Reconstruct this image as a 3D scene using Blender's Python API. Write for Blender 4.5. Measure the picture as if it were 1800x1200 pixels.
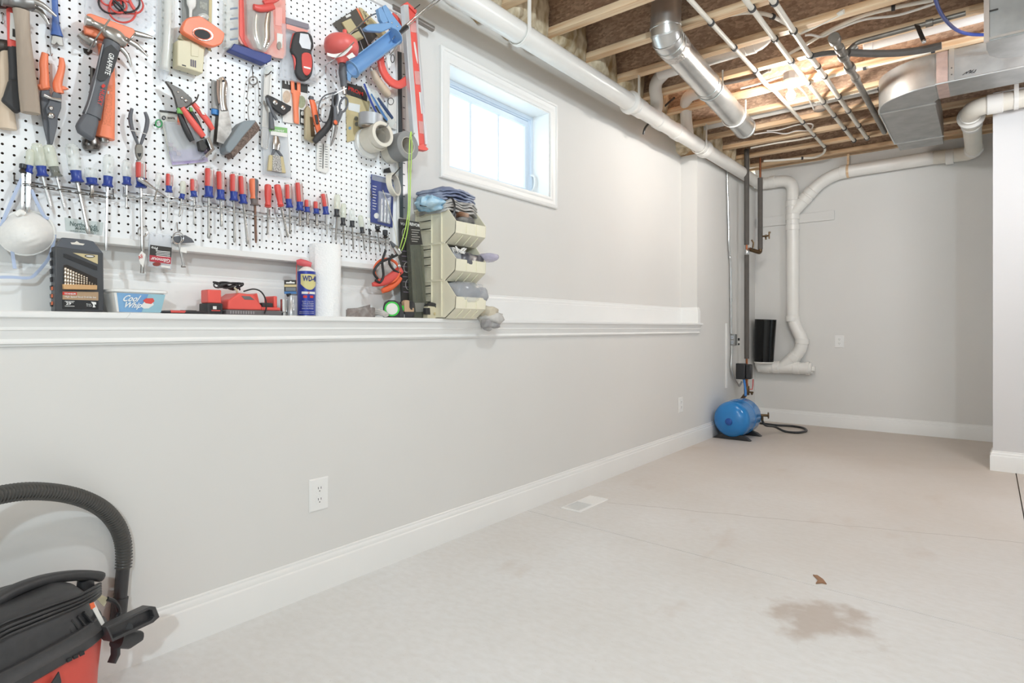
import bpy, bmesh, math, random
from mathutils import Vector as V, Matrix as M
from mathutils import noise as mnoise
random.seed(7)
for o in list(bpy.data.objects): bpy.data.objects.remove(o)
SC = bpy.context.scene
COL = SC.collection

# ------------------------------------------------------------ camera (metres; x=0 is the lower left wall, +y runs along it)
FPX, CX, HY = 1050.0, 900.0, 577.0
CAM = V((2.0, 0.0, 1.0))
YAW = math.atan(839 / 1050)
FW, RT, UP = V((-math.sin(YAW), math.cos(YAW), 0)), V((math.cos(YAW), math.sin(YAW), 0)), V((0, 0, 1))
cd = bpy.data.cameras.new('camera'); cam = bpy.data.objects.new('camera', cd); COL.objects.link(cam)
cam.location = CAM; cam.rotation_euler = (math.pi / 2, 0, YAW)
cd.sensor_width = 36; cd.lens = FPX / 1800 * 36; cd.shift_y = -23 / 1800; cd.clip_start = .02; cd.clip_end = 100
SC.camera = cam

# ------------------------------------------------------------ world, lamps, exposure
w = bpy.data.worlds.new('world'); SC.world = w; w.use_nodes = True
bg = w.node_tree.nodes['Background']; bg.inputs[0].default_value = (.70, .90, 1.0, 1); bg.inputs[1].default_value = 3.4
def lamp(name, loc, power, col, rad):
    l = bpy.data.lights.new(name, 'POINT'); l.energy = power; l.color = col; l.shadow_soft_size = rad
    o = bpy.data.objects.new(name, l); COL.objects.link(o); o.location = loc; return o
lamp('bulb_light_near', (3.3, -1.25, 2.22), 130, (.73, .90, 1.0), .06)
lamp('bulb_light_far', (.935, 4.40, 2.595), 72, (1.0, .94, .87), .042)
lamp('fill_light_side', (2.5, 4.15, 2.42), 60, (.94, .96, 1.0), .22)  # added unseen fill lamp that brightens the back wall
lamp('bulb_light_bench', (1.65, 1.45, 2.62), 46, (.78, .92, 1.0), .06)
SC.view_settings.view_transform = 'Standard'; SC.view_settings.look = 'None'
SC.view_settings.exposure = 0.29; SC.view_settings.gamma = 1.0; SC.view_settings.use_curve_mapping = False
SC.cycles.max_bounces = 8; SC.cycles.diffuse_bounces = 5; SC.cycles.transparent_max_bounces = 16
SC.cycles.caustics_reflective = False; SC.cycles.caustics_refractive = False
SC.cycles.use_denoising = True

# ------------------------------------------------------------ pixel -> real plane helpers (used while measuring the room)
def ray(px, py): return FW + RT * ((px - CX) / FPX) + UP * ((HY - py) / FPX)
def onx(px, py, x): d = ray(px, py); return CAM + d * ((x - CAM.x) / d.x)
def ony(px, py, y): d = ray(px, py); return CAM + d * ((y - CAM.y) / d.y)
def onz(px, py, z): d = ray(px, py); return CAM + d * ((z - CAM.z) / d.z)
def depth(p): return (p - CAM).dot(FW)
XP = -.105                                   # front face of the pegboard
def W(px, py, off=0): return onx(px, py, XP + off)

# ------------------------------------------------------------ materials
def lin(c):
    c /= 255.0
    return c / 12.92 if c <= .04045 else ((c + .055) / 1.055) ** 2.4
def rgb(h): return (lin(int(h[0:2], 16)), lin(int(h[2:4], 16)), lin(int(h[4:6], 16)), 1)
MATS = {}
def mat(name, col, rough=.5, metal=0, var=.06, scale=12, bump=0, alpha=1, coat=0, emit=0, stretch=(1, 1, 1), col2=None, spec=.5, trans=0, detail=4):
    if name in MATS: return MATS[name]
    m = bpy.data.materials.new(name); m.use_nodes = True
    nt = m.node_tree; b = nt.nodes['Principled BSDF']; L = nt.links.new
    c1 = rgb(col); c2 = rgb(col2) if col2 else tuple(min(1, x * (1 - var)) for x in c1[:3]) + (1,)
    b.inputs['Roughness'].default_value = rough; b.inputs['Metallic'].default_value = metal
    b.inputs['Alpha'].default_value = alpha; b.inputs['Coat Weight'].default_value = coat
    b.inputs['Specular IOR Level'].default_value = spec; b.inputs['Transmission Weight'].default_value = trans
    tc = nt.nodes.new('ShaderNodeTexCoord'); mp = nt.nodes.new('ShaderNodeMapping'); mp.inputs['Scale'].default_value = stretch
    nz = nt.nodes.new('ShaderNodeTexNoise'); nz.inputs['Scale'].default_value = scale; nz.inputs['Detail'].default_value = detail
    L(tc.outputs['Object'], mp.inputs[0]); L(mp.outputs[0], nz.inputs['Vector'])
    if var or col2:
        r = nt.nodes.new('ShaderNodeValToRGB'); r.color_ramp.elements[0].position = .35; r.color_ramp.elements[1].position = .65
        r.color_ramp.elements[0].color = c1; r.color_ramp.elements[1].color = c2
        L(nz.outputs['Fac'], r.inputs[0]); L(r.outputs[0], b.inputs['Base Color'])
    else: b.inputs['Base Color'].default_value = c1
    if bump:
        bp = nt.nodes.new('ShaderNodeBump'); bp.inputs['Strength'].default_value = bump; bp.inputs['Distance'].default_value = .01
        L(nz.outputs['Fac'], bp.inputs['Height']); L(bp.outputs[0], b.inputs['Normal'])
    if emit: b.inputs['Emission Color'].default_value = c1; b.inputs['Emission Strength'].default_value = emit
    MATS[name] = m; return m
def osb(name, c1, c2, c3, sc=(26, 54, 54)):
    m = bpy.data.materials.new(name); m.use_nodes = True; nt = m.node_tree; b = nt.nodes['Principled BSDF']; L = nt.links.new
    tc = nt.nodes.new('ShaderNodeTexCoord'); mp = nt.nodes.new('ShaderNodeMapping'); mp.inputs['Scale'].default_value = sc
    vo = nt.nodes.new('ShaderNodeTexVoronoi'); vo.inputs['Scale'].default_value = 1.6
    nz = nt.nodes.new('ShaderNodeTexNoise'); nz.inputs['Scale'].default_value = 2; nz.inputs['Detail'].default_value = 6
    ad = nt.nodes.new('ShaderNodeMixRGB'); ad.blend_type = 'ADD'; ad.inputs[0].default_value = .8
    r = nt.nodes.new('ShaderNodeValToRGB'); e = r.color_ramp.elements
    e[0].color = rgb(c1); e[1].color = rgb(c3); e[0].position = .25; e[1].position = .8; k = e.new(.55); k.color = rgb(c2)
    sep = nt.nodes.new('ShaderNodeSeparateColor'); mx = nt.nodes.new('ShaderNodeMath'); mx.operation = 'MULTIPLY_ADD'; mx.inputs[1].default_value = .55
    L(tc.outputs['Object'], mp.inputs[0]); L(mp.outputs[0], ad.inputs[1]); L(mp.outputs[0], nz.inputs['Vector'])
    L(nz.outputs['Color'], ad.inputs[2]); L(ad.outputs[0], vo.inputs['Vector']); L(vo.outputs['Color'], sep.inputs[0])
    nm = nt.nodes.new('ShaderNodeMath'); nm.operation = 'MULTIPLY'; nm.inputs[1].default_value = .45; L(nz.outputs['Fac'], nm.inputs[0])
    L(sep.outputs[0], mx.inputs[0]); L(nm.outputs[0], mx.inputs[2]); L(mx.outputs[0], r.inputs[0]); L(r.outputs[0], b.inputs['Base Color'])
    bp = nt.nodes.new('ShaderNodeBump'); bp.inputs['Strength'].default_value = .3; bp.inputs['Distance'].default_value = .004
    L(sep.outputs[0], bp.inputs['Height']); L(bp.outputs[0], b.inputs['Normal'])
    b.inputs['Roughness'].default_value = .75; MATS[name] = m; return m

wall_m = mat('wall paint', 'e1dfdc', .65, var=.03, scale=1.2, bump=.02)
wall_far_m = wall_m
white_m = mat('white trim paint', 'eeedeb', .38, var=.02, scale=3)
vinyl_m = mat('window vinyl', 'dde8f4', .4, var=.02)  # blue of the sky light put into the white vinyl colour
ledge_m = mat('white ledge paint', 'f0f0ef', .35, var=.02, scale=3)
wood_m = mat('joist lumber', 'efd6b4', .6, col2='dcb48a', scale=2.2, stretch=(1, 22, 22), bump=.1, detail=6)
wood2_m = mat('stud lumber', 'd9b68c', .6, col2='b98a5e', scale=2.2, stretch=(2, 2, 14), bump=.1, detail=6)
osb_m = osb('osb web', 'a98d78', 'c0a38b', 'd8bca2')
osb2_m = osb('osb subfloor', 'b0937c', 'c6a88e', 'dabea2', (30, 18, 36))
insul_m = mat('insulation', 'e6d9bf', .9, col2='a58c66', scale=16, bump=.9, stretch=(1, 1, .55), detail=8)
pvc_m = mat('white pvc', 'f2efea', .28, var=.03, scale=6)
pvc2_m = mat('cream pvc', 'efe9dd', .35, var=.05, scale=5)
steel_m = mat('galvanised steel', 'd6d6d4', .28, .9, var=.16, scale=7, detail=8)
steel2_m = mat('dull galvanised steel', 'b0b0ae', .42, .75, var=.2, scale=9, detail=10)
chrome_m = mat('chrome', 'd8d8d8', .18, .95, var=.1, scale=30)
shaft_m = mat('tool steel', 'a9a6a2', .3, .9, var=.15, scale=40)
dsteel_m = mat('dark steel', '5b5754', .4, .8, var=.2, scale=30)
iron_m = mat('black iron', '8d877f', .4, .6, var=.2, scale=20)
black_m = mat('black plastic', '2e2e30', .4, var=.15, scale=8)
blk2_m = mat('matt black rubber', '3a3a3c', .6, var=.12, scale=10)
grey_m = mat('charcoal rubber', '64666c', .5, var=.12, scale=10)
foam_m = mat('grey foam sleeve', '5d5854', .75, var=.1, scale=25, bump=.1)
copper_m = mat('copper', 'a8694a', .35, .8, var=.25, scale=18)
brass_m = mat('aged brass', '6d5840', .4, .7, var=.3, scale=20)
red_m = mat('red plastic', 'de5650', .4, var=.08)
red2_m = mat('bright red plastic', 'ee6259', .4, var=.06)
orange_m = mat('orange plastic', 'f98a62', .42, var=.06)
orange2_m = mat('deep orange plastic', 'f27246', .42, var=.08)
blue_m = mat('cobalt blue plastic', '30479c', .35, var=.1)
lblue_m = mat('tool blue paint', '4f7fb8', .35, var=.12)
tank_m = mat('tank blue paint', '1d7fc6', .25, var=.06, coat=.4)
clear_m = mat('clear plastic', 'eef2ee', .12, alpha=.34, var=.03)
clear2_m = mat('faint clear plastic', 'e6eaf1', .12, alpha=.32, var=.02)
clrgreen_m = mat('pale green clear plastic', 'e8ebda', .12, alpha=.5, var=.05)
smoke_m = mat('smoky clear plastic', '74766a', .15, alpha=.62, var=.1)
card_m = mat('white card', 'eceae6', .6, var=.03)
dcard_m = mat('black card', '3a3836', .5, var=.1)
tan_m = mat('tan card', 'cfbf94', .6, var=.06)
beige_m = mat('beige plastic', 'dcd4b6', .45, var=.04)
bin_m = mat('cream bin plastic', 'efe9d2', .42, var=.05, scale=5)
blu_card_m = mat('blue card', '3d4a8a', .5, var=.1)
hwood_m = mat('worn hickory', 'c3b4a3', .6, col2='a39384', scale=3, stretch=(6, 6, 1), detail=8)
lwood_m = mat('pale wood', 'dfcdb8', .55, col2='cdb79f', scale=3, stretch=(6, 6, 1))
ink_m = mat('black ink', '2a2a2c', .6, var=0)
wink_m = mat('white ink', 'f4f4f2', .6, var=0)
rink_m = mat('red ink', 'd2382f', .6, var=0)
tape_m = mat('masking tape', 'e2dccf', .6, var=.04, scale=40)
dtape_m = mat('silver duct tape', 'b3b4b8', .4, .3, var=.05)
gtape_m = mat('grey duct tape', '8f8f8f', .5, var=.05)
rag_m = mat('grey rag cloth', 'b9b6b4', .9, col2='8d8a8c', scale=14, bump=.4)
brag_m = mat('blue grey cloth', 'aab2c6', .9, col2='77809c', scale=14, bump=.4)
hole_m = mat('hardboard and gap shade', '4a382c', .9, var=.2)
peg_m = mat('white hardboard', 'f7f8fa', .4, var=.02)

# ------------------------------------------------------------ mesh builder
class MB:
    def __init__(s): s.v = []; s.f = []; s.mi = []; s.cur = 0
    def add(s, vs, fs):
        n = len(s.v); s.v += [V(v) for v in vs]; s.f += [tuple(i + n for i in f) for f in fs]; s.mi += [s.cur] * len(fs); return s
    def box(s, lo, hi):
        x0, y0, z0 = lo; x1, y1, z1 = hi
        return s.hexa([(x0, y0, z0), (x1, y0, z0), (x1, y1, z0), (x0, y1, z0), (x0, y0, z1), (x1, y0, z1), (x1, y1, z1), (x0, y1, z1)])
    def hexa(s, p): return s.add(p, [(3, 2, 1, 0), (4, 5, 6, 7), (0, 1, 5, 4), (1, 2, 6, 5), (2, 3, 7, 6), (3, 0, 4, 7)])
    def obox(s, c, ax, ay, az):      # centre and three half vectors
        c, ax, ay, az = V(c), V(ax), V(ay), V(az)
        return s.hexa([c - ax - ay - az, c + ax - ay - az, c + ax + ay - az, c - ax + ay - az, c - ax - ay + az, c + ax - ay + az, c + ax + ay + az, c - ax + ay + az])
    def prism(s, pts, off):
        n = len(pts); off = V(off); a = [V(p) for p in pts]
        return s.add(a + [p + off for p in a], [tuple(range(n))[::-1], tuple(range(n, 2 * n))] + [(i, (i + 1) % n, n + (i + 1) % n, n + i) for i in range(n)])
    def loft(s, rings, cap=True, closed=False):
        n = len(rings[0]); k = len(rings); vs = [p for r in rings for p in r]; fs = []
        for j in range(k if closed else k - 1):
            a = j * n; b = ((j + 1) % k) * n
            fs += [(a + i, a + (i + 1) % n, b + (i + 1) % n, b + i) for i in range(n)]
        if cap and not closed: fs += [tuple(range(n))[::-1], tuple(range((k - 1) * n, k * n))]
        return s.add(vs, fs)
    def tube(s, P, r, n=10, cap=True, closed=False):
        P = [V(p) for p in P]; k = len(P); R = r if isinstance(r, (list, tuple)) else [r] * k
        T = []
        for i in range(k):
            a = P[(i - 1) % k] if (closed or i > 0) else P[0]; b = P[(i + 1) % k] if (closed or i < k - 1) else P[-1]
            d = b - a; T.append(d.normalized() if d.length > 1e-9 else V((0, 0, 1)))
        u = T[0].orthogonal().normalized(); rings = []
        for i in range(k):
            u = (u - T[i] * u.dot(T[i]))
            u = u.normalized() if u.length > 1e-6 else T[i].orthogonal().normalized()
            v = T[i].cross(u)
            rings.append([P[i] + (u * math.cos(2 * math.pi * j / n) + v * math.sin(2 * math.pi * j / n)) * R[i] for j in range(n)])
        return s.loft(rings, cap, closed)
    def lathe(s, p0, p1, prof, n=16, cap=True):       # prof: (t along p0->p1 0..1, radius)
        p0, p1 = V(p0), V(p1); T = (p1 - p0); t = T.normalized(); u = t.orthogonal().normalized(); v = t.cross(u)
        return s.loft([[p0 + T * a + (u * math.cos(2 * math.pi * j / n) + v * math.sin(2 * math.pi * j / n)) * max(r, 1e-5) for j in range(n)] for a, r in prof], cap)
    def cyl(s, p0, p1, r, n=16): return s.lathe(p0, p1, [(0, r), (1, r)], n)
    def pipe(s, p0, p1, ro, ri, n=24):                # hollow
        return s.lathe(p0, p1, [(0, ri), (0, ro), (1, ro), (1, ri), (0, ri)], n, False)
    def ball(s, c, r, n=12, m=8):
        c = V(c); rx, ry, rz = r if isinstance(r, (list, tuple)) else (r, r, r)
        return s.loft([[c + V((rx * math.sin(math.pi * (i + .02) / (m + .04)) * math.cos(2 * math.pi * j / n), ry * math.sin(math.pi * (i + .02) / (m + .04)) * math.sin(2 * math.pi * j / n), -rz * math.cos(math.pi * (i + .02) / (m + .04)))) for j in range(n)] for i in range(m + 1)])
    def sweep(s, P, ha, hb, nrm=(1, 0, 0), n=12, p=2.0):   # superellipse section: ha across, hb along nrm
        P = [V(q) for q in P]; k = len(P); N0 = V(nrm); rings = []
        ha = ha if isinstance(ha, (list, tuple)) else [ha] * k; hb = hb if isinstance(hb, (list, tuple)) else [hb] * k
        for i in range(k):
            d = P[min(i + 1, k - 1)] - P[max(i - 1, 0)]; t = d.normalized(); sd = t.cross(N0).normalized(); nn = sd.cross(t)
            ring = []
            for j in range(n):
                a = 2 * math.pi * (j + .5) / n; ca, sa = math.cos(a), math.sin(a)
                ring.append(P[i] + sd * ha[i] * math.copysign(abs(ca) ** (2 / p), ca) + nn * hb[i] * math.copysign(abs(sa) ** (2 / p), sa))
            rings.append(ring)
        return s.loft(rings)
    # -- in the pegboard plane, measured in photo pixels
    def stroke(s, pts, off, flat=.7, n=12, p=2.2):
        P = []; ha = []
        for q in pts:
            a = W(q[0], q[1], q[3] if len(q) > 3 else off); P.append(a); ha.append(q[2] / 2 * depth(a) / FPX)
        return s.sweep(P, ha, [h * flat for h in ha], (1, 0, 0), n, p)
    def poly(s, pts, off, th): return s.prism([W(a, b, off + th) for a, b in pts], (-th, 0, 0))
    def ringpoly(s, outer, inner, off, th):
        n = len(outer); a = [W(x, y, off + th) for x, y in outer]; b = [W(x, y, off + th) for x, y in inner]; d = V((-th, 0, 0))
        return s.add(a + b + [p + d for p in a] + [p + d for p in b],
            [(i, (i + 1) % n, n + (i + 1) % n, n + i) for i in range(n)] + [(2 * n + (i + 1) % n, 2 * n + i, 3 * n + i, 3 * n + (i + 1) % n) for i in range(n)] +
            [(i, 2 * n + i, 2 * n + (i + 1) % n, (i + 1) % n) for i in range(n)] + [(n + i, n + (i + 1) % n, 3 * n + (i + 1) % n, 3 * n + i) for i in range(n)])
    def wire(s, pts, r, off=.02, n=7, k=4):           # smooth round wire through photo points
        P = [W(q[0], q[1], q[2] if len(q) > 2 else off) for q in pts]
        return s.tube(spline(P, k), r, n)
def spline(P, k=6, closed=False):
    P = [V(p) for p in P]; n = len(P); out = []
    for i in range(n if closed else n - 1):
        g = (lambda j: P[j % n]) if closed else (lambda j: P[max(0, min(n - 1, j))])
        a, b, c, d = g(i - 1), g(i), g(i + 1), g(i + 2)
        for j in range(k):
            t = j / k
            out.append(.5 * ((2 * b) + (c - a) * t + (2 * a - 5 * b + 4 * c - d) * t * t + (3 * b - a - 3 * c + d) * t ** 3))
    if not closed: out.append(P[-1])
    return out
def spline2(P, k=6, closed=False): return [(q.x, q.y) for q in spline([V((a, b, 0)) for a, b in P], k, closed)]

ORG = {}
def tag(o, label=None, cat=None, group=None, kind=None):
    if label: o['label'] = label
    if cat: o['category'] = cat
    if group: o['group'] = group
    if kind: o['kind'] = kind
    return o
def thing(name, label, cat, loc, group=None):
    o = bpy.data.objects.new(name, None); COL.objects.link(o); o.location = loc; o.empty_display_size = .02
    ORG[o] = V(loc); return tag(o, label, cat, group)
def obj(name, mb, m, parent=None, bevel=0, smooth=38, sub=0, label=None, cat=None, group=None, kind=None, solid=0):
    vs = mb.v
    if parent is not None: org = ORG[parent]
    else:
        xs = [v.x for v in vs]; ys = [v.y for v in vs]; zs = [v.z for v in vs]
        org = V(((min(xs) + max(xs)) / 2, (min(ys) + max(ys)) / 2, min(zs)))
    me = bpy.data.meshes.new(name); me.from_pydata([v - org for v in vs], [], mb.f)
    ms = m if isinstance(m, (list, tuple)) else [m]
    for x in ms: me.materials.append(x)
    if len(ms) > 1: me.polygons.foreach_set('material_index', mb.mi)
    b = bmesh.new(); b.from_mesh(me); bmesh.ops.recalc_face_normals(b, faces=b.faces); b.to_mesh(me); b.free()
    if smooth: me.shade_smooth(); me.set_sharp_from_angle(angle=math.radians(smooth))
    o = bpy.data.objects.new(name, me); COL.objects.link(o)
    if parent is not None: o.parent = parent
    else: o.location = org
    ORG[o] = org
    if sub:
        s = o.modifiers.new('s', 'SUBSURF'); s.levels = s.render_levels = sub
    if bevel:
        bv = o.modifiers.new('b', 'BEVEL'); bv.width = bevel; bv.segments = 2; bv.limit_method = 'ANGLE'; bv.angle_limit = math.radians(40)
    return tag(o, label, cat, group, kind)
def share(o, parent, name=None, shift=(0, 0, 0)):     # a copy of a mesh part under another parent, sharing its mesh
    c = o.copy(); COL.objects.link(c); c.parent = parent; c.location = o.location + V(shift)
    if name: c.name = name
    ORG[c] = ORG[parent]; return c
def textfit(s, p0, xdir, ydir, wid, hei, m, parent, name='lettering', bold=0):
    cu = bpy.data.curves.new('t', 'FONT'); cu.body = s; cu.size = 1; cu.offset = bold; cu.resolution_u = 2
    o = bpy.data.objects.new('t', cu); COL.objects.link(o)
    me = bpy.data.meshes.new_from_object(o.evaluated_get(bpy.context.evaluated_depsgraph_get()))
    bpy.data.objects.remove(o); bpy.data.curves.remove(cu)
    xs = [v.co.x for v in me.vertices]; ys = [v.co.y for v in me.vertices]
    if not xs: return None
    x0, x1, y0, y1 = min(xs), max(xs), min(ys), max(ys); xd, yd = V(xdir).normalized(), V(ydir).normalized(); p0 = V(p0)
    mb = MB(); mb.add([p0 + xd * ((v.co.x - x0) / (x1 - x0) * wid) + yd * ((v.co.y - y0) / max(1e-6, y1 - y0) * hei) for v in me.vertices], [tuple(p.vertices) for p in me.polygons])
    nm = xd.cross(yd) * .0006; n = len(mb.v); base = list(mb.f)
    ed = {}
    for f in base:
        for i in range(len(f)):
            a, b_ = f[i], f[(i + 1) % len(f)]; ed[(a, b_)] = 1
    mb.v = [v + nm for v in mb.v] + [v for v in mb.v]
    rim = [(b_, a, a + n, b_ + n) for (a, b_) in ed if (b_, a) not in ed]
    mb.f = base + rim; mb.mi = [0] * len(mb.f)
    bpy.data.meshes.remove(me)
    return obj(name, mb, m, parent, smooth=0)
def wtext(s, p0, p1, hpx, off, m, parent, flip=1, bold=0):   # text on the pegboard plane, baseline from pixel p0 to p1
    a, b = W(p0[0], p0[1], off), W(p1[0], p1[1], off); xd = (b - a); yd = V((1, 0, 0)).cross(xd.normalized())
    return textfit(s, a, xd, yd * flip, xd.length, hpx * depth(a) / FPX, m, parent, bold=bold)
# ------------------------------------------------------------ setting: floor
def far_tint_map(nt, L, i):
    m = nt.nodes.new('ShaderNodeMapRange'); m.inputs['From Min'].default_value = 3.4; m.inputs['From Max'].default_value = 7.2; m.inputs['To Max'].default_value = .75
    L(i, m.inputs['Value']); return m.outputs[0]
def floor_mat():
    m = bpy.data.materials.new('polished concrete'); m.use_nodes = True; nt = m.node_tree; b = nt.nodes['Principled BSDF']; L = nt.links.new
    g = nt.nodes.new('ShaderNodeNewGeometry')
    def noise(sc, det=6, st=(1, 1, 1)):
        mp = nt.nodes.new('ShaderNodeMapping'); mp.inputs['Scale'].default_value = st; L(g.outputs['Position'], mp.inputs[0])
        n = nt.nodes.new('ShaderNodeTexNoise'); n.inputs['Scale'].default_value = sc; n.inputs['Detail'].default_value = det; L(mp.outputs[0], n.inputs['Vector']); return n.outputs['Fac']
    def ramp(i, p0, c0, p1, c1):
        r = nt.nodes.new('ShaderNodeValToRGB'); e = r.color_ramp.elements; e[0].position, e[1].position = p0, p1; e[0].color, e[1].color = c0, c1; L(i, r.inputs[0]); return r.outputs[0]
    def mix(f, a, b_, mode='MIX'):
        x = nt.nodes.new('ShaderNodeMixRGB'); x.blend_type = mode
        for i, q in ((0, f), (1, a), (2, b_)):
            if isinstance(q, (int, float)): x.inputs[i].default_value = q
            elif isinstance(q, tuple): x.inputs[i].default_value = q
            else: L(q, x.inputs[i])
        return x.outputs[0]
    base = ramp(noise(1.3, 8), .3, rgb('e6e7e8'), .72, rgb('dcdbd9'))
    base = mix(ramp(noise(26, 9, (1, 1.6, 1)), .35, (0, 0, 0, 1), .75, (.22, .22, .22, 1)), base, rgb('c2bcb3'))
    base = mix(ramp(noise(140, 3), .68, (0, 0, 0, 1), .74, (.35, .35, .35, 1)), base, rgb('a59a8e'))
    base = mix(ramp(noise(3.2, 5, (1, .5, 1)), .62, (0, 0, 0, 1), .8, (.55, .55, .55, 1)), base, rgb('bba795'))
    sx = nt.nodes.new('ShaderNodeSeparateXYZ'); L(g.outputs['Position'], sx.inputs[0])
    dirt_brown = nt.nodes.new('ShaderNodeMath'); dirt_brown.operation = 'MULTIPLY_ADD'; dirt_brown.inputs[1].default_value = 3.2; L(noise(.8, 6), dirt_brown.inputs[0]); L(sx.outputs['Y'], dirt_brown.inputs[2])  # slab colour turns browner and darker towards the far end
    base = mix(ramp(dirt_brown.outputs[0], .0, (0, 0, 0, 1), 1, (0, 0, 0, 1)) if 0 else far_tint_map(nt, L, dirt_brown.outputs[0]), base, rgb('c3b3a4'))
    # old damp stain on the slab
    st = onz(1440, 1088, 0)
    d = nt.nodes.new('ShaderNodeVectorMath'); d.operation = 'DISTANCE'; d.inputs[1].default_value = st
    mp = nt.nodes.new('ShaderNodeMapping'); mp.inputs['Scale'].default_value = (1, 1, 1); L(g.outputs['Position'], mp.inputs[0]); L(mp.outputs[0], d.inputs[0])
    ma = nt.nodes.new('ShaderNodeMath'); ma.operation = 'MULTIPLY_ADD'; ma.inputs[1].default_value = .42; L(noise(9, 7), ma.inputs[0]); L(d.outputs['Value'], ma.inputs[2])
    f = ramp(ma.outputs[0], .30, (.55, .55, .55, 1), .40, (0, 0, 0, 1))
    base = mix(f, base, rgb('a58f7c'))
    L(base, b.inputs['Base Color'])
    L(ramp(noise(5, 6), .3, (.50, .50, .50, 1), .7, (.6, .6, .6, 1)), b.inputs['Roughness'])
    bp = nt.nodes.new('ShaderNodeBump'); bp.inputs['Strength'].default_value = .02; bp.inputs['Distance'].default_value = .01
    L(noise(60, 6), bp.inputs['Height']); L(bp.outputs[0], b.inputs['Normal'])
    return m
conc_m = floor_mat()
floor = obj('floor', MB().box((-.1, -3, -.12), (5.6, 6.9, -.02)), mat('joint dirt', '6d6258', .9), kind='structure')
J = lambda x: 2.616 - .0454 * x
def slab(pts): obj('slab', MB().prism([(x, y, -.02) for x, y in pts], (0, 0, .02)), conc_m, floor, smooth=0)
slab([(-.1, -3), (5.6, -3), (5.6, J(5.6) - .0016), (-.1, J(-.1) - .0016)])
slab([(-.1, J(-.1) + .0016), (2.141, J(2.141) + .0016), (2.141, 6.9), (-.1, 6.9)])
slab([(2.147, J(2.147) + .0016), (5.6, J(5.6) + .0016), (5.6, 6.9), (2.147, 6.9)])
crk = MB(); a, b_ = V((.29, 3.03, 0)), V((2.13, 3.67, 0)); pts = [a.lerp(b_, i / 40) + V((random.uniform(-.006, .006), random.uniform(-.01, .01), 0)) for i in range(41)]
crk.prism([p + V((0, .0009, .0002)) for p in pts] + [p + V((0, -.0009, .0002)) for p in pts[::-1]], (0, 0, -.002))
obj('crack', crk, mat('crack dirt', '93877b', .9), floor, smooth=0)

# ------------------------------------------------------------ setting: walls
YE = 5.10; YB = 6.76
WY0, WY1, WZ0, WZ1 = 2.172, 3.067, 1.81, 2.352
wl = MB()
wl.box((-.37, -3, 0), (0, YE, 1.03))
wl.box((-.37, -3, 1.03), (-.15, WY0, 2.70)); wl.box((-.37, WY1, 1.03), (-.15, YE, 2.70))
wl.box((-.37, WY0, 1.03), (-.15, WY1, WZ0)); wl.box((-.37, WY0, WZ1), (-.15, WY1, 2.70))
wl.box((-.37, YE, 0), (0, YB + .1, 2.53))
obj('wall_left', wl, wall_m, kind='structure', smooth=0)
obj('wall_back', MB().box((0, YB, 0), (4.6, YB + .12, 2.724)), wall_far_m, kind='structure', smooth=0)
obj('wall_right', MB().box((2.02, 5.41, 0), (5.6, 5.54, 2.66)), mat('grey wall paint', 'd6d4d4', .65, var=.03, scale=1.2), kind='structure', smooth=0)

obj('wall_front', MB().box((-.4, -3.12, 0), (5.7, -3.0, 3.03)), wall_m, kind='structure', smooth=0)
obj('wall_east', MB().box((5.6, -3, 0), (5.72, 6.95, 3.03)), wall_m, kind='structure', smooth=0)
BP = [(.017, 0), (.017, .102), (.0155, .107), (.011, .111), (.011, .121), (.0085, .127), (.006, .130), (.006, .137), (.003, .14), (0, .14), (0, 0)]
def board(name, path, z=0, m=white_m, prof=BP, **k):    # path: list of (x, y, nx, ny) with mitred outward directions
    mb = MB(); mb.loft([[(x + nx * d, y + ny * d, z + h) for d, h in prof] for x, y, nx, ny in path])
    return obj(name, mb, m, kind='structure', smooth=25, **k)
board('baseboard_left', [(0, -3, 1, 0), (0, YB, 1, -1)])
board('baseboard_back', [(0, YB, 1, -1), (4.6, YB, 0, -1)])
board('baseboard_right', [(2.02, 5.54, -1, 0), (2.02, 5.41, -1, -1), (5.6, 5.41, 0, -1)])
board('trim_3', [(-.15, -3, 1, 0), (-.15, YE, 1, -1), (0, YE, 1, -1), (0, YE + .035, 1, 0)], 1.046, ledge_m)
# ledge: sill boards with a scarf joint, apron moulding under the nosing
LP = [(-.15, 1.046), (.034, 1.046), (.0375, 1.043), (.0385, 1.0365), (.0375, 1.030), (.034, 1.027), (-.15, 1.027)]
ap = [(.0, 1.027), (.030, 1.027), (.019, 1.003), (.021, 1.001), (.021, .996), (.018, .994), (.015, .984), (.009, .972), (.0125, .968), (.015, .965), (.0155, .960), (.007, .957), (.005, .952), (0, .952)]
led = MB(); led.loft([[(x, y, z) for x, z in ap] for y in (-3, YE + .03)])
led_o = obj('trim_1', led, white_m, kind='structure', smooth=25)
s1 = onx(221, 553, .03).y
for y0a, y0b, y1a, y1b in ((-3, -3, s1 + .0, s1 - .075), (s1 + .0012, s1 - .0738, YE, YE)):   # (nose y, wall y) at both ends
    mb = MB(); R = []
    for ya, yb in ((y0a, y0b), (y1a, y1b)):
        R.append([(x, yb + (ya - yb) * (x + .15) / .18 + ((z - 1.0365) * .8 if abs(ya - yb) > .01 else 0), z) for x, z in LP])
    mb.loft(R); obj('board', mb, ledge_m, led_o, smooth=30)
hp = [(x if x > 0 else 0, z) for x, z in LP]
mb = MB(); mb.loft([[(x, y, z) for x, z in hp] for y in (YE, YE + .045)]); obj('board', mb, ledge_m, led_o, smooth=30)

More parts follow.
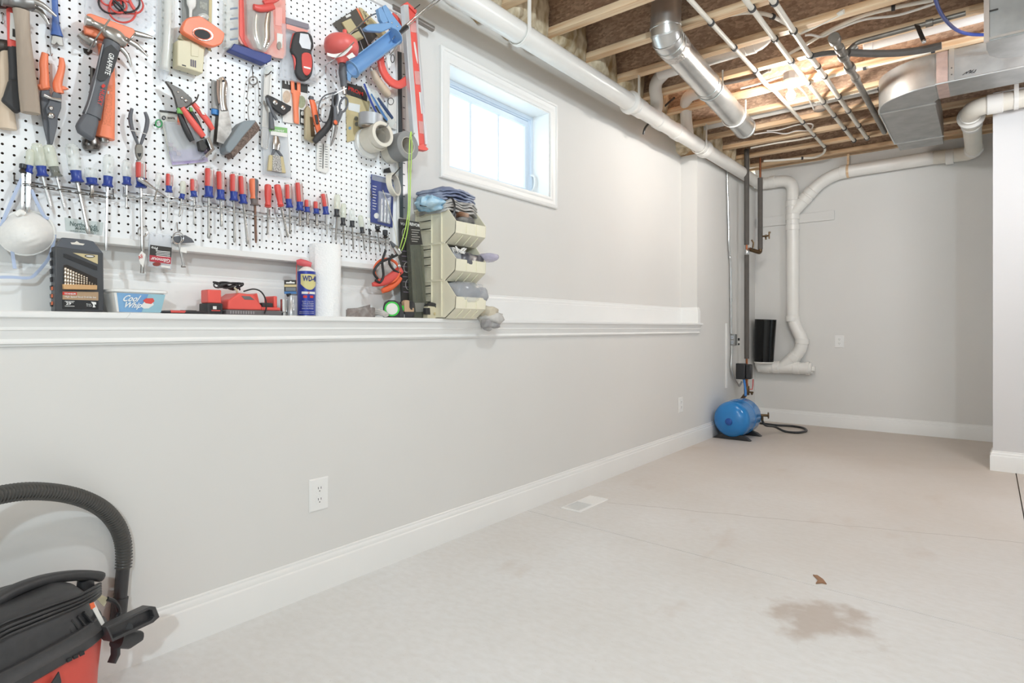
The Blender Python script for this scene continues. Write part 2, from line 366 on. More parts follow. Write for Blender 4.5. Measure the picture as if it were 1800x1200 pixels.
# ------------------------------------------------------------ window
def frame(mb, y0, y1, z0, z1, prof, x0):   # mitred picture frame; prof: (inset, out)
    return mb.loft([[(x0 + o, y0 + i, z0 + i), (x0 + o, y1 - i, z0 + i), (x0 + o, y1 - i, z1 - i), (x0 + o, y0 + i, z1 - i)] for i, o in prof], closed=True)
win = bpy.data.objects.new('window_1', None); COL.objects.link(win); win.location = (-.15, 2.62, 1.75); ORG[win] = V((-.15, 2.62, 1.75)); win['kind'] = 'structure'
cas = [(0, 0), (0, .016), (.006, .020), (.018, .020), (.022, .015), (.034, .013), (.040, .011), (.046, .012), (.060, .010), (.066, .008), (.068, 0)]
obj('casing', frame(MB(), WY0 - .067, WY1 + .067, WZ0 - .055, WZ1 + .063, cas, -.15), white_m, win, smooth=30)
obj('jamb_liner', frame(MB(), WY0 - .004, WY1 + .004, WZ0 - .004, WZ1 + .004, [(0, 0), (.014, 0), (.014, -.14), (0, -.14)], -.149), white_m, win, smooth=0)
obj('vinyl_frame', frame(MB(), WY0 + .008, WY1 - .008, WZ0 + .008, WZ1 - .008, [(0, 0), (.022, 0), (.022, -.012), (.030, -.016), (.030, -.05), (0, -.05)], -.272), vinyl_m, win, smooth=0, bevel=.0015)
obj('sash', frame(MB(), WY0 + .042, WY1 - .042, WZ0 + .042, WZ1 - .042, [(0, 0), (.030, 0), (.036, -.010), (.036, -.03), (0, -.03)], -.286), vinyl_m, win, smooth=0, bevel=.0015)
for f in (1 / 3, 2 / 3):
    y = WY0 + .078 + (WY1 - WY0 - .156) * f
    obj('muntin', MB().box((-.306, y - .009, WZ0 + .078), (-.294, y + .009, WZ1 - .078)), vinyl_m, win, bevel=.002)
obj('pane', MB().box((-.302, WY0 + .074, WZ0 + .074), (-.298, WY1 - .074, WZ1 - .074)), mat('window glass', 'f2f8ff', .02, alpha=.12, var=0), win, smooth=0)
hy = WY1 - .028
obj('sash_handle', MB().tube(spline([(-.272, hy, 1.87), (-.255, hy, 1.88), (-.243, hy, 1.92), (-.25, hy, 1.96), (-.272, hy, 1.97)]), .007, 8), white_m, win)

# ------------------------------------------------------------ ceiling: subfloor, I-joists, rim, batts
ZJ = 2.72
ceil = obj('ceiling', MB().box((-.45, -3, 3.02), (5.6, 6.95, 3.05)), osb2_m, kind='structure', smooth=0)
def ijoist(y):
    xo = random.uniform(0, 5); mb = MB().box((-.28, y - .006, ZJ + .03), (5.6, y + .006, 3.0))
    old = ORG[ceil]
    def rel(o): o.data.transform(M.Translation((-xo, 0, 0))); o.location.x += xo
    j = obj('joist', mb, osb_m, ceil, smooth=0); rel(j)
    ORG[j] = ORG[ceil] + V((xo, 0, 0))
    obj('flange', MB().box((-.28, y - .031, ZJ), (5.6, y + .031, ZJ + .038)), wood_m, j, bevel=.003, smooth=0)
    obj('flange', MB().box((-.28, y - .031, 2.982), (5.6, y + .031, 3.02)), wood_m, j, smooth=0)
JY = [2.888 + .4135 * (i - 4) for i in range(0, 14)]
for y in JY:
    if y < 6.72: ijoist(y)
obj('rim_board', MB().box((-.5, 6.80, ZJ + .036), (5.6, 6.84, 3.02)), wood2_m, ceil, smooth=0)
obj('top_plate', MB().box((-.5, 6.745, ZJ + .004), (5.6, 6.88, ZJ + .036)), wood_m, ceil, bevel=.003, smooth=0)
obj('sill_plate', MB().box((-.36, YE + .01, 2.531), (-.01, YB, 2.569)), wood2_m, ceil, bevel=.003, smooth=0)
obj('sill_plate', MB().box((-.36, -3, 2.70), (-.16, YE, 2.72)), wood2_m, ceil, smooth=0)
obj('rim_board', MB().box((-.36, -3, 2.70), (-.33, 6.8, 3.02)), osb_m, ceil, smooth=0)
obj('rim_board', MB().box((-.36, YE, 2.569), (-.33, 6.8, 2.70)), osb_m, ceil, smooth=0)
obj('stud', MB().box((-.17, YE - .002, 2.54), (-.125, YE + .05, 2.74)), wood2_m, ceil, smooth=0)
obj('stud', MB().box((-.10, YE + .01, 2.57), (-.02, YE + .048, 2.72)), wood2_m, ceil, smooth=0)
def batt(c, r, seed):
    mb = MB(); n, m_ = 22, 14; C = V(c); rings = []
    for i in range(m_ + 1):
        th = math.pi * (i + .03) / (m_ + .06); ring = []
        for j in range(n):
            ph = 2 * math.pi * j / n
            d = V((math.sin(th) * math.cos(ph), math.sin(th) * math.sin(ph), -math.cos(th)))
            k = max(abs(d.x), abs(d.y), abs(d.z)) ** -.62
            p = V((d.x * r[0], d.y * r[1], d.z * r[2])) * k
            q = p * 9 + V((seed * 3.1, seed * 1.7, 0))
            p *= 1 + .16 * mnoise.noise(q) + .07 * mnoise.noise(q * 3)
            ring.append(C + p)
        rings.append(ring)
    mb.loft(rings); obj('insulation_batt', mb, insul_m, ceil, smooth=80)
for i, y in enumerate(JY[:-1]):
    if y > 6.6: continue
    far = y > YE - .2
    batt((-.10, y + .13, 2.82 if not far else 2.76), (.15, .115, .17 if not far else .19), i); batt((-.10, y + .30, 2.85 if not far else 2.76), (.11, .10, .20), i + 40)
    if far: batt((-.2, y + .2, 2.63), (.12, .16, .09), i + 90)
# ------------------------------------------------------------ pipes, ducts and wiring overhead
def rounded(P, rad, n=6):
    P = [V(p) for p in P]; out = [P[0]]
    for i in range(1, len(P) - 1):
        a, b_, c = P[i - 1], P[i], P[i + 1]; r = min(rad, (a - b_).length * .49, (c - b_).length * .49)
        p, q = b_ + (a - b_).normalized() * r, b_ + (c - b_).normalized() * r
        for k in range(n + 1):
            t = k / n; out.append(p * (1 - t) ** 2 + b_ * 2 * t * (1 - t) + q * t * t)
    out.append(P[-1]); return out
def collar(th, name, c, ax, r, w_, m):      # ring or coupling round a pipe
    c, ax = V(c), V(ax).normalized()
    return obj(name, MB().lathe(c - ax * w_ / 2, c + ax * w_ / 2, [(0, r * .93), (.05, r), (.95, r), (1, r * .93)], 22), m, th)
PR = .057; ZP = 2.55
def ypx(px, x):                              # y of the point at photo column px on a line parallel to the left wall
    d = ray(px, 0); return CAM.y + d.y * (x - CAM.x) / d.x
mp_ = thing('drain_pipe', 'long white drain pipe hung along the top of the left wall with angled branch fittings', 'pipe', (.073, 2.5, ZP))
obj('pipe', MB().tube([(.073, -2, ZP), (.073, 6.60, ZP)], PR, 22), pvc_m, mp_)
for px in (1122, 1160, 1191, 1240): collar(mp_, 'coupling', (.073, ypx(px, .073), ZP), (0, 1, 0), PR + .006, .11, pvc_m)
obj('bell', MB().lathe((.073, ypx(1104, .073), ZP), (.073, ypx(1112, .073), ZP), [(0, PR + .004), (.3, PR + .02), (.7, PR + .02), (1, PR + .006)], 24), pvc_m, mp_)
obj('bell', MB().lathe((.073, ypx(1234, .073), ZP), (.073, ypx(1241, .073), ZP), [(0, PR + .004), (.3, PR + .018), (.7, PR + .018), (1, PR + .006)], 24), pvc_m, mp_)
yb = ypx(1150, .073)
obj('branch', MB().tube(rounded([(.073, yb, ZP), (.075, yb + .05, 2.67), onz(1150, 146, 2.78), onz(1184, 112, 2.86)], .06), .046, 18), pvc_m, mp_)
yb = ypx(1206, .073)
obj('branch', MB().tube(rounded([(.073, yb + .05, ZP), (.08, yb - .02, 2.70), onz(1206, 170, 2.80), onz(1240, 158, 2.80)], .06), .046, 18), pvc_m, mp_)
def jhook(y, name='pipe_hanger'):
    P = [(.073 + PR + .004, y, 2.72)] + [(.073 + (PR + .006) * math.cos(a), y, ZP + (PR + .006) * math.sin(a)) for a in [-k * math.pi * 1.05 / 10 for k in range(11)]]
    return MB().sweep(P, [.011] * len(P), [.003] * len(P), (0, 1, 0) if 0 else (1, 0, .2), 8, 4)
def hanger(y):
    mb = MB(); P = [(.073 + PR + .005, 2.722)] + [(.073 + (PR + .005) * math.cos(a), ZP + (PR + .005) * math.sin(a)) for a in [-k * math.pi * 1.06 / 12 for k in range(13)]]
    R = []
    for i, (x, z) in enumerate(P):
        c = V((.073, 0, ZP)); n = V((x, 0, z)) - c; n = V((1, 0, 0)) if i == 0 else n.normalized()
        R.append([V((x, y - .012, z)), V((x, y + .012, z)), V((x, y + .012, z)) + n * .006, V((x, y - .012, z)) + n * .006])
    mb.loft(R); return mb
for px, l in ((932, 'white plastic hook strap holding drain pipe above the window'), (1108, 'white plastic hook strap at the bell end beside angled pipe branch'), (1226, 'white plastic hook strap holding drain pipe above full height wall')):
    obj('pipe_hanger', hanger(min(JY, key=lambda q: abs(q - ypx(px, .073)))), pvc_m, label=l, cat='hanger', group='hook straps on the long drain pipe', smooth=40)

# drain stack on the back wall
YS = 6.685; RS = .06
st = thing('drain_stack', 'white vent stack with wye fittings standing against the back wall corner', 'pipe', (.4, YS, .53))
obj('pipe', MB().tube(rounded([(.073, 6.58, ZP), (.073, YS, ZP), (.40, YS, 2.55), (.40, YS, 1.12), (.425, YS, 1.02), (.495, YS, .88), (.47, YS, .76), (.30, YS, .595)], .12, 8), RS, 20), pvc_m, st)
obj('pipe', MB().tube([(.06, YS, .59), (.53, YS, .59)], RS, 20), pvc_m, st)
obj('pipe', MB().tube(rounded([(1.60, YS, 2.563), (.72, YS, 2.55), (.40, YS, 2.20)], .2, 8), RS, 20), pvc_m, st)
obj('elbow', MB().tube(rounded([(.17, YS, .59), (.085, YS, .59), (.085, YS, .66)], .08), RS + .004, 20), pvc_m, st)
for c, a in (((.40, YS, 2.30), (0, 0, 1)), ((.40, YS, 2.16), (0, 0, 1)), ((.40, YS, 2.05), (0, 0, 1)), ((.40, YS, 1.10), (0, 0, 1)), ((.20, YS, 2.553), (1, 0, 0)), ((.57, YS, 2.39), (1, 0, 1.1)), ((.52, YS, 2.335), (1, 0, 1.1)), ((.87, YS, 2.552), (1, 0, 0)), ((.24, YS, .59), (1, 0, 0)), ((.44, YS, .59), (1, 0, 0)), ((.49, YS, .87), (.1, 0, 1)), ((.41, YS, .70), (1, 0, 1))):
    collar(st, 'coupling', c, a, RS + .006, .06, pvc_m)
obj('cleanout_cap', MB().lathe((.53, YS, .59), (.585, YS, .59), [(0, RS + .008), (.55, RS + .008), (.56, RS - .004), (1, RS - .006)], 20), pvc_m, st)
obj('square_nut', MB().box((.585, YS - .022, .568), (.612, YS + .022, .612)), pvc_m, st, bevel=.003)
XL = 1.895; YR = 5.30
vp = thing('vent_pipe', 'cream white drain pipe turning from grey wall back toward the rear wall', 'pipe', (1.9, 5.8, ZP))
obj('pipe', MB().tube(rounded([(4.5, YR, ZP + .01), (XL, YR, ZP), (XL, YS, ZP), (1.60, YS, 2.563)], .13, 9), RS, 22), pvc2_m, vp)
for c, a, w_ in (((2.03, YR, ZP), (1, 0, 0), .09), ((XL, YR + .17, ZP), (0, 1, 0), .03), ((XL, YR + .42, ZP), (0, 1, 0), .05), ((XL, YS - .16, ZP), (0, 1, 0), .06), ((1.72, YS, ZP), (1, 0, 0), .06)):
    collar(vp, 'coupling', c, a, RS + .008, w_, pvc_m)
obj('bell', MB().lathe((XL, YR + .19, ZP), (XL, YR + .26, ZP), [(0, RS + .002), (.3, RS + .025), (.7, RS + .025), (1, RS + .003)], 24), pvc_m, vp)
obj('hanger_strap', MB().pipe((2.13, YR, ZP), (2.155, YR, ZP), RS + .006, RS + .001).box((2.13, YR - RS - .006, ZP), (2.155, YR - RS - .001, 2.72)), pvc_m, vp)
obj('hanger_strap', MB().pipe((.90, YS, 2.553), (.92, YS, 2.553), RS + .006, RS + .001).box((.90, YS - .003, 2.61), (.92, YS + .002, 2.74)), wood_m, vp)

# lengths of drain pipe lying inside the joist bays
def baypipe(label, P, r, m=pvc_m, name='drain_pipe', g=None, cols=()):
    t = thing(name, label, 'pipe', P[0], g); obj('pipe', MB().tube(rounded(P, .1), r, 18), m, t)
    for c in cols: collar(t, 'coupling', c, (1, 0, 0), r + .006, .05, m)
    return t
yq = (JY[7] + JY[8]) / 2
q = onz(1300, 92, 2.80); yA = min([(JY[i] + JY[i + 1]) / 2 for i in range(13)], key=lambda v: abs(v - q.y))
baypipe('short white drain pipe with ribbed elbow lying in joist bay beside round duct', [(onz(1235, 108, 2.80).x - .3, yA, 2.79), (onz(1345, 84, 2.80).x, yA, 2.80), (onz(1362, 84, 2.80).x, yA + .03, 2.88)], .047, cols=[(onz(1312, 92, 2.8).x, yA, 2.80), (onz(1330, 90, 2.8).x, yA, 2.80)])
q = onz(1400, 190, 2.80); yB_ = min([(JY[i] + JY[i + 1]) / 2 for i in range(13)], key=lambda v: abs(v - q.y))
baypipe('white drain pipe in the joist bay just behind the lit bulb', [(.02, yB_, 2.79), (onz(1545, 154, 2.80).x, yB_, 2.80)], .047, cols=[(onz(1448, 180, 2.8).x, yB_, 2.80)])
q = onz(1600, 58, 2.80); yC_ = min([(JY[i] + JY[i + 1]) / 2 for i in range(13)], key=lambda v: abs(v - q.y))
baypipe('white drain pipe in the joist bay behind the black iron branch pipe', [(onz(1520, 80, 2.80).x, yC_, 2.795), (2.9, yC_, 2.80)], .047, cols=[(onz(1508, 80, 2.8).x + .06, yC_, 2.80)])

# round supply duct
RD = .082; ZD = 2.632
d0, d1 = onz(1170, 66, ZD), onz(1310, 226, ZD); dax = (d1 - d0).normalized()
du = thing('round_duct', 'shiny round metal duct with an elbow and a capped end', 'duct', (d0 + d1) / 2)
obj('duct_pipe', MB().tube([d0 + dax * .10, d1], RD, 28), steel_m, du)
arc = rounded([d0 + dax * .12, d0, d0 + V((0, 0, .12)), d0 + V((.03, 0, .5))], .11, 3)
obj('elbow', MB().tube(arc, RD + .002, 28), steel_m, du, smooth=22)
for i in (1, 2, 3, 4): collar(du, 'seam_band', arc[i] if i < len(arc) else arc[-1], (arc[min(i + 1, len(arc) - 1)] - arc[i - 1]), RD + .006, .012, steel_m)
for f in (.42, .80, .985): collar(du, 'seam_band', d0.lerp(d1, f), dax, RD + .005, .014, steel_m)
obj('foil_tape', MB().lathe(d0 + dax * .10, d0 + dax * .17, [(0, RD + .004), (.3, RD + .006), (.6, RD + .004), (1, RD + .005)], 28), mat('foil tape', 'd9d2cc', .3, .6, var=.3, scale=60, bump=.8), du)
sd = dax.cross(V((0, 0, 1)))
def strapring(name, c, rr, m, up=.1):
    mb = MB(); P = [c + sd * (rr * math.cos(a)) + V((0, 0, rr * math.sin(a))) for a in [math.pi * (1.0 + k / 12) for k in range(13)]]
    P = [P[0] + V((0, 0, up))] + P + [P[-1] + V((0, 0, up))]
    return obj(name, mb.tube(P, .006, 6), m, du)
strapring('hanger_strap', d0.lerp(d1, .80), RD + .006, pvc_m); strapring('hanger_wire', d0.lerp(d1, .46), RD + .004, steel_m)

# white water tubing along the underside of the joists, with clips and tees
def pex(label, name, cols, r, px_ref, bend=()):
    a, b_ = [onz(p[0], p[1], ZJ - r - .004) for p in px_ref]
    t = thing(name, label, 'pipe', (a + b_) / 2, 'water tubes under the joists')
    P = [a, b_] if not bend else [a] + [onz(*p, ZJ - r - .004) for p in bend] + [b_]
    obj('tube', MB().tube(rounded(P, .05), r, 12), pvc2_m, t)
    for px in cols:
        for i in range(len(P) - 1):
            pa, pb = [CX + FPX * (q - CAM).dot(RT) / depth(q) for q in (P[i], P[i + 1])]
            if min(pa, pb) <= px <= max(pa, pb):
                lo, hi = 0, 1
                for _ in range(30):
                    m_ = (lo + hi) / 2; c = P[i].lerp(P[i + 1], m_); pc = CX + FPX * (c - CAM).dot(RT) / depth(c)
                    if (pc < px) == (pa < pb): lo = m_
                    else: hi = m_
                ax = (P[i + 1] - P[i]).normalized()
                obj('clip', MB().pipe(c - ax * .009, c + ax * .009, r + .005, r - .001, 14).box(c + V((-r - .006, -.008, 0)), c + V((-r, .008, r + .006))), blk2_m if px % 3 else dsteel_m, t)
                break
    return t
pex('white water tube nearest the round duct, kinked beside the lit bulb', 'water_pipe', (1250, 1291, 1328, 1411, 1431, 1449), .0135, ((1205, -9), (1449, 258)), [(1329, 126), (1345, 147), (1362, 160)])
pex('white water tube in the middle of the three long runs', 'water_pipe', (1322, 1362, 1391, 1420, 1447, 1466, 1484, 1501), .015, ((1304, -9), (1501, 247)), [(1391, 108), (1420, 146), (1446, 178)])
pex('white water tube nearest the black iron gas pipe', 'water_pipe', (1361, 1395, 1424, 1437, 1449, 1474, 1491, 1509, 1524), .0165, ((1352, -9), (1525, 244)), [(1424, 98)])
def cable(label, name, pts, r, m, z=None, cat='cable', g=None, clips=()):
    P = [onz(p[0], p[1], p[2] if len(p) > 2 else z) for p in pts]; mb = MB().tube(spline(P, 6), r, 9)
    if not clips: return obj(name, mb, m, label=label, cat=cat, group=g)
    t = thing(name, label, cat, P[0], g); obj('tube', mb, m, t)
    for i in clips:
        ax = (P[min(i + 1, len(P) - 1)] - P[max(i - 1, 0)]).normalized(); obj('clip', MB().pipe(P[i] - ax * .009, P[i] + ax * .009, r + .005, r - .001, 14), blk2_m, t)
    return t
cable('white water tube curving down to the copper riser along the back wall', 'water_pipe', [(1449, 259, 2.70), (1450, 264, 2.69), (1445, 271, 2.69), (1430, 277, 2.69), (1410, 278, 2.69), (1375, 281, 2.69), (1342, 283, 2.69)], .011, pvc2_m, cat='pipe', clips=(4,))
cable('thin straight white tube from the water line toward black riser top', 'water_pipe', [(1432, 240), (1400, 246), (1360, 252), (1320, 260)], .009, pvc2_m, 2.72, cat='pipe')
cable('looped white cable under the joists beside capped duct end', 'cable', [(1348, 230), (1370, 228), (1398, 220), (1422, 217), (1429, 221), (1422, 229), (1400, 230), (1380, 235), (1355, 232), (1325, 236)], .006, pvc_m, 2.73)
cable('short white tube curving from joist to the water tee', 'water_pipe', [(1284, 26), (1310, 22), (1335, 23), (1358, 29), (1384, 43)], .011, pvc2_m, 2.75, cat='pipe', clips=(3,))
cable('thick white tube rising from the tee into joist bay', 'water_pipe', [(1403, 59), (1440, 42), (1484, 20)], .013, pvc2_m, 2.73, cat='pipe')
cable('long curved white cable passing over black gas pipe cap', 'cable', [(1388, 94), (1420, 76), (1460, 53), (1510, 30), (1570, 14), (1640, 0)], .011, pvc2_m, 2.76, clips=(4,))
cable('thin sagging white cable below the long curved one', 'cable', [(1415, 62), (1425, 61), (1446, 64), (1470, 52), (1520, 34), (1580, 26), (1650, 4)], .007, pvc_m, 2.75)
cable('pair cable along the joist just in front of the bulb', 'cable', [(1302, 155), (1340, 145), (1380, 132), (1405, 128)], .008, pvc_m, 2.74)
cable('white cable running into the bulb box from the duct side', 'cable', [(1305, 172), (1340, 164), (1370, 156), (1384, 152)], .007, pvc_m, 2.73)
cable('white tube with end clamps crossing behind black gas pipe', 'water_pipe', [(1392, 152), (1450, 136), (1520, 118), (1580, 104), (1640, 88)], .014, pvc2_m, 2.725, cat='pipe', clips=(2, 4))
cable('flat white tube ending beside the square duct elbow', 'water_pipe', [(1432, 178), (1480, 168), (1546, 151)], .013, pvc2_m, 2.73, cat='pipe', clips=(2,))
cable('blue cable drooping beside the big square plenum', 'cable', [(1643, -8, 2.66), (1650, 15, 2.66), (1663, 36, 2.66), (1682, 53, 2.66), (1705, 60, 2.65), (1734, 61, 2.64)], .009, mat('blue cable', '3b4f9c', .35), cat='cable')
cable('black cable poking from the wall notch above the window end', 'cable', [(1131, 236, 2.45), (1134, 225, 2.50), (1143, 214, 2.58), (1165, 190, 2.74), (1185, 172, 2.76)], .008, black_m)

# black iron gas pipe with tees, branch and foam covered line
g0, g1 = onz(1464, 70, 2.625), onz(1557, 232, 2.625); gx = (g0.x + g1.x) / 2; g0.x = g1.x = gx
ga = thing('gas_pipe', 'black iron pipe with capped end and tees running below the joists', 'pipe', (g0 + g1) / 2)
obj('pipe', MB().tube([g0, g1], .0195, 16), iron_m, ga)
for f, r, w_ in ((.0, .031, .055), (.07, .026, .05), (.13, .031, .06), (.23, .031, .06), (.33, .026, .05)): collar(ga, 'fitting', g0.lerp(g1, f), (0, 1, 0), r, w_, iron_m)
b0 = g0.lerp(g1, .13); b1 = onz(1690, 10, 2.69)
obj('branch', MB().tube(rounded([b0, b0 + V((.03, 0, .03)), V((b0.x + .07, b0.y, 2.685)), V((b0.x + .58, b0.y, 2.69))], .02), .0135, 12), iron_m, ga)
collar(ga, 'fitting', (b0.x + .42, b0.y, 2.688), (1, 0, 0), .02, .035, iron_m)
collar(ga, 'fitting', b0 + V((.045, 0, .03)), (1, 0, .8), .023, .05, iron_m)
cable('sagging line in dark grey foam sleeve below the joists', 'foam_pipe', [(1492, 92), (1530, 94), (1580, 93), (1625, 87), (1655, 80)], .021, foam_m, 2.63, cat='pipe')
cable('dark foam covered stub lying in the bay in front of bulb', 'foam_pipe', [(1268, 146), (1300, 140), (1330, 132), (1352, 121)], .018, foam_m, 2.76, cat='pipe')
cable('dark foam covered line behind black gas pipe tees', 'foam_pipe', [(1422, 100), (1450, 94), (1480, 92)], .016, foam_m, 2.70, cat='pipe')
a, b_ = onz(1611, 42, 2.70), onz(1624, 73, 2.56)
sp = thing('metal_strap', 'bare metal strap dangling under the joists beside foam line', 'strap', b_); mb = MB(); mb.sweep([a, a.lerp(b_, .5), b_], .012, .0015, (.3, -.9, .1), 8, 4); obj('strap', mb, dsteel_m, sp); obj('bolt', MB().ball(b_, .011), chrome_m, sp)

# square trunk duct, elbow and leg
tr = thing('square_duct', 'square galvanised duct with curved elbow hung near the back wall', 'duct', (1.7, 4.9, 2.52))
z0, z1 = 2.522, 2.715
obj('trunk', MB().box((1.735, 4.562, z0), (3.6, 4.865, z1)), steel2_m, tr, bevel=.002, smooth=0)
c = V((1.735, 4.905, 0)); pl = [c + V((-math.sin(a), -math.cos(a), 0)) * .342 for a in [math.pi / 2 * k / 14 for k in range(15)]]
pl = pl + [V((1.712, 4.905, 0)), V((1.735, 4.865, 0))]
obj('elbow', MB().prism([V((p.x, p.y, z0)) for p in pl], (0, 0, z1 - z0)), steel2_m, tr, smooth=25)
obj('leg_duct', MB().box((1.393, 4.905, z0), (1.712, 5.82, z1)), steel2_m, tr, bevel=.002, smooth=0)
obj('end_boot', MB().hexa([(1.397, 5.825, z0 + .004), (1.708, 5.825, z0 + .004), (1.706, 6.06, z0 - .004), (1.405, 6.06, z0 - .004), (1.397, 5.825, z1), (1.708, 5.825, z1), (1.706, 6.06, z1), (1.405, 6.06, z1)]), steel2_m, tr, bevel=.002, smooth=0)
edge = [V((p.x, p.y, z0 - .004)) for p in pl[:15]]
obj('seam', MB().tube([V((3.6, 4.559, z0 - .002)), V((1.735, 4.559, z0 - .002))] + edge + [V((1.390, 5.82, z0 - .003))], .005, 6), steel_m, tr)
obj('seam', MB().box((1.385, 4.93, z0 - .006), (1.72, 4.945, z0)), steel_m, tr, smooth=0); obj('seam', MB().box((1.385, 5.81, z0 - .006), (1.72, 5.828, z0)), steel_m, tr, smooth=0)
obj('duct_tape', MB().box((1.742, 4.5595, z0 - .001), (1.80, 4.562, z1)).box((1.742, 4.56, z0 - .0012), (1.80, 4.865, z0)), mat('brown duct tape', 'b59c92', .5, var=.2, scale=25), tr, smooth=0)
obj('hanger_strap', MB().box((1.806, 4.556, z0 + .0), (1.832, 4.5595, 2.74)), steel_m, tr, smooth=0)
for z in (2.56, 2.60): obj('screw', MB().ball((1.819, 4.555, z), .004, 8, 5), dsteel_m, tr)
pts = [(1692, 132), (1696, 129), (1700, 126), (1698, 130), (1703, 125), (1707, 123), (1703, 129), (1709, 124), (1706, 128), (1712, 122)]
obj('marker_scrawl', MB().tube(spline([ony(x, y, 4.560) for x, y in pts], 3), .0016, 5), ink_m, tr)
obj('marker_scrawl', MB().tube(spline([ony(x, y, 4.560) for x, y in [(1708, 129), (1711, 126), (1712, 128), (1716, 122), (1714, 126)]], 3), .0016, 5), ink_m, tr)
pn = thing('plenum_duct', 'big square metal plenum at the upper right with rounded bottom corner', 'duct', (2.3, 4.0, 2.45))
pl = [(1.987, 3.872), (3.2, 3.872), (3.2, 4.195), (2.16, 4.195), (2.09, 4.18), (2.035, 4.14), (2.0, 4.07), (1.988, 3.98)]
obj('casing', MB().prism([(x, y, 2.452) for x, y in pl], (0, 0, .55)), steel2_m, pn, smooth=25, bevel=.002)
obj('flange', MB().box((1.978, 3.855, 2.45), (2.0, 3.872, 2.99)), mat('flange steel', 'c9bdb4', .4, .5, var=.1), pn, smooth=0)
obj('seam', MB().box((1.99, 3.862, 2.458), (3.2, 3.872, 2.470)), steel_m, pn, smooth=0)
obj('clip', MB().box((2.0, 3.858, 2.60), (2.035, 3.866, 2.604)), dsteel_m, pn, smooth=0)

# ceiling bulb in a plain socket
bl = thing('ceiling_bulb', 'lit round bulb in plain socket hanging under the joists', 'lamp', (.93, 4.41, 2.56))
bc = V((.935, 4.40, 2.595))
obj('bulb', MB().lathe(bc - V((0, 0, .032)), bc + V((0, 0, .05)), [(0, .002), (.06, .014), (.2, .026), (.4, .0315), (.58, .029), (.75, .020), (.9, .0145), (1, .0135)], 20), mat('lit bulb glass', 'fff4e0', .3, emit=14, var=0), bl)
obj('socket', MB().lathe(bc + V((0, 0, .05)), V((bc.x, bc.y, 2.70)), [(0, .018), (.3, .022), (.6, .036), (.75, .055), (1, .055)], 20), pvc_m, bl)
obj('box', MB().cyl((bc.x, bc.y, 2.70), (bc.x, bc.y, 2.755), .05, 8), mat('blue grey box', '9aa0a8', .5), bl)
pb = onz(1441, 192, 2.69)
jb = thing('junction_box', 'small flat grey electrical box hung beside the lit bulb', 'box', pb)
mb = MB(); mb.lathe(pb + V((0, 0, -.012)), pb + V((0, 0, .018)), [(0, .035), (.15, .042), (.85, .042), (1, .04)], 12); obj('box', mb, mat('grey box plastic', '8f8379', .6), jb)
obj('lead', MB().tube(spline([pb + V((-.04, 0, .005)), pb.lerp(bc, .5) + V((0, 0, .06)), bc + V((.03, 0, .075))]), .006, 8), pvc_m, jb)
# ------------------------------------------------------------ far corner: risers, conduit, control box, tank
ra = thing('foam_riser', 'tall vertical pipe in dark grey foam nearest the left wall', 'pipe', (.12, 6.083, .45))
obj('foam_sleeve', MB().tube([(.12, 6.083, 1.83), (.12, 6.083, 2.775)], .0235, 14), foam_m, ra)
obj('foam_sleeve', MB().tube([(.12, 6.083, .70), (.12, 6.083, 1.74)], .0225, 14), foam_m, ra)
obj('copper_pipe', MB().tube([(.12, 6.083, .36), (.12, 6.083, 2.80)], .011, 12), copper_m, ra)
collar(ra, 'band', (.12, 6.083, 1.755), (0, 0, 1), .024, .05, chrome_m); collar(ra, 'cap', (.12, 6.083, 2.785), (0, 0, 1), .016, .02, chrome_m)
for z in (.50, .44): collar(ra, 'coupling', (.12, 6.083, z), (0, 0, 1), .014, .03, copper_m)
collar(ra, 'ball_valve', (.12, 6.083, .385), (0, 0, 1), .026, .09, brass_m)
obj('lever', MB().sweep([(.14, 6.08, .40), (.175, 6.08, .40), (.18, 6.08, .44), (.182, 6.08, .50)], .005, .003, (0, 1, 0), 8), red_m, ra)
obj('drain_cock', MB().cyl((.14, 6.08, .37), (.185, 6.08, .37), .008, 8).ball((.17, 6.08, .355), .012, 8, 6), brass_m, ra)
rb = thing('foam_riser', 'shorter vertical pipe in dark grey foam with brass spigot', 'pipe', (.19, 6.25, 1.74))
bx, by = onz(1337, 300, 2.62).x, 0
BX, BY = .215, 6.20
obj('foam_sleeve', MB().tube([(BX, BY, 1.79), (BX, BY, 2.50)], .0235, 14), foam_m, rb)
obj('copper_pipe', MB().tube(rounded([(BX, BY, 2.70), (BX, BY, 1.765), (.15, 6.12, 1.79), (.135, 6.10, 1.79)], .04), .0105, 12), copper_m, rb)
obj('elbow_pipe', MB().tube(rounded([(BX, BY, 1.80), (BX, BY, 1.755), (.14, 6.11, 1.785)], .05), .020, 12), brass_m, rb)
obj('handle', MB().sweep([(.165, 6.13, 1.80), (.17, 6.13, 1.85), (.155, 6.12, 1.88)], .008, .004, (0, 1, 0), 8), brass_m, rb)
sg = V((BX, BY, 1.915))
obj('spigot', MB().cyl(sg + V((.02, 0, 0)), sg + V((.085, 0, .002)), .009, 10).ball(sg + V((.055, 0, 0)), .015, 10, 7).cyl(sg + V((.05, 0, 0)), sg + V((.055, 0, -.035)), .008, 10).cyl(sg + V((.085, 0, -.03)), sg + V((.085, 0, .03)), .007, 8).cyl(sg + V((.088, 0, .024)), sg + V((.088, 0, .04)), .011, 8), brass_m, rb)
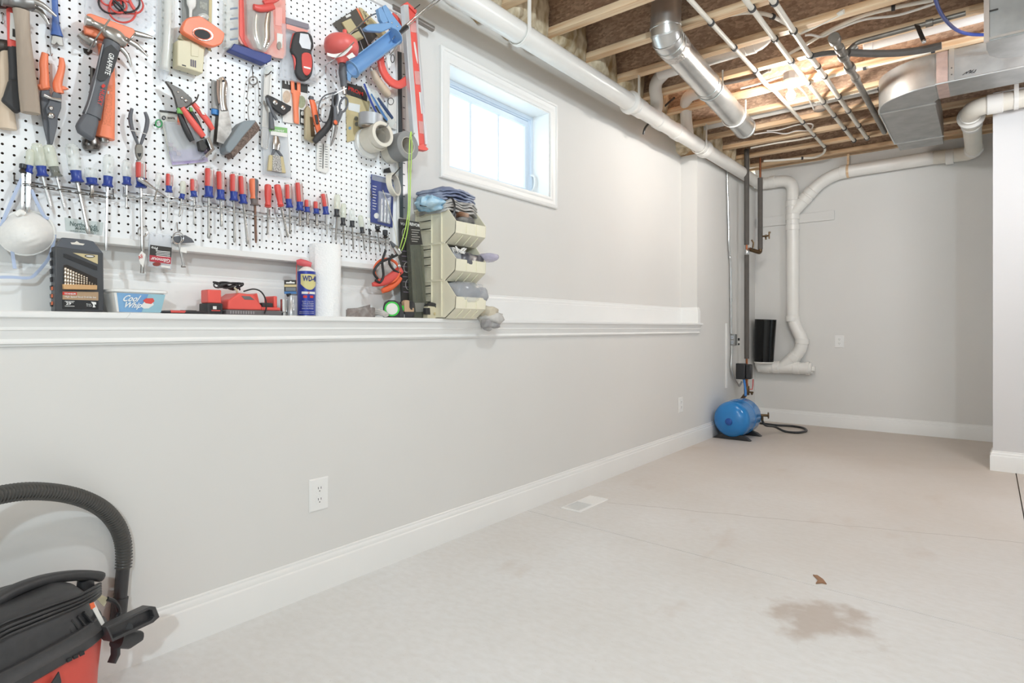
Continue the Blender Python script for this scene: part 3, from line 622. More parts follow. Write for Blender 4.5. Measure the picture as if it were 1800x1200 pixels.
# conduit, receptacle box, flexible whip, pump control
XC = .016
def cw(px, py): return onx(px, py, XC)
cu = thing('conduit', 'thin steel conduit dropping down the left wall to a receptacle box', 'conduit', cw(1285, 680))
top = cw(1278, 296)
obj('pipe', MB().tube(spline([top, cw(1280.5, 400), cw(1281, 430), cw(1284, 470), cw(1285, 586)], 5), .0095, 10), chrome_m, cu)
for p in (cw(1283, 452), cw(1285, 527)): collar(cu, 'coupling', p, (0, 0, 1), .0125, .03, chrome_m)
obj('flexible_whip', MB().tube(spline([cw(1286, 607), cw(1286, 625), cw(1285, 645), V((.03, cw(1288, 664).y, cw(1288, 664).z)), V((.05, cw(1293, 675).y, cw(1294, 677).z)), V((.085, 6.0, onx(1302, 675, .085).z)), V((.10, 5.99, onx(1307, 670, .1).z))], 8), .010, 10), steel_m, cu)
pbx = cw(1288, 597)
rc = thing('receptacle_box', 'grey metal receptacle box on the left wall below steel conduit', 'box', (.03, pbx.y, pbx.z - .05))
obj('box', MB().box((0, pbx.y - .035, pbx.z - .056), (.048, pbx.y + .035, pbx.z + .056)), steel2_m, rc, bevel=.004)
for dz in (.024, -.024):
    f = obj('socket', MB().box((.010, pbx.y - .041, pbx.z + dz - .017), (.036, pbx.y - .035, pbx.z + dz + .017)), mat('pale blue grey cover', 'b9c0c8', .4), rc, bevel=.004)
    obj('slot', MB().box((.016, pbx.y - .0416, pbx.z + dz - .004), (.018, pbx.y - .041, pbx.z + dz + .008)).box((.026, pbx.y - .0416, pbx.z + dz - .004), (.028, pbx.y - .041, pbx.z + dz + .008)), ink_m, f, smooth=0)
lp = cw(1301, 600)
lb = thing('wall_label', 'small dark printed label on the left wall beside grey receptacle box', 'label', lp)
obj('backing', MB().box((.001, lp.y - .035, lp.z - .045), (.002, lp.y + .035, lp.z + .045)), card_m, lb, smooth=0)
obj('print_block', MB().box((.002, lp.y - .03, lp.z + .008), (.0025, lp.y + .03, lp.z + .035)).box((.002, lp.y - .025, lp.z - .038), (.0025, lp.y + .025, lp.z - .018)), ink_m, lb, smooth=0)
py_ = cw(1279, 640).y
obj('corner_strip', MB().box((0, py_ - .018, .42), (.012, py_ + .018, onx(1279, 568, 0).z)), white_m, label='white vertical trim strip on the left wall behind the blue tank', cat='strip', bevel=.002)
cb0 = V((.10, 6.0, .555))
cbx = thing('pump_switch', 'black pump control box behind the copper pipe', 'switch', cb0)
obj('cover', MB().box((.045, 5.98, .50), (.135, 6.05, .655)), black_m, cbx, bevel=.006)
obj('side_cover', MB().prism([(.136, 5.985, .505), (.136, 6.045, .505), (.136, 6.05, .58), (.136, 6.045, .65), (.136, 5.985, .65)], (.055, 0, 0)), black_m, cbx, bevel=.012)
obj('blue_tube', MB().tube(spline([(.115, 6.01, .50), (.125, 6.01, .44), (.135, 6.0, .38), (.14, 5.98, .34)], 5), .011, 10), mat('blue sleeve', '3f84cf', .4), cbx)
# blue pressure tank
TX, TZ, TR = .185, .180, .162
tk = thing('pressure_tank', 'bright blue horizontal pressure tank on black feet in the corner', 'tank', (TX, 5.58, 0))
prof = [(0, .0), (.0, .01), (.006, .05), (.025, .095), (.06, .128), (.10, .148), (.16, .159), (.2, TR), (.8, TR), (.84, .159), (.90, .148), (.94, .128), (.975, .095), (1, .03)]
obj('shell', MB().lathe((TX, 5.365, TZ), (TX, 5.86, TZ), prof, 40), tank_m, tk, smooth=60)
obj('seam_ring', MB().lathe((TX, 5.60, TZ), (TX, 5.612, TZ), [(0, TR - .002), (.3, TR + .003), (.7, TR + .003), (1, TR - .002)], 40), tank_m, tk)
obj('air_cap', MB().lathe((TX, 5.369, TZ - .012), (TX, 5.355, TZ - .012), [(0, .032), (.6, .031), (.9, .024), (1, .005)], 18), mat('dark blue cap', '1b50a0', .4), tk)
for y in (5.43, 5.74):
    obj('foot', MB().prism([(TX - .17, y, 0), (TX + .17, y, 0), (TX + .13, y, .03), (TX + .075, y, .05), (TX, y, .022), (TX - .075, y, .05), (TX - .13, y, .03)], (0, .05, 0)), black_m, tk, bevel=.004)
    obj('saddle', MB().box((TX - .06, y + .01, .012), (TX + .06, y + .045, .03)), black_m, tk)
dv = V((TX + .13, 5.80, .19))
obj('drain_valve', MB().cyl(dv + V((0, 0, 0)), dv + V((.075, .03, 0)), .012, 10).lathe(dv + V((.075, .03, 0)), dv + V((.082, .033, 0)), [(0, .03), (1, .03)], 8).cyl(dv + V((.03, .01, 0)), dv + V((.03, .01, -.05)), .011, 10), brass_m, tk)
obj('outlet_stem', MB().cyl((.12, 6.083, .36), (.12, 5.9, .30), .018, 12).cyl((.12, 5.92, .31), (.15, 5.80, .24), .018, 12), brass_m, tk)
h0 = dv + V((.03, .01, -.05))
hz = .012
obj('drain_hose', MB().tube(spline([h0, h0 + V((.03, 0, -.04)), onz(1362, 750, .06), onz(1380, 758, hz), onz(1402, 760, hz), onz(1417, 757, hz), onz(1412, 752, hz), onz(1392, 748.5, hz), onz(1365, 747, hz), onz(1340, 744, hz), onz(1325, 742, hz)], 8), .011, 10), black_m, label='black drain hose looped on the floor beside blue tank', cat='hose')
# tall dark metal sleeve standing on the drain elbow
c0 = V((.125, 6.64, .645))
bk = thing('vent_sleeve', 'shiny black metal sleeve standing on the white drain elbow', 'sleeve', c0)
obj('sleeve', MB().lathe(c0, c0 + V((.018, 0, .45)), [(0, .085), (0, .096), (1, .108), (1, .102), (.02, .085)], 26), mat('black enamel steel', '262626', .16, .6, var=.2, scale=20), bk)
obj('base_ring', MB().cyl(c0 + V((0, 0, -.012)), c0, .10, 24), pvc_m, bk)
# boards and outlets
obj('backer_board', MB().box((.02, YB - .022, 2.097), (.777, YB, 2.193)), wall_m, label='painted horizontal board behind the white vent stack on back wall', cat='board', bevel=.003)
def outlet(c, ex, _z, label):
    c, ex = V(c), V(ex); ez = V((0, 0, 1)); n = ex.cross(ez)
    t = thing('wall_outlet', label, 'outlet', c - ez * .062, 'white duplex outlets'); w_, h_ = .042, .0625
    R = [[c + ex * (a * w_ * k) + ez * (b_ * h_ * k2) + n * d for a, b_ in ((-1, -1), (1, -1), (1, 1), (-1, 1))] for k, k2, d in ((1, 1, 0), (1, 1, .002), (.9, .93, .006))]
    obj('cover_plate', MB().loft(R), white_m, t, smooth=0, bevel=.001)
    for dz in (.0235, -.0185):
        p = c + ez * (dz - .0025)
        f = obj('socket', MB().prism([p + n * .006 + ex * (.0165 * x) + ez * (.0145 * y) for x, y in ((-.7, -1), (.7, -1), (1, -.5), (1, .5), (.7, 1), (-.7, 1), (-1, .5), (-1, -.5))], n * .0018), white_m, t, smooth=0)
        mb = MB()
        for x in (-.006, .006): mb.obox(p + ex * x + ez * .004 + n * .0078, ex * .0011, ez * .0042, n * .0004)
        mb.obox(p - ez * .0075 + n * .0078, ex * .002, ez * .002, n * .0004); obj('slot', mb, ink_m, f, smooth=0)
    obj('screw', MB().ball(c + n * .0062, .0025, 8, 5), white_m, t)
outlet((0, 1.320, .368), (0, 1, 0), 0, 'nearest white wall outlet below the long white ledge')
outlet((0, 4.742, .367), (0, 1, 0), 0, 'white wall outlet low on the left wall near blue tank')
outlet((.82, YB, .868), (1, 0, 0), 0, 'white wall outlet on the back wall right of the stack')
# floor register
v0, v1 = (.135, 2.765), (.262, 3.08)
fr = thing('floor_register', 'white metal floor register beside the left baseboard', 'register', ((v0[0] + v1[0]) / 2, (v0[1] + v1[1]) / 2, 0))
mb = MB(); mb.loft([[(v0[0] + i, v0[1] + i, z), (v1[0] - i, v0[1] + i, z), (v1[0] - i, v1[1] - i, z), (v0[0] + i, v1[1] - i, z)] for i, z in ((0, 0), (0, .002), (.004, .005), (.014, .006), (.014, .0015))], cap=False)
obj('rim', mb, white_m, fr, smooth=0)
obj('damper', MB().box((v0[0] + .014, v0[1] + .014, .0002), (v1[0] - .014, v1[1] - .014, .0014)), mat('register dark', '4c4c50', .7), fr, smooth=0)
ym = (v0[1] + v1[1]) / 2
obj('flap', MB().box((v0[0] + .014, ym + .006, .001), (v1[0] - .014, v1[1] - .014, .005)).box((v0[0] + .014, ym - .006, .001), (v1[0] - .014, ym + .006, .0055)), white_m, fr, smooth=0)
for i in range(14):
    y = v0[1] + .022 + i * (ym - .006 - v0[1] - .03) / 13
    obj('louver', MB().box((v0[0] + .014, y, .001), (v1[0] - .014, y + .0045, .0048)), white_m, fr, smooth=0)
# wood splinter on the slab
p = [onz(x, y, .0005) for x, y in ((1429, 1011), (1437, 1012), (1447, 1019), (1453, 1027), (1445, 1025), (1434, 1026), (1438, 1020))]
obj('wood_splinter', MB().prism(p, (0, 0, .004)), mat('splinter wood', '9a7458', .7), label='small brown wood splinter lying on the concrete floor', cat='splinter', smooth=0)

# ------------------------------------------------------------ shop vacuum, its long side turned a little from the wall
VO = V((.30, .54, 0)); VU = V((-.447, .894, 0)); VN = V((.894, .447, 0)); VC = VO - VU * .165 - VN * .150
vc = thing('shop_vacuum', 'red and black wet dry vacuum with black cord wrapped on its lid', 'vacuum', (VC.x, VC.y, 0))
def vring(hu, hn, z, du=0, n=40, sq=3.2):
    R = []
    for i in range(n):
        a = 2 * math.pi * (i + .5) / n; c_, s_ = math.cos(a), math.sin(a)
        R.append(VC + VU * (du + hu * math.copysign(abs(c_) ** (2 / sq), c_)) + VN * (hn * math.copysign(abs(s_) ** (2 / sq), s_)) + V((0, 0, z)))
    return R
def vp_(px, py, d=0):                       # photo point on the vacuum's front plane moved back by d
    r = ray(px, py); p0 = VO - VN * d; return CAM + r * ((p0 - CAM).dot(VN) / r.dot(VN))
vred = mat('vacuum red plastic', 'dc5548', .42, var=.06)
vblk = mat('vacuum black plastic', '3d3d3f', .42, var=.12, scale=60, bump=.05)
obj('drum', MB().loft([vring(.19, .135, .03), vring(.195, .14, .15), vring(.203, .147, .235), vring(.203, .147, .262)]), vred, vc, smooth=50)
obj('base', MB().loft([vring(.185, .13, 0), vring(.19, .135, .03)]), vblk, vc)
obj('rim', MB().loft([vring(.207, .152, .238), vring(.211, .156, .243), vring(.211, .156, .262), vring(.205, .150, .268), vring(.200, .145, .285), vring(.196, .141, .288)]), vblk, vc, smooth=30)
obj('lid', MB().loft([vring(.188, .132, .285), vring(.184, .130, .305), vring(.176, .120, .340, -.004), vring(.162, .104, .366, -.012), vring(.140, .085, .376, -.02)]), vblk, vc, smooth=40)
H = [vp_(x, y, .15) for x, y in ((-70, 1110), (-30, 1072), (20, 1040), (70, 1021), (120, 1012), (160, 1011), (177, 1014))]
obj('carry_handle', MB().sweep(spline(H, 4), [.013] * 24 + [.008], [.018] * 24 + [.014], VN, 12, 3), vblk, vc, smooth=45)
obj('handle_post', MB().sweep([vp_(150, 1018, .15), vp_(150, 1035, .15), vp_(152, 1060, .15)], [.018, .022, .03], [.014] * 3, VN, 12, 3), vblk, vc)
for k, (oy, dd) in enumerate(((0, .035), (9, .03), (17, .03), (26, .028), (34, .04))):
    P = [vp_(-60, 1136 + oy * 1.3, .04), vp_(0, 1098 + oy, dd), vp_(50, 1078 + oy * .9, dd), vp_(100, 1060 + oy * .8, dd), vp_(140, 1046 + oy * .7, dd + .01), vp_(168, 1031 + oy * .6, dd + .03), vp_(176, 1026 + oy * .5, .11), vp_(166, 1030 + oy * .4, .16)]
    obj('cord_loop', MB().tube(spline(P, 5), .0042, 8), black_m, vc)
for oy in (0, 9): obj('cord_loop', MB().tube(spline([vp_(-5, 1080 + oy, .19), vp_(40, 1054 + oy, .19), vp_(85, 1036 + oy, .19), vp_(124, 1031 + oy * .5, .19)], 5), .0042, 8), black_m, vc)
for k in range(5):
    x = 100 + k * 11.5; y = 1103 - k * 6.7
    obj('vent_slot', MB().sweep([vp_(x, y, .030), vp_(x + 20, y + 23, .022)], [.0038] * 2, [.006] * 2, VN, 8), black_m, vc)
obj('label', MB().prism([vp_(x, y, .012) for x, y in ((158, 1061), (166, 1058), (184, 1094), (179, 1099))], -VN * .002), card_m, vc, smooth=0)
obj('label_band', MB().prism([vp_(x, y, .0105) for x, y in ((158, 1061), (165, 1058), (168, 1066), (161, 1071))], -VN * .002), orange2_m, vc, smooth=0)
obj('hang_tag', MB().prism([vp_(x, y, .10) for x, y in ((168, 1051), (176, 1044), (191, 1051), (183, 1066))], -VN * .001), mat('cream tag', 'd8d3b4', .6), vc, smooth=0)
obj('strain_relief', MB().tube(spline([vp_(188, 1052, .1), vp_(200, 1057, .1), vp_(208, 1068, .1), vp_(208, 1083, .1), vp_(200, 1095, .1)], 5), .0058, 8), black_m, vc)
for i in range(5): obj('relief_rib', MB().lathe(vp_(208.5 - i * 1.2, 1076 + i * 4, .1), vp_(208 - i * 1.4, 1078 + i * 4, .1), [(0, .0075), (1, .0075)], 10), black_m, vc)
T = [vp_(216, 1000, .20), vp_(211, 1052, .20), vp_(207, 1090, .20), vp_(204, 1112, .20)]
obj('hose_cuff', MB().tube(T[:2], .0175, 18), vblk, vc); obj('hose_port', MB().tube(T[1:], .021, 18), vblk, vc); collar(vc, 'cuff_ring', T[1], T[0] - T[1], .0215, .006, vblk)
P = spline([vp_(x, y, .20) for x, y in ((216.5, 1001), (218, 980), (216, 952), (206, 924), (185, 898), (155, 880), (115, 868), (65, 863), (20, 866), (-30, 878), (-80, 905), (-120, 950))], 26)
L_ = [0]
for a, b_ in zip(P, P[1:]): L_.append(L_[-1] + (b_ - a).length)
Q = []; R_ = []; s = 0; j = 0; step = .0022
while s < L_[-1]:
    while j < len(L_) - 2 and L_[j + 1] < s: j += 1
    Q.append(P[j].lerp(P[j + 1], (s - L_[j]) / max(1e-9, L_[j + 1] - L_[j]))); R_.append(.0226 if len(Q) % 4 == 0 else .0178 if len(Q) % 4 in (1, 3) else .0172); s += step
obj('ribbed_hose', MB().tube(Q, R_, 18), mat('hose plastic', '5b5956', .3, var=.05), vc, smooth=30)
trn = -VN * .03
obj('accessory_tray', MB().prism([vp_(x, y, .0) for x, y in ((187, 1102), (266, 1065), (274, 1066), (281, 1084), (270, 1094), (198, 1128), (189, 1118))], trn), vblk, vc, bevel=.003)
pts_o = [(187, 1102), (266, 1065), (274, 1066), (281, 1084), (270, 1094), (198, 1128)]; pts_i = [(192, 1104), (263, 1071), (268, 1072), (272, 1084), (266, 1090), (199, 1122)]
mb = MB(); n = 6; a = [vp_(*p, -.014) for p in pts_o]; b2 = [vp_(*p, -.014) for p in pts_i]; dn = -VN * .014
mb.add(a + b2 + [p + dn for p in a] + [p + dn for p in b2], [(i, (i + 1) % n, n + (i + 1) % n, n + i) for i in range(n)] + [(i, 2 * n + i, 2 * n + (i + 1) % n, (i + 1) % n) for i in range(n)] + [(n + i, n + (i + 1) % n, 3 * n + (i + 1) % n, 3 * n + i) for i in range(n)])
obj('tray_wall', mb, vblk, vc, bevel=.0015)
obj('tray_hole', MB().cyl(vp_(224, 1104, -.001), vp_(224, 1104, -.0025), .0125, 18), ink_m, vc)
obj('latch_foot', MB().sweep([vp_(205, 1125, .04), vp_(225, 1124, .04), vp_(242, 1117, .04)], [.018, .022, .014], [.02] * 3, VN, 14, 3), vblk, vc)
obj('side_latch', MB().sweep([vp_(203, 1128, .05), vp_(203, 1150, .05), vp_(196, 1165, .05)], [.007, .007, .005], [.012] * 3, VN, 10, 3), vblk, vc)
for k in range(3): obj('rim_notch', MB().prism([vp_(x + k * 11, y - k * 5.3, -.0065) for x, y in ((117, 1158), (125, 1154), (126, 1160), (118, 1164))], VN * .002), ink_m, vc, smooth=0)
obj('rim_tab', MB().prism([vp_(x, y, -.0065) for x, y in ((86, 1205), (102, 1180), (106, 1196), (104, 1225))], VN * .003), vblk, vc, smooth=0)
# ------------------------------------------------------------ pegboard with real holes
PY1 = W(702, 320).y; PZ0 = 1.258; PZ1 = W(704, 20).z
pg = thing('pegboard', 'large white framed pegboard full of holes hung above the ledge', 'pegboard', (-.12, .6, PZ0))
mb = MB(); G = .0254; y0h, z0h = .4054 - 2 * G, 1.8336
iy = range(0, int((PY1 - .012 - y0h) / G)); k0 = -int((z0h - PZ0 - .022) / G); k1 = int((PZ1 - .02 - z0h) / G)
hb_ = MB()
for i in iy:
    for k in range(k0, k1 + 1):
        cy, cz = y0h + i * G, z0h + k * G; h = G / 2; r = .0036
        sq = [(h, 0), (h, h), (0, h), (-h, h), (-h, 0), (-h, -h), (0, -h), (h, -h)]
        oc = [(r * math.cos(math.pi / 4 * j), r * math.sin(math.pi / 4 * j)) for j in range(8)]
        n = len(mb.v)
        mb.v += [V((XP, cy + a, cz + b)) for a, b in sq] + [V((XP, cy + a, cz + b)) for a, b in oc] + [V((XP - .005, cy + a * .9, cz + b * .9)) for a, b in oc]
        for j in range(8):
            q = (j + 1) % 8
            mb.f.append((n + j, n + q, n + 8 + q, n + 8 + j)); mb.mi.append(0)
            mb.f.append((n + 8 + j, n + 8 + q, n + 16 + q, n + 16 + j)); mb.mi.append(1)
ya, yb = y0h - G / 2, y0h + (iy[-1] + .5) * G; za, zb = z0h + (k0 - .5) * G, z0h + (k1 + .5) * G
def quad(a, b, c, d): mb.add([(XP, a, b), (XP, c, b), (XP, c, d), (XP, a, d)], [(0, 1, 2, 3)])
quad(-.62, PZ0, ya, PZ1); quad(ya, PZ0, yb, za); quad(ya, zb, yb, PZ1); quad(yb, PZ0, PY1, PZ1)
me = obj('hardboard', mb, [peg_m, hole_m], pg, smooth=0)
obj('backing', MB().box((XP - .04, -.6, PZ0 + .01), (XP - .0051, PY1 - .005, PZ1 - .01)), hole_m, pg, smooth=0)  # dark sheet added behind the holes, standing in for shade in the gap
FR = .012
obj('rail', MB().box((XP - .04, -.62, PZ0), (XP + FR, PY1, PZ0 + .021)), white_m, pg, bevel=.002, smooth=0)
obj('rail', MB().box((XP - .04, -.62, PZ1 - .024), (XP + FR, PY1, PZ1)), white_m, pg, bevel=.002, smooth=0)
obj('stile', MB().box((XP - .04, PY1 - .022, PZ0 + .021), (XP + FR, PY1, PZ1 - .024)), white_m, pg, bevel=.002, smooth=0)

# ------------------------------------------------------------ screwdriver racks and screwdrivers
hexes = {'clear': clear_m, 'green': clrgreen_m}
wire_m = mat('rack wire', '7d7872', .4, .7, var=.2); wire2_m = mat('bright rack wire', 'c8c8c6', .3, .8, var=.1)
def rack(label, u0, u1, l0, l1, rings, m, r=.0017):
    a = W(*l0, .012); t = thing('tool_rack', label, 'rack', a, 'wire screwdriver racks')
    mb = MB(); mb.tube([W(*u0, .006), W(*u1, .006)], r, 6); obj('back_rail', mb, m, t)
    mb = MB(); mb.tube([W(*l0, .012), W(*l1, .012)], r, 6); obj('front_rail', mb, m, t)
    for p, q in ((u0, l0), (u1, l1)): obj('end_post', MB().tube([W(p[0], p[1] - 9, .002), W(p[0], p[1], .008), W(*q, .012)], r, 6), m, t)
    for px in rings:
        f = (px - l0[0]) / (l1[0] - l0[0]); c = W(*l0, .012).lerp(W(*l1, .012), f); c.x = XP + .030; c.z -= .001; rr = .0155
        obj('ring', MB().tube([c + V((rr * math.cos(k * math.pi / 8), rr * math.sin(k * math.pi / 8), 0)) for k in range(16)], r, 6, closed=True), m, t)
    return t
rack('first wire rack from the left holding large clear handled screwdrivers', (25, 316), (199, 341), (27, 323), (200, 350), (46, 77, 105, 135, 164, 187), wire_m)
rack('second wire rack below the diagonal pliers holding small screwdrivers', (217, 337), (343, 352), (216, 345), (345, 364), (223, 247, 272, 296, 319, 341), wire2_m)
rack('third wire rack holding big red and blue screwdrivers', (355, 353), (474, 377), (358, 362), (475, 385), (368, 388, 411, 428, 448, 470), wire2_m)
rack('fourth wire rack with tilted red screwdriver and two stubby drivers', (483, 374), (572, 390), (486, 382), (575, 397), (495, 509, 527, 541, 557, 573), wire2_m)
rack('rightmost wire rack holding black collared nut drivers', (580, 400), (683, 421), (584, 408), (684, 428), (592, 604, 619, 637, 650, 664, 678), wire2_m)
blk_m = mat('black collar', '35363a', .35)
def drv(label, top, hb, cb, tip, w_, sw, kind='clear', col=None, off=.030, smat=None, blade=True, group='screwdrivers on the racks'):
    col = col or blue_m; smat = smat or shaft_m
    T, Hb, Cb, Tp = W(*top, off), W(*hb, off), W(*cb, off), W(*tip, off)
    k = depth(T) / FPX; r = w_ / 2 * k; sr = sw / 2 * k
    t = thing('screwdriver', label, 'screwdriver', Tp, group)
    ax = Hb - T; n = 12
    if kind == 'black':
        obj('handle', MB().tube([T, T + ax * .1, T + ax * .8, Hb], [r * .7, r, r, r * .7], n), blk_m, t)
    else:
        mb = MB(); prof = [(0, .2), (.02, .6), (.06, .82), (.12, .80), (.15, .97), (.2, 1), (.9, 1), (1, .9)]
        if kind in ('solid', 'orange'): prof = [(0, .5), (.03, .85), (.12, 1), (.55, .95), (.75, .8), (.88, .75), (1, .95)]
        for a, s_ in prof: pass
        P = [T + ax * a for a, _ in prof]; mb.tube(P, [r * s_ for _, s_ in prof], n)
        if kind == 'stripe':
            nf = (len(prof) - 1) * n
            for q in range(nf):
                ring, j = divmod(q, n)
                if ring >= 4 and (j // 2) % 2 == 0: mb.mi[q] = 1
            obj('handle', mb, [clear_m, red_m], t); obj('core', MB().tube([T + ax * .2, T + ax * .95], r * .55, 8), red_m if w_ > 10 else clear_m, t)
        elif kind == 'orange':
            for q in range((len(prof) - 1) * n):
                if (q % n) // 2 % 3 == 0: mb.mi[q] = 1
            obj('handle', mb, [orange_m, grey_m], t)
        elif kind == 'solid': obj('handle', mb, red_m, t)
        else: obj('handle', mb, {'clear': clear_m, 'green': clrgreen_m}[kind], t)
    if kind not in ('solid', 'black'):
        cx = Cb - Hb; obj('collar', MB().tube([Hb, Hb + cx * .25, Hb + cx * .7, Hb + cx * .92, Cb], [r * .86, r * .80, r * .78, r * 1.05, r * .95], n), col, t)
    else: obj('collar', MB().tube([Hb, Hb.lerp(Cb, .5), Cb], [r * .6, r * 1.05, r * .5], n), dsteel_m if kind == 'black' else red2_m, t)
    s0 = Cb; d = Tp - s0
    obj('shaft', MB().tube([s0 - d * .02, s0 + d * .86, s0 + d * .93, Tp], [sr, sr, sr * (1.35 if blade else .95), sr * (.9 if blade else .5)], 8), smat, t)
    return t
D = [
 ('pale handled nut driver with silver ferrule hung above the white dust mask', (54, 262), (52, 291), (50, 304), (49, 373), 13, 8, 'green', None, chrome_m),
 ('slim chrome nut driver at the left end of the first rack', (41, 288), (40, 297), (40, 305), (39, 371), 11, 5, 'black', chrome_m, chrome_m),
 ('pale green screwdriver with blue collar under the red snips', (64, 251), (72, 292), (75, 310), (90, 368), 18, 5, 'green', None, chrome_m),
 ('pale screwdriver with clear collar tilted right under the red snips', (84, 254), (94, 293), (100, 311), (114, 370), 18, 4.5, 'green', smoke_m, chrome_m),
 ('largest clear screwdriver with tilted grey shaft over the business card', (125, 252), (133, 300), (136, 320), (156, 411), 20, 6, 'clear', None, None),
 ('stubby clear screwdriver with blue collar below the metal mallet head', (160, 295), (161, 313), (162, 325), (161, 349), 20, 6, 'clear', None, None),
 ('clear screwdriver with longest shaft at right end of first rack', (191, 272), (190, 310), (189, 328), (186, 442), 17, 4.5, 'clear', None, chrome_m),
 ('clear screwdriver with short shaft at left end of second rack', (223, 281), (223, 311), (223, 325), (222, 367), 15, 3.5, 'clear', None, None),
 ('red and clear long screwdriver directly below the diagonal pliers', (247, 282), (247, 313), (248, 330), (250, 440), 17, 4.5, 'stripe', None, None),
 ('small clear screwdriver leaning left between two red ones', (279, 303), (277, 326), (276, 333), (271, 354), 10, 3, 'clear', clear_m, None),
 ('small red screwdriver over the wire hook above red label bag', (298, 303), (297, 327), (297, 338), (295, 390), 12, 2.6, 'stripe', None, None),
 ('small cloudy white screwdriver with blue collar in second rack', (322, 318), (321, 341), (319, 349), (315, 381), 10, 2.5, 'green', None, None),
 ('small red screwdriver at right end of second rack', (340, 312), (340, 336), (341, 346), (341, 395), 12, 2.8, 'stripe', None, None),
 ('big red and clear screwdriver at left end of third rack', (368, 292), (367, 328), (367, 347), (367, 419), 16, 4.5, 'stripe', None, None),
 ('big screwdriver with red right side, second in third rack', (387, 297), (388, 334), (388, 351), (389, 398), 15, 3.8, 'stripe', None, None),
 ('striped screwdriver touching its neighbour, third in third rack', (411, 302), (411, 337), (411, 353), (412, 426), 15, 3.8, 'stripe', None, None),
 ('striped screwdriver beside the orange one, shaft flared at tip', (425, 305), (427, 342), (428, 358), (435, 429), 14, 4, 'stripe', None, None),
 ('orange and charcoal screwdriver with brown shaft', (446, 314), (447, 350), (448, 361), (450, 427), 16, 4.5, 'orange', mat('orange grey ferrule', '7a6f6c', .4), mat('brown steel', '7d5f50', .4, .5)),
 ('solid red screwdriver hanging straight at right end of third rack', (471, 324), (471, 361), (471, 365), (470, 412), 12, 3, 'solid', None, None),
 ('solid red screwdriver tilted at left end of fourth rack', (487, 324), (493, 360), (494, 364), (506, 417), 12, 4, 'solid', None, None),
 ('screwdriver with red printed stripe beside the tilted red one', (506, 321), (507, 350), (509, 365), (510, 411), 13, 3.5, 'stripe', None, None),
 ('screwdriver with red printed stripe and domed clear end cap', (524, 316), (527, 355), (527, 370), (527, 398), 14, 4, 'stripe', None, None),
 ('left stubby red and clear screwdriver of the two', (540, 350), (540, 364), (540, 373), (541, 395), 11, 5, 'stripe', None, None),
 ('right stubby red and clear screwdriver of the two', (556, 353), (556, 367), (556, 376), (557, 397), 12, 5, 'stripe', None, None),
 ('red and clear screwdriver leaning at right end of fourth rack', (568, 337), (572, 363), (573, 377), (574, 412), 12, 3, 'stripe', None, chrome_m),
 ('tallest grey clear nut driver with black collar', (593, 341), (592, 368), (592, 381), (590, 422), 11, 3.4, 'green', blk_m, None),
 ('second grey clear nut driver beside the tallest one', (604, 357), (603, 383), (603, 396), (605, 430), 10, 3, 'green', blk_m, None),
 ('slim grey clear nut driver above the paper towel edge', (618, 367), (619, 388), (619, 399), (621, 438), 10, 2.6, 'clear', blk_m, None),
 ('grey clear nut driver leaning right in rightmost rack', (633, 378), (636, 399), (637, 410), (641, 440), 9, 2.4, 'green', blk_m, None),
 ('thinnest nut driver with pale pencil thin handle', (648, 381), (649, 402), (650, 412), (650, 442), 5, 2.2, 'clear', blk_m, None),
 ('short black nut driver under the blue bit package', (663, 397), (664, 404), (664, 408), (668, 443), 9, 2.2, 'black', None, None),
 ('black nut driver at the very end of rightmost rack', (677, 404), (677, 414), (678, 419), (678, 444), 9, 2.4, 'black', None, None),
]
for d in D: drv(d[0], d[1], d[2], d[3], d[4], d[5], d[6], d[7], d[8], smat=d[9], blade=(d[9] is None))
# chrome driver lying across the second rack
ld = thing('screwdriver', 'slim silver screwdriver lying slantwise across the second rack', 'screwdriver', W(266, 330, .05), 'screwdrivers on the racks')
obj('handle', MB().tube([W(x, y, .052) for x, y in ((243, 312), (245, 314), (252, 319), (266, 328), (272, 332))], [.006, .0085, .008, .005, .003], 12), chrome_m, ld)
obj('shaft', MB().tube([W(270, 331, .052), W(291, 345, .05)], .0022, 8), shaft_m, ld)
# ------------------------------------------------------------ hand tools on the pegboard
def T(name, label, cat, px, py, group=None): return thing(name, label, cat, W(px, py, .0), group)
def S(t, n, pts, off, m, flat=.7, p=2.4, seg=12, k=3, **kw):
    if len(pts) > 2 and k:
        P3 = [V(q[:3]) for q in pts]; P3 = spline(P3, k); pts = [tuple(q) for q in P3]
    return obj(n, MB().stroke(pts, off, flat, seg, p), m, t, smooth=50, **kw)
def PL(t, n, pts, off, th, m, bev=.0015, **kw): return obj(n, MB().poly(pts, off, th), m, t, bevel=bev, smooth=30, **kw)
def WR(t, n, pts, r, off, m, k=5): return obj(n, MB().wire(pts, r, off, 8, k), m, t)
def RG(t, n, cx, cy, rx, ry, r, off, m, rot=0, n_=24, tilt=0):
    P = []
    for i in range(n_):
        a = 2 * math.pi * i / n_; x, y = rx * math.cos(a), ry * math.sin(a)
        P.append(W(cx + x * math.cos(rot) - y * math.sin(rot), cy + x * math.sin(rot) + y * math.cos(rot), off + tilt * math.cos(a)))
    return obj(n, MB().tube(P, r, 8, closed=True), m, t)
def BL(t, n, px, py, r, off, m, fx=.6): return obj(n, MB().ball(W(px, py, off), (r * fx, r, r), 12, 8), m, t)
def EL(cx, cy, rx, ry, rot=0, n_=20): return [(cx + rx * math.cos(a) * math.cos(rot) - ry * math.sin(a) * math.sin(rot), cy + rx * math.cos(a) * math.sin(rot) + ry * math.sin(a) * math.cos(rot)) for a in [2 * math.pi * i / n_ for i in range(n_)]]

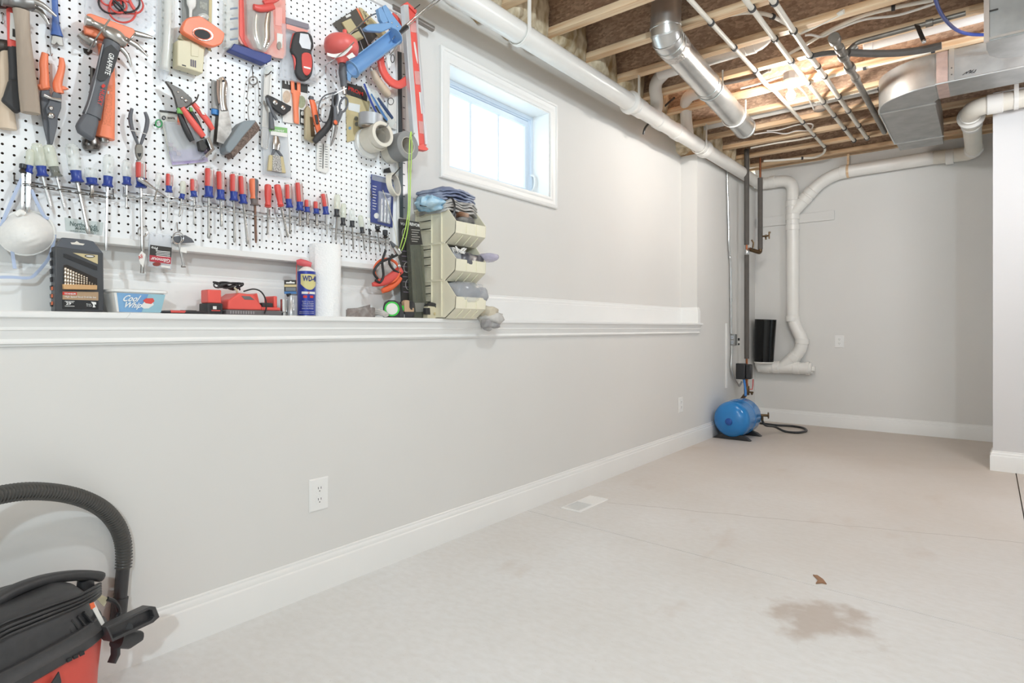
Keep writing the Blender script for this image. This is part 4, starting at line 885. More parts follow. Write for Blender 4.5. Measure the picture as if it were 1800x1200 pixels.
t = T('hammer', 'wood handled hammer mostly hidden at the left end of the pegboard', 'hammer', 12, 227)
S(t, 'handle', [(9, 88, 14), (8, 140, 18), (10, 195, 25), (13, 227, 27)], .018, lwood_m); S(t, 'head', [(-25, 78, 24), (0, 80, 22), (20, 82, 20)], .018, dsteel_m)
t = T('hammer', 'hammer with red neck and black flared rubber grip behind wood handle', 'hammer', 25, 196)
S(t, 'handle', [(19, 8, 13), (21, 50, 14), (22, 84, 14)], .03, red2_m); PL(t, 'label', [(18, 22), (27, 24), (30, 72), (17, 68)], .0415, .001, card_m, 0); PL(t, 'barcode', [(22, 50), (29, 52), (29, 66), (22, 64)], .0428, .0006, dcard_m, 0)
S(t, 'grip', [(22, 82, 14), (25, 120, 15), (26, 145, 17)], .03, blk2_m); PL(t, 'grip_end', [(17, 138), (34, 138), (39, 196), (28, 197), (3, 175), (8, 166)], .018, .026, blk2_m, .006)
S(t, 'head', [(-8, 2, 24), (10, 4, 22), (30, 8, 20)], .03, dsteel_m)
t = T('claw_hammer', 'old claw hammer with worn pale hickory handle hung in front', 'hammer', 54, 198)
S(t, 'handle', [(37, 18, 24), (40, 55, 21), (45, 110, 24), (50, 160, 28), (54, 199, 28)], .058, hwood_m, .75)
S(t, 'head', [(2, -4, 26), (13, -1, 26), (20, 3, 19), (36, 4, 28), (56, 5, 24)], .058, mat('worn steel', '8f8d8b', .4, .75, var=.25, scale=40), .9)
S(t, 'claw', [(54, 0, 12), (75, 9, 10), (99, 29, 4)], .066, shaft_m, .5); S(t, 'claw', [(54, 14, 12), (71, 20, 10), (86, 43, 4)], .05, shaft_m, .5)
t = T('pry_bar', 'small blue pry bar with bare steel notched end', 'pry bar', 100, 81)
S(t, 'bar', [(96, -8, 9), (97, 20, 9), (98, 42, 11), (100, 63, 18)], .016, mat('pry bar blue', '4d6fb5', .4, var=.15), .5, 4)
PL(t, 'notched_end', [(91, 62), (109, 62), (112, 81), (104, 80), (100, 75), (97, 79), (90, 77)], .012, .006, shaft_m)
t = T('tin_snips', 'orange handled tin snips with dark grey blades hanging blades down', 'snips', 88, 254)
S(t, 'handle', [(79, 94, 10), (77, 112, 13), (78, 130, 13), (78, 150, 15), (80, 156, 17)], .03, orange_m, .8)
S(t, 'handle', [(108, 102, 7), (109, 115, 10), (106, 130, 11), (101, 148, 14), (104, 164, 15)], .03, orange_m, .8)
PL(t, 'guard', [(64, 148), (72, 147), (87, 152), (87, 157), (72, 158)], .022, .014, orange_m, .003); PL(t, 'guard', [(100, 152), (112, 150), (123, 156), (112, 158), (108, 166)], .022, .014, orange_m, .003)
PL(t, 'blade', [(72, 156), (86, 156), (90, 170), (102, 172), (101, 205), (97, 225), (92, 254), (85, 254), (78, 225), (73, 196), (71, 176)], .02, .010, grey_m, .002)
PL(t, 'blade', [(94, 160), (109, 166), (108, 190), (102, 206), (101, 222), (93, 254), (88, 254), (86, 215), (80, 190), (88, 175)], .032, .006, grey_m, .002)
S(t, 'link', [(77, 167, 6), (88, 172, 5), (96, 174, 5), (107, 176, 7)], .042, chrome_m); BL(t, 'bolt', 90, 190, .006, .04, chrome_m); BL(t, 'bolt', 90, 203, .009, .04, chrome_m)
t = T('test_lead_bag', 'clear bag of red and black test leads at the top', 'bag', 215, 42)
PL(t, 'bag', [(149, -20), (278, -20), (276, 62), (262, 66), (150, 24)], .012, .014, clear2_m, .004)
for cx, cy, r, m in ((195, 6, 22, black_m), (208, 10, 15, red_m), (222, 2, 24, black_m), (232, 8, 20, red_m), (190, -2, 14, red_m), (215, 20, 24, red_m)): RG(t, 'lead', cx, cy, r, r * .8, .0028, .024 + random.random() * .01, m, .3)
S(t, 'probe', [(200, 0, 4), (213, 12, 6), (222, 24, 4)], .03, black_m); S(t, 'probe', [(226, -4, 4), (232, 10, 6), (240, 22, 4)], .032, red_m); S(t, 'red_backing', [(172, -8, 12), (182, 10, 12), (205, 24, 10), (236, 28, 8)], .02, red_m, .3)
t = T('hammer', 'orange gripped claw hammer hanging behind black gripped one', 'hammer', 186, 262)
PL(t, 'head_cover', [(153, 24), (160, 23), (236, 50), (239, 58), (222, 82), (150, 58), (150, 45)], .03, .022, orange_m, .004)
S(t, 'poll', [(140, 58, 16), (150, 66, 18), (168, 76, 18)], .03, shaft_m); S(t, 'claw', [(236, 58, 10), (252, 62, 9), (268, 66, 5)], .035, shaft_m, .5)
S(t, 'handle', [(184, 80, 22), (190, 130, 20), (189, 180, 22), (186, 215, 26), (184, 243, 29)], .026, orange_m, .7, 3)
PL(t, 'grip_texture', [(188, 150), (198, 150), (196, 224), (179, 222)], .0405, .0012, mat('orange grip', 'f58a63', .6, var=.2, scale=220), 0); PL(t, 'emblem', [(189, 160), (192, 160), (192, 165), (189, 165)], .041, .0012, card_m, 0)
S(t, 'end_cap', [(183, 242, 16), (184, 250, 14)], .02, shaft_m)
t = T('mallet', 'dark mottled steel end of a tool poking below black hammer grip', 'mallet', 161, 264)
S(t, 'head', [(161, 240, 22), (161, 250, 27), (161, 258, 28), (162, 264, 22)], .014, mat('mottled steel', '8f8a86', .3, .7, col2='3a3634', scale=60), .8); S(t, 'handle', [(163, 120, 8), (162, 242, 8)], .010, dsteel_m)
t = T('claw_hammer', 'charcoal gripped claw hammer with polished head and printed white lettering', 'hammer', 155, 246)
S(t, 'head', [(150, 36, 18), (158, 39, 17), (165, 42, 12), (178, 48, 13), (190, 57, 22), (206, 67, 26), (222, 76, 14)], .062, mat('polished steel', 'bdbab6', .28, .85, var=.15, scale=40), .9)
S(t, 'claw', [(218, 68, 10), (240, 80, 9), (260, 99, 3)], .07, shaft_m, .5); S(t, 'claw', [(212, 84, 10), (224, 98, 8), (231, 118, 3)], .052, shaft_m, .5)
S(t, 'grip', [(197, 76, 26), (189, 102, 25), (182, 126, 23), (174, 152, 24), (168, 180, 24), (161, 205, 28)], .06, grey_m, .75)
PL(t, 'grip_end', [(149, 196), (174, 200), (175, 215), (168, 244), (163, 247), (140, 231), (135, 219)], .046, .028, grey_m, .008)
S(t, 'grip_edge', [(181, 78, 2), (171, 128, 2), (160, 172, 2), (150, 200, 2)], .072, mat('edge grey', '9a9ca0', .4))
PL(t, 'grip_panel', [(170, 138), (177, 143), (185, 141), (199, 126), (210, 92), (196, 78), (184, 84)], .0775, .0015, blk2_m, .0006)
wtext('GRAPHITE', (192, 92), (184, 129), 8, .0795, wink_m, t, bold=.01); wtext('HUSKY', (177, 156), (171, 183), 7, .0802, rink_m, t, bold=.01)
PL(t, 'emblem', [(182, 147), (186, 151), (181, 155), (178, 151)], .0795, .0012, rink_m, 0)
t = T('peg_hook', 'steel double hook carrying the charcoal gripped hammer head', 'hook', 155, 92, 'pegboard hooks')
WR(t, 'prong', [(155, 90, .01), (170, 66, .08), (193, 34, .085)], .0024, .05, shaft_m); WR(t, 'prong', [(212, 84, .01), (228, 70, .085), (238, 58, .085)], .0024, .05, shaft_m)
PL(t, 'plate', [(146, 84), (163, 88), (162, 93), (155, 97), (148, 92)], .0, .004, dsteel_m, .001)
t = T('clear_tube', 'clear plastic tube with white rod inside hanging vertically', 'tube', 288, 140)
S(t, 'tube', [(296, -12, 21), (294, 60, 20), (289, 126, 17)], .024, clear_m, 1); S(t, 'rod', [(296, -12, 11), (294, 60, 11), (290, 120, 11)], .024, card_m, 1); S(t, 'bag_end', [(288, 120, 18), (286, 132, 16), (285, 141, 10)], .02, clear2_m)
t = T('tool_card', 'dark grey backing card with a white hand tool, behind orange disc', 'package', 345, 84)
PL(t, 'card', [(320, -12), (370, -12), (368, 88), (321, 70)], .008, .003, mat('grey card', '8d8f8c', .6, var=.1), 0); PL(t, 'card_edge', [(368, -12), (373, -12), (371, 90), (366, 88)], .01, .003, tan_m, 0)
S(t, 'tool', [(337, -8, 14), (336, 8, 15), (335, 17, 6), (335, 31, 5)], .022, card_m); PL(t, 'print', [(351, 2), (364, 5), (364, 19), (351, 14)], .0112, .0005, mat('card print', 'a9aaa2', .6, var=.3, scale=150), 0)
t = T('beige_box', 'beige plastic thermostat box hanging under the orange disc', 'box', 335, 128)
PL(t, 'body', [(312, 70), (334, 71), (360, 86), (357, 129), (312, 115)], .01, .04, beige_m, .003); PL(t, 'back_plate', [(314, 66), (322, 54), (362, 82), (360, 92)], .01, .015, beige_m, .002)
PL(t, 'slot', [(320, 113), (327, 115), (327, 117), (320, 115)], .0502, .0006, dcard_m, 0); PL(t, 'raised_panel', [(336, 74), (350, 80), (349, 100), (336, 98)], .05, .002, beige_m, .001)
for k in range(3): PL(t, 'sticker_bar', [(335 + k * 3.6, 104 + k), (337.4 + k * 3.6, 104.6 + k), (337.4 + k * 3.6, 117 + k), (335 + k * 3.6, 116 + k)], .0502, .0008, mat('purple grey print', '6d6573', .6), 0)
t = T('orange_reel', 'orange disc shaped reel with round black hole, tilted', 'reel', 357, 80)
PL(t, 'case', spline2([(322, 44), (329, 32), (348, 28), (358, 31), (391, 54), (395, 62), (391, 75), (382, 80), (367, 80), (327, 59), (321, 51)], 3, True), .05, .024, orange2_m and mat('reel orange', 'f9855f', .4), .005)
PL(t, 'hub_ring', EL(357, 60, 19, 11, .28), .074, .003, chrome_m, .001); PL(t, 'hub_rim', EL(356, 60, 17, 9.5, .28), .0765, .002, orange2_m, .0005); PL(t, 'hub_hole', EL(356, 60, 14.5, 7.8, .28), .078, .002, ink_m, 0)
S(t, 'knob', [(350, 30, 8), (360, 28, 10), (366, 33, 8)], .056, clear_m)
t = T('tool_package', 'red and blue blister package holding chrome and red pliers', 'package', 450, 110)
PL(t, 'tray', [(398, -14), (420, -14), (420, 76), (408, 86), (397, 82)], .01, .03, clear_m, .003)
for k in range(4): PL(t, 'tray_rib', [(405, 14 + k * 18), (418, 12 + k * 18), (418, 15 + k * 18), (405, 17 + k * 18)], .04, .002, mat('grey blue print', '7e8aa0', .5), 0)
PL(t, 'blue_base', [(405, 87), (412, 76), (478, 97), (477, 107), (467, 112)], .01, .034, blu_card_m, .003)
PL(t, 'red_card', [(419, -14), (502, -4), (503, 97), (498, 103), (484, 101), (424, 77), (419, 68)], .02, .006, mat('washed red card', 'e58c80', .5, col2='e5b3aa', scale=14), .001)
PL(t, 'red_edge', [(421, -12), (428, -12), (432, 60), (446, 82), (470, 94), (466, 98), (430, 80), (421, 62)], .026, .003, red2_m, .001)
PL(t, 'bubble', [(434, -12), (480, -8), (484, 70), (468, 92), (446, 86), (436, 66)], .026, .03, clear_m, .006)
S(t, 'jaw', [(452, 18, 10), (449, 45, 12), (452, 70, 15), (460, 86, 12)], .045, chrome_m, .6); S(t, 'jaw', [(472, 20, 11), (468, 45, 14), (468, 68, 14), (464, 84, 10)], .05, chrome_m, .6)
S(t, 'handle', [(446, 12, 10), (456, 15, 12), (470, 14, 12), (480, 11, 11)], .062, red_m, .8); S(t, 'handle', [(463, 5, 8), (478, 2, 9), (490, -4, 8)], .058, red_m, .8)
PL(t, 'side_window', [(487, 58), (497, 60), (496, 84), (487, 82)], .0262, .001, card_m, 0); PL(t, 'oval_badge', EL(491, 80, 4, 7), .0275, .002, shaft_m, .0005); PL(t, 'side_panel', [(484, 12), (496, 14), (496, 46), (484, 44)], .0262, .001, mat('pale red panel', 'f0b0a8', .4), 0)
t = T('sensor_bag', 'clear bag with red and black wall scanner under grey header card', 'package', 525, 145)
PL(t, 'bag', [(494, 40), (545, 44), (558, 145), (540, 147), (492, 138), (500, 90)], .008, .02, clear2_m, .004); PL(t, 'header_card', [(503, 30), (522, 36), (543, 42), (543, 51), (503, 41)], .01, .02, mat('header card', '8b8690', .5), .001)
PL(t, 'red_print', [(504, 42), (543, 54), (535, 60), (504, 50)], .012, .018, mat('pale red print', 'f2a79c', .5), 0)
PL(t, 'body', spline2([(518, 60), (526, 55), (541, 56), (549, 64), (552, 82), (548, 92), (551, 108), (549, 130), (540, 141), (529, 139), (521, 125), (522, 102), (513, 88)], 3, True), .028, .018, blk2_m, .005)
PL(t, 'screen', [(528, 58), (542, 60), (547, 76), (546, 87), (531, 84), (526, 74)], .046, .002, mat('pale screen', 'e6ebf2', .1), .001)
PL(t, 'keypad', spline2([(531, 95), (539, 92), (547, 96), (549, 110), (547, 125), (540, 133), (533, 126), (531, 110)], 2, True), .046, .003, red_m, .002); PL(t, 'brand_strip', [(534, 116), (546, 119), (546, 122), (534, 119)], .0492, .0006, wink_m, 0)
S(t, 'side_grip', [(517, 60, 5), (512, 84, 5), (518, 104, 5), (521, 126, 6), (530, 140, 5)], .034, red_m)
t = T('scraper_card', 'card with forked orange plastic tool and round pictures', 'package', 518, 218)
PL(t, 'card', [(496, 141), (541, 147), (538, 220), (497, 214)], .005, .002, card_m, 0); PL(t, 'header', [(496, 141), (541, 147), (541, 164), (496, 155)], .007, .0008, dcard_m, 0)
PL(t, 'picture', EL(504, 170, 7, 11), .007, .0008, mat('tan print', 'd9c2ac', .5, var=.2, scale=90), 0); PL(t, 'picture', EL(530, 179, 7, 11), .007, .0008, mat('green print', 'b2b898', .5, var=.25, scale=90), 0)
PL(t, 'black_tile', [(527, 192), (537, 195), (536, 221), (527, 218)], .007, .0008, dcard_m, 0); PL(t, 'picture', EL(532, 199, 3, 4), .0078, .0006, card_m, 0); PL(t, 'picture', [(529, 207), (535, 209), (534, 217), (529, 215)], .0078, .0006, card_m, 0)
S(t, 'prong', [(514, 142, 7), (515, 164, 7)], .014, orange_m, .5, k=0); S(t, 'prong', [(525, 144, 7), (525, 166, 7)], .014, orange_m, .5, k=0)
S(t, 'stem', [(520, 160, 17), (520, 172, 13), (520, 190, 10), (521, 212, 10), (521, 217, 8)], .014, orange_m, .5)
wtext('II', (501, 147), (509, 149), 6, .0081, wink_m, t)
t = T('wire_spring', 'thin wire spring with coiled loop hanging on a peg', 'spring', 446, 218)
for r_ in (8, 6.5): RG(t, 'coil', 445, 142, r_, r_, .0012, .018, wire_m)
WR(t, 'leg', [(438, 140), (436, 158), (434, 172), (437, 177), (439, 180), (436, 186), (436, 200), (438, 214)], .0012, .018, wire_m); WR(t, 'leg', [(453, 141), (455, 160), (455, 178), (459, 183), (455, 188), (454, 203)], .0012, .018, wire_m)
WR(t, 'hook', [(443, 117, .002), (444, 128, .02), (445, 138, .02)], .0018, .02, wire_m)
t = T('carpenter_square', 'long aluminium square blade with black angled head', 'square', 465, 262)
PL(t, 'blade', [(465, 128), (477, 130), (470, 262), (459, 258)], .012, .004, mat('brushed aluminium', 'cfccc8', .4, .6, var=.15, scale=3, stretch=(1, 60, 1)), .0005); PL(t, 'blade_edge', [(475, 130), (478, 130), (471, 262), (468, 261)], .012, .006, card_m, 0)
PL(t, 'hang_tab', [(466, 117), (477, 113), (482, 122), (474, 131), (464, 130)], .012, .01, clear_m, .002); WR(t, 'hook', [(466, 131, .01), (471, 131, .03), (477, 125, .035)], .0018, .02, dsteel_m)
PL(t, 'head', [(470, 166), (478, 169), (513, 187), (511, 194), (499, 203), (488, 196), (473, 182)], .018, .012, black_m, .002)
for q in ((484, 180, .010), (498, 189, .009)): BL(t, 'dial', q[0], q[1], q[2], .032, chrome_m, .3)
S(t, 'arm', [(469, 172, 5), (477, 192, 5), (486, 211, 6)], .034, grey_m, .6); S(t, 'grip', [(476, 198, 7), (477, 214, 9), (478, 227, 10)], .026, grey_m, .8)
t = T('cutting_pliers', 'small diagonal pliers with dark dipped handles open upward', 'pliers', 245, 283)
S(t, 'handle', [(232, 191, 5), (229, 205, 6.5), (231, 222, 6.5), (237, 240, 5.5), (243, 255, 4)], .03, grey_m, 1); S(t, 'handle', [(255, 197, 5), (259, 210, 6.5), (257, 226, 6.5), (252, 241, 5.5), (247, 255, 4)], .034, grey_m, 1)
PL(t, 'jaws', spline2([(240, 254), (250, 254), (252, 264), (251, 274), (246, 283), (242, 277), (239, 267)], 2, True), .026, .012, mat('dull pliers steel', '8b8780', .45, .6, var=.2), .002); PL(t, 'cutting_notch', [(242, 269), (249, 269), (247, 275), (244, 275)], .0385, .001, ink_m, 0)
WR(t, 'tie', [(230, 229), (236, 230), (246, 232), (258, 236)], .0012, .041, card_m)
t = T('bulb_package', 'clear bulb package with purple lower part and green ring', 'package', 325, 290)
PL(t, 'card', [(280, 194), (352, 203), (366, 284), (303, 290), (296, 270)], .006, .002, mat('silver card', 'd2d0c9', .4, var=.1, scale=30), 0); PL(t, 'purple_print', [(297, 266), (362, 258), (366, 284), (303, 290)], .008, .0008, mat('purple print', 'a594c4', .4, col2='c3b7d8', scale=20), 0)
PL(t, 'blister', [(290, 212), (352, 218), (362, 280), (304, 284)], .009, .014, clear2_m, .004); PL(t, 'top_strip', [(281, 193), (312, 197), (312, 200), (281, 196)], .008, .003, dcard_m, 0)
RG(t, 'green_ring', 279, 217, 5.5, 6.5, .0022, .012, mat('green ring', '2f9a58', .4)); PL(t, 'emblem', EL(288, 207, 3.6, 3.8), .0082, .001, ink_m, 0); wtext('GE', (286.4, 208.4), (289.8, 208.8), 3, .0095, wink_m, t); wtext('quartz', (295, 209.5), (308, 210.5), 4, .0095, ink_m, t)
PL(t, 'sticker', [(312, 200), (342, 205), (344, 226), (312, 222)], .009, .001, card_m, 0); PL(t, 'sticker_band', [(312, 200), (318, 201), (318, 220), (312, 219)], .0102, .0006, orange2_m, 0)
for k in range(3): PL(t, 'printed_box', [(296 + k * 7, 250 + k * 8), (303 + k * 7, 251 + k * 8), (304 + k * 7, 258 + k * 8), (297 + k * 7, 257 + k * 8)], .0232, .0005, mat('faint print', 'b9b4bd', .5), 0)
t = T('wire_stripper', 'red and black wire strippers lying open across bulb package', 'pliers', 325, 250)
PL(t, 'jaws', [(291, 142), (298, 143), (303, 148), (320, 157), (337, 172), (339, 178), (330, 190), (312, 190), (308, 172), (302, 158)], .034, .012, dsteel_m, .002)
for q in ((313, 162, .0035), (320, 172, .005), (327, 177, .006)): BL(t, 'pivot', q[0], q[1], q[2], .047, chrome_m)
S(t, 'red_handle', [(320, 189, 9), (333, 207, 11), (347, 226, 12), (358, 240, 9)], .055, red2_m, .8); S(t, 'red_handle', [(338, 180, 8), (351, 196, 10), (364, 212, 11), (374, 228, 8)], .05, red2_m, .8)
S(t, 'black_handle', [(314, 194, 9), (321, 213, 10), (330, 233, 11), (338, 248, 9)], .04, black_m, .8); S(t, 'black_handle', [(334, 193, 7), (344, 210, 8), (352, 228, 8), (356, 243, 7)], .036, black_m, .8)
S(t, 'green_collar', [(312, 194, 10), (321, 196, 9)], .05, mat('green collar', '7ec26a', .5), .6, k=0); S(t, 'green_collar', [(333, 192, 8), (338, 193, 7)], .044, MATS['green collar'], .6, k=0)
WR(t, 'hook', [(322, 192, .05), (335, 184, .06), (345, 176, .065), (349, 166, .065)], .0022, .06, dsteel_m)
PL(t, 'red_label', [(350, 190), (356, 192), (361, 202), (356, 201)], .0605, .0006, card_m, 0)
t = T('putty_knife', 'grey handled putty knife with blue band behind steel one', 'scraper', 377, 255)
S(t, 'handle', [(376, 142, 9), (377, 160, 11), (378, 192, 12)], .016, mat('warm grey plastic', 'a7a5a3', .5)); S(t, 'band', [(378, 193, 13), (378, 202, 13)], .016, mat('band blue', '3d86cc', .4), k=0); PL(t, 'blade', [(373, 200), (385, 203), (384, 256), (369, 250)], .014, .002, shaft_m, 0)
t = T('putty_knife', 'worn steel handled putty knife with broad blade pointing down', 'scraper', 394, 255)
S(t, 'handle', [(388, 136, 10), (392, 146, 16), (391, 165, 14), (392, 184, 13), (394, 194, 14)], .034, chrome_m, .6); S(t, 'handle_side', [(383, 140, 4), (383, 165, 4), (386, 182, 4)], .036, mat('rusty brown', 'a28a7d', .6))
PL(t, 'blade', [(386, 190), (402, 194), (408, 235), (400, 255), (381, 249), (384, 215)], .032, .002, mat('worn blade steel', 'c3beb9', .4, .5, col2='9b9590', scale=40), 0); BL(t, 'hang_hole', 393, 142, .004, .046, ink_m)
t = T('wire_brush', 'grey block brush with brown wire bristles hung slantwise', 'brush', 410, 277)
PL(t, 'block', spline2([(397, 257), (410, 236), (422, 218), (430, 212), (446, 211), (450, 214), (428, 240), (405, 269)], 2, True), .016, .05, mat('slate grey wood', '8c959b', .6), .004)
PL(t, 'bristles', [(404, 268), (450, 213), (457, 224), (456, 229), (411, 277)], .022, .042, mat('brown bristles', '8d7a70', .8, col2='5f5049', scale=160, bump=.8), .001)
t = T('steel_bracket', 'small dark block held in a bright steel bracket beside strippers', 'bracket', 365, 277)
PL(t, 'block', [(349, 248), (357, 245), (366, 258), (360, 266), (352, 264)], .02, .02, dcard_m, .002); obj('bracket', MB().poly([(363, 243), (368, 239), (378, 262), (363, 278), (360, 273), (371, 262)], .02, .03), chrome_m, t, bevel=.001)
t = T('brush_package', 'clear package with white bristle brush under green label', 'package', 488, 314)
PL(t, 'bag', [(461, 222), (505, 226), (513, 313), (463, 306)], .006, .012, clear2_m, .003); PL(t, 'backing', [(462, 226), (505, 230), (512, 310), (464, 303)], .004, .001, card_m, 0)
PL(t, 'green_label', [(474, 221), (505, 225), (505, 235), (474, 231)], .0185, .001, mat('leaf green print', '8cc07a', .5), 0); PL(t, 'white_band', [(476, 230), (505, 234), (505, 241), (476, 237)], .0192, .0008, card_m, 0); wtext('Power', (479, 230), (500, 232.5), 5, .02, wink_m, t)
S(t, 'ferrule', [(485, 240, 10), (485, 252, 16), (484, 264, 14)], .018, chrome_m, .6); S(t, 'cord', [(478, 275, 4), (484, 262, 5), (496, 276, 5)], .02, grey_m, .6)
PL(t, 'frame', [(474, 272), (498, 275), (503, 304), (471, 299)], .012, .012, tan_m, .002); PL(t, 'bristles', [(480, 272), (493, 274), (496, 303), (479, 300)], .012, .015, mat('speckled bristles', 'dedad6', .7, col2='56524e', scale=260), .001)
t = T('utility_knife', 'tan metal utility knife behind the orange snap knife', 'knife', 545, 250)
PL(t, 'body', [(537, 192), (541, 185), (546, 190), (556, 244), (552, 251), (537, 243)], .014, .014, mat('tan metal', 'b9ab8d', .4, .3), .003); PL(t, 'inlay', [(545, 205), (550, 206), (554, 240), (547, 240)], .028, .002, brass_m, .0005); S(t, 'tip', [(552, 244, 6), (555, 253, 4)], .02, brass_m, k=0)
t = T('utility_knife', 'orange snap blade knife with dark slider', 'knife', 557, 240)
S(t, 'body', [(547, 174, 8), (551, 186, 11), (555, 208, 11), (560, 230, 10), (563, 240, 8)], .032, orange2_m and mat('knife orange', 'f67a4e', .4), .6, 3); S(t, 'slider', [(555, 202, 5), (558, 218, 5)], .042, black_m, .7, k=0); S(t, 'end_cap', [(544, 172, 8), (550, 174, 9)], .032, grey_m, .7, k=0)
t = T('peg_hook', 'long silver peg hook the scissors hang from', 'hook', 575, 175, 'pegboard hooks'); WR(t, 'prong', [(556, 179, .002), (575, 172, .06), (609, 155, .115)], .0022, .05, chrome_m)
t = T('garden_shears', 'black curved handled shears hanging behind the scissors', 'scissors', 560, 245)
S(t, 'handle', [(590, 168, 8), (586, 190, 10), (582, 212, 12), (572, 228, 12), (560, 240, 12), (553, 249, 9)], .05, blk2_m, .7); WR(t, 'wire_guard', [(586, 163), (571, 168), (562, 180), (560, 200), (567, 214), (576, 214)], .0026, .046, grey_m)
t = T('scissors', 'grey scissors with orange pivot and serrated blade', 'scissors', 585, 257)
RG(t, 'finger_loop', 604, 184, 6.5, 13, .0042, .075, grey_m, .25); RG(t, 'finger_loop', 589, 175, 4.5, 13, .004, .078, grey_m, .08)
S(t, 'shank', [(600, 196, 7), (596, 206, 8), (590, 216, 10)], .075, grey_m, .6); S(t, 'shank', [(589, 188, 7), (590, 205, 9), (590, 218, 11)], .078, grey_m, .6)
S(t, 'blade', [(590, 214, 12), (587, 235, 10), (583, 250, 6), (581, 257, 2)], .074, mat('scissor steel', '8e8c8a', .35, .7, var=.2, scale=60), .35); BL(t, 'pivot', 590, 215, .009, .084, orange2_m, .4)
t = T('thermometer', 'white strip thermometer fixed to the pegboard', 'thermometer', 568, 305)
PL(t, 'plate', spline2([(557, 250), (580, 253), (578, 300), (574, 305), (561, 301), (557, 296)], 1, True), .003, .006, card_m, .002)
S(t, 'tube', [(568.5, 253, 1.4), (567.5, 296, 1.4)], .01, ink_m, k=0)
for k in range(9):
    for x in (561, 571.5): PL(t, 'tick', [(x, 256 + k * 4.4 + (x - 561) * .12), (x + 4.5, 256.5 + k * 4.4 + (x - 561) * .12), (x + 4.5, 257.6 + k * 4.4 + (x - 561) * .12), (x, 257.1 + k * 4.4 + (x - 561) * .12)], .009, .0006, mat('tick grey', '6e6e70', .6), 0)
t = T('switch_package', 'tall dark package with tan switches behind the red drain auger', 'package', 632, 100)
PL(t, 'card', [(585, 41), (627, 14), (664, 62), (634, 96)], .006, .003, mat('charcoal card', '5c5750', .5, var=.15), 0)
for q in ([(602, 39), (617, 32), (630, 52), (614, 60)], [(615, 62), (631, 54), (640, 67), (625, 75)]): PL(t, 'switch_plate', q, .009, .01, tan_m, .002)
PL(t, 'orange_stripe', [(626, 15), (629, 14), (644, 38), (641, 42)], .009, .001, orange_m, 0); S(t, 'hang_slot', [(608, 30, 4), (616, 26, 4)], .0095, card_m, .3, k=0)
t = T('tan_package', 'tan blister package just left of the caulking gun handle', 'package', 665, 72)
PL(t, 'card', [(631, 13), (636, 14), (692, 70), (668, 66), (644, 42)], .012, .004, tan_m, 0); wtext('OREL', (637, 20), (646, 40), 5, .0165, ink_m, t)
S(t, 'key', [(633, 48, 3), (640, 62, 3), (648, 80, 3)], .014, chrome_m); S(t, 'key', [(632, 70, 2), (640, 92, 2)], .014, chrome_m, k=0)
t = T('drain_auger', 'red drum drain auger with black grip and crank rod', 'auger', 604, 166)
A0, A1 = W(599, 62, .085), W(602, 112, .085)
kk = depth(A0) / FPX
obj('drum', MB().lathe(A0, A1, [(0, .004), (.02, 12 * kk), (.08, 22 * kk), (.2, 28 * kk), (.4, 30 * kk), (.62, 28 * kk), (.72, 22 * kk), (.80, 14 * kk), (.9, 9 * kk), (1, 8 * kk)], 28), mat('auger red plastic', 'e26a64', .4, var=.05), t, smooth=60)
S(t, 'label_strip', [(575, 95, 5), (588, 98, 6), (604, 94, 6), (618, 80, 5)], .176, card_m, .15); PL(t, 'small_label', [(609, 99), (619, 92), (625, 99), (614, 104)], .15, .001, card_m, 0)
S(t, 'grip', [(602, 113, 11), (602, 128, 13), (604, 142, 12), (604, 153, 10)], .085, grey_m, 1); S(t, 'chuck', [(604, 153, 8), (605, 166, 8)], .085, chrome_m, 1, k=0)
S(t, 'knob', [(606, 53, 7), (606, 67, 7)], .10, red2_m, 1, k=0); WR(t, 'crank', [(612, 62, .10), (626, 50, .10), (650, 29, .10), (664, 23, .10)], .0032, .1, chrome_m)
t = T('peg_hook', 'silver peg hook carrying the red drain auger', 'hook', 572, 118, 'pegboard hooks'); WR(t, 'prong', [(571, 116, .002), (590, 102, .17), (612, 84, .19), (622, 74, .19)], .0022, .05, chrome_m); WR(t, 'prong', [(573, 117, .01), (572, 128, .012)], .0022, .02, chrome_m); WR(t, 'prong', [(590, 122, .01), (592, 135, .012)], .0022, .02, chrome_m)
# caulking gun
t = T('caulking_gun', 'blue caulking gun with open cradle and long steel push rod', 'caulking gun', 650, 120)
gun_m = mat('gun blue paint', '7ea6d2', .35, var=.08)
c0, c1 = W(619, 122, .11), W(695, 64, .125); ax = (c1 - c0).normalized(); R0 = 14 * depth(c0) / FPX
ux = (V((1, 0, 0)) - ax * ax.x).normalized(); uy = ax.cross(ux)
tocam = ((CAM - c0) - ax * (CAM - c0).dot(ax)).normalized(); th0 = math.atan2(tocam.dot(uy), tocam.dot(ux)) - .35
rings = []
for c_ in (c0, c1):
    o_ = [c_ + (ux * math.cos(th0 + a) + uy * math.sin(th0 + a)) * R0 for a in [math.pi * (.42 + 1.16 * k / 14) for k in range(15)]]
    i_ = [c_ + (ux * math.cos(th0 + a) + uy * math.sin(th0 + a)) * (R0 - .0035) for a in [math.pi * (.42 + 1.16 * k / 14) for k in range(15)]]
    rings.append(o_ + i_[::-1])
obj('cradle', MB().loft(rings), gun_m, t)
for c_ in (c0, c1): obj('end_plate', MB().lathe(c_ - ax * .002, c_ + ax * .002, [(0, R0 + .003), (1, R0 + .003)], 20) if c_ is c1 else MB().pipe(c_ - ax * .002, c_ + ax * .002, R0 + .003, R0 * .78), gun_m, t)
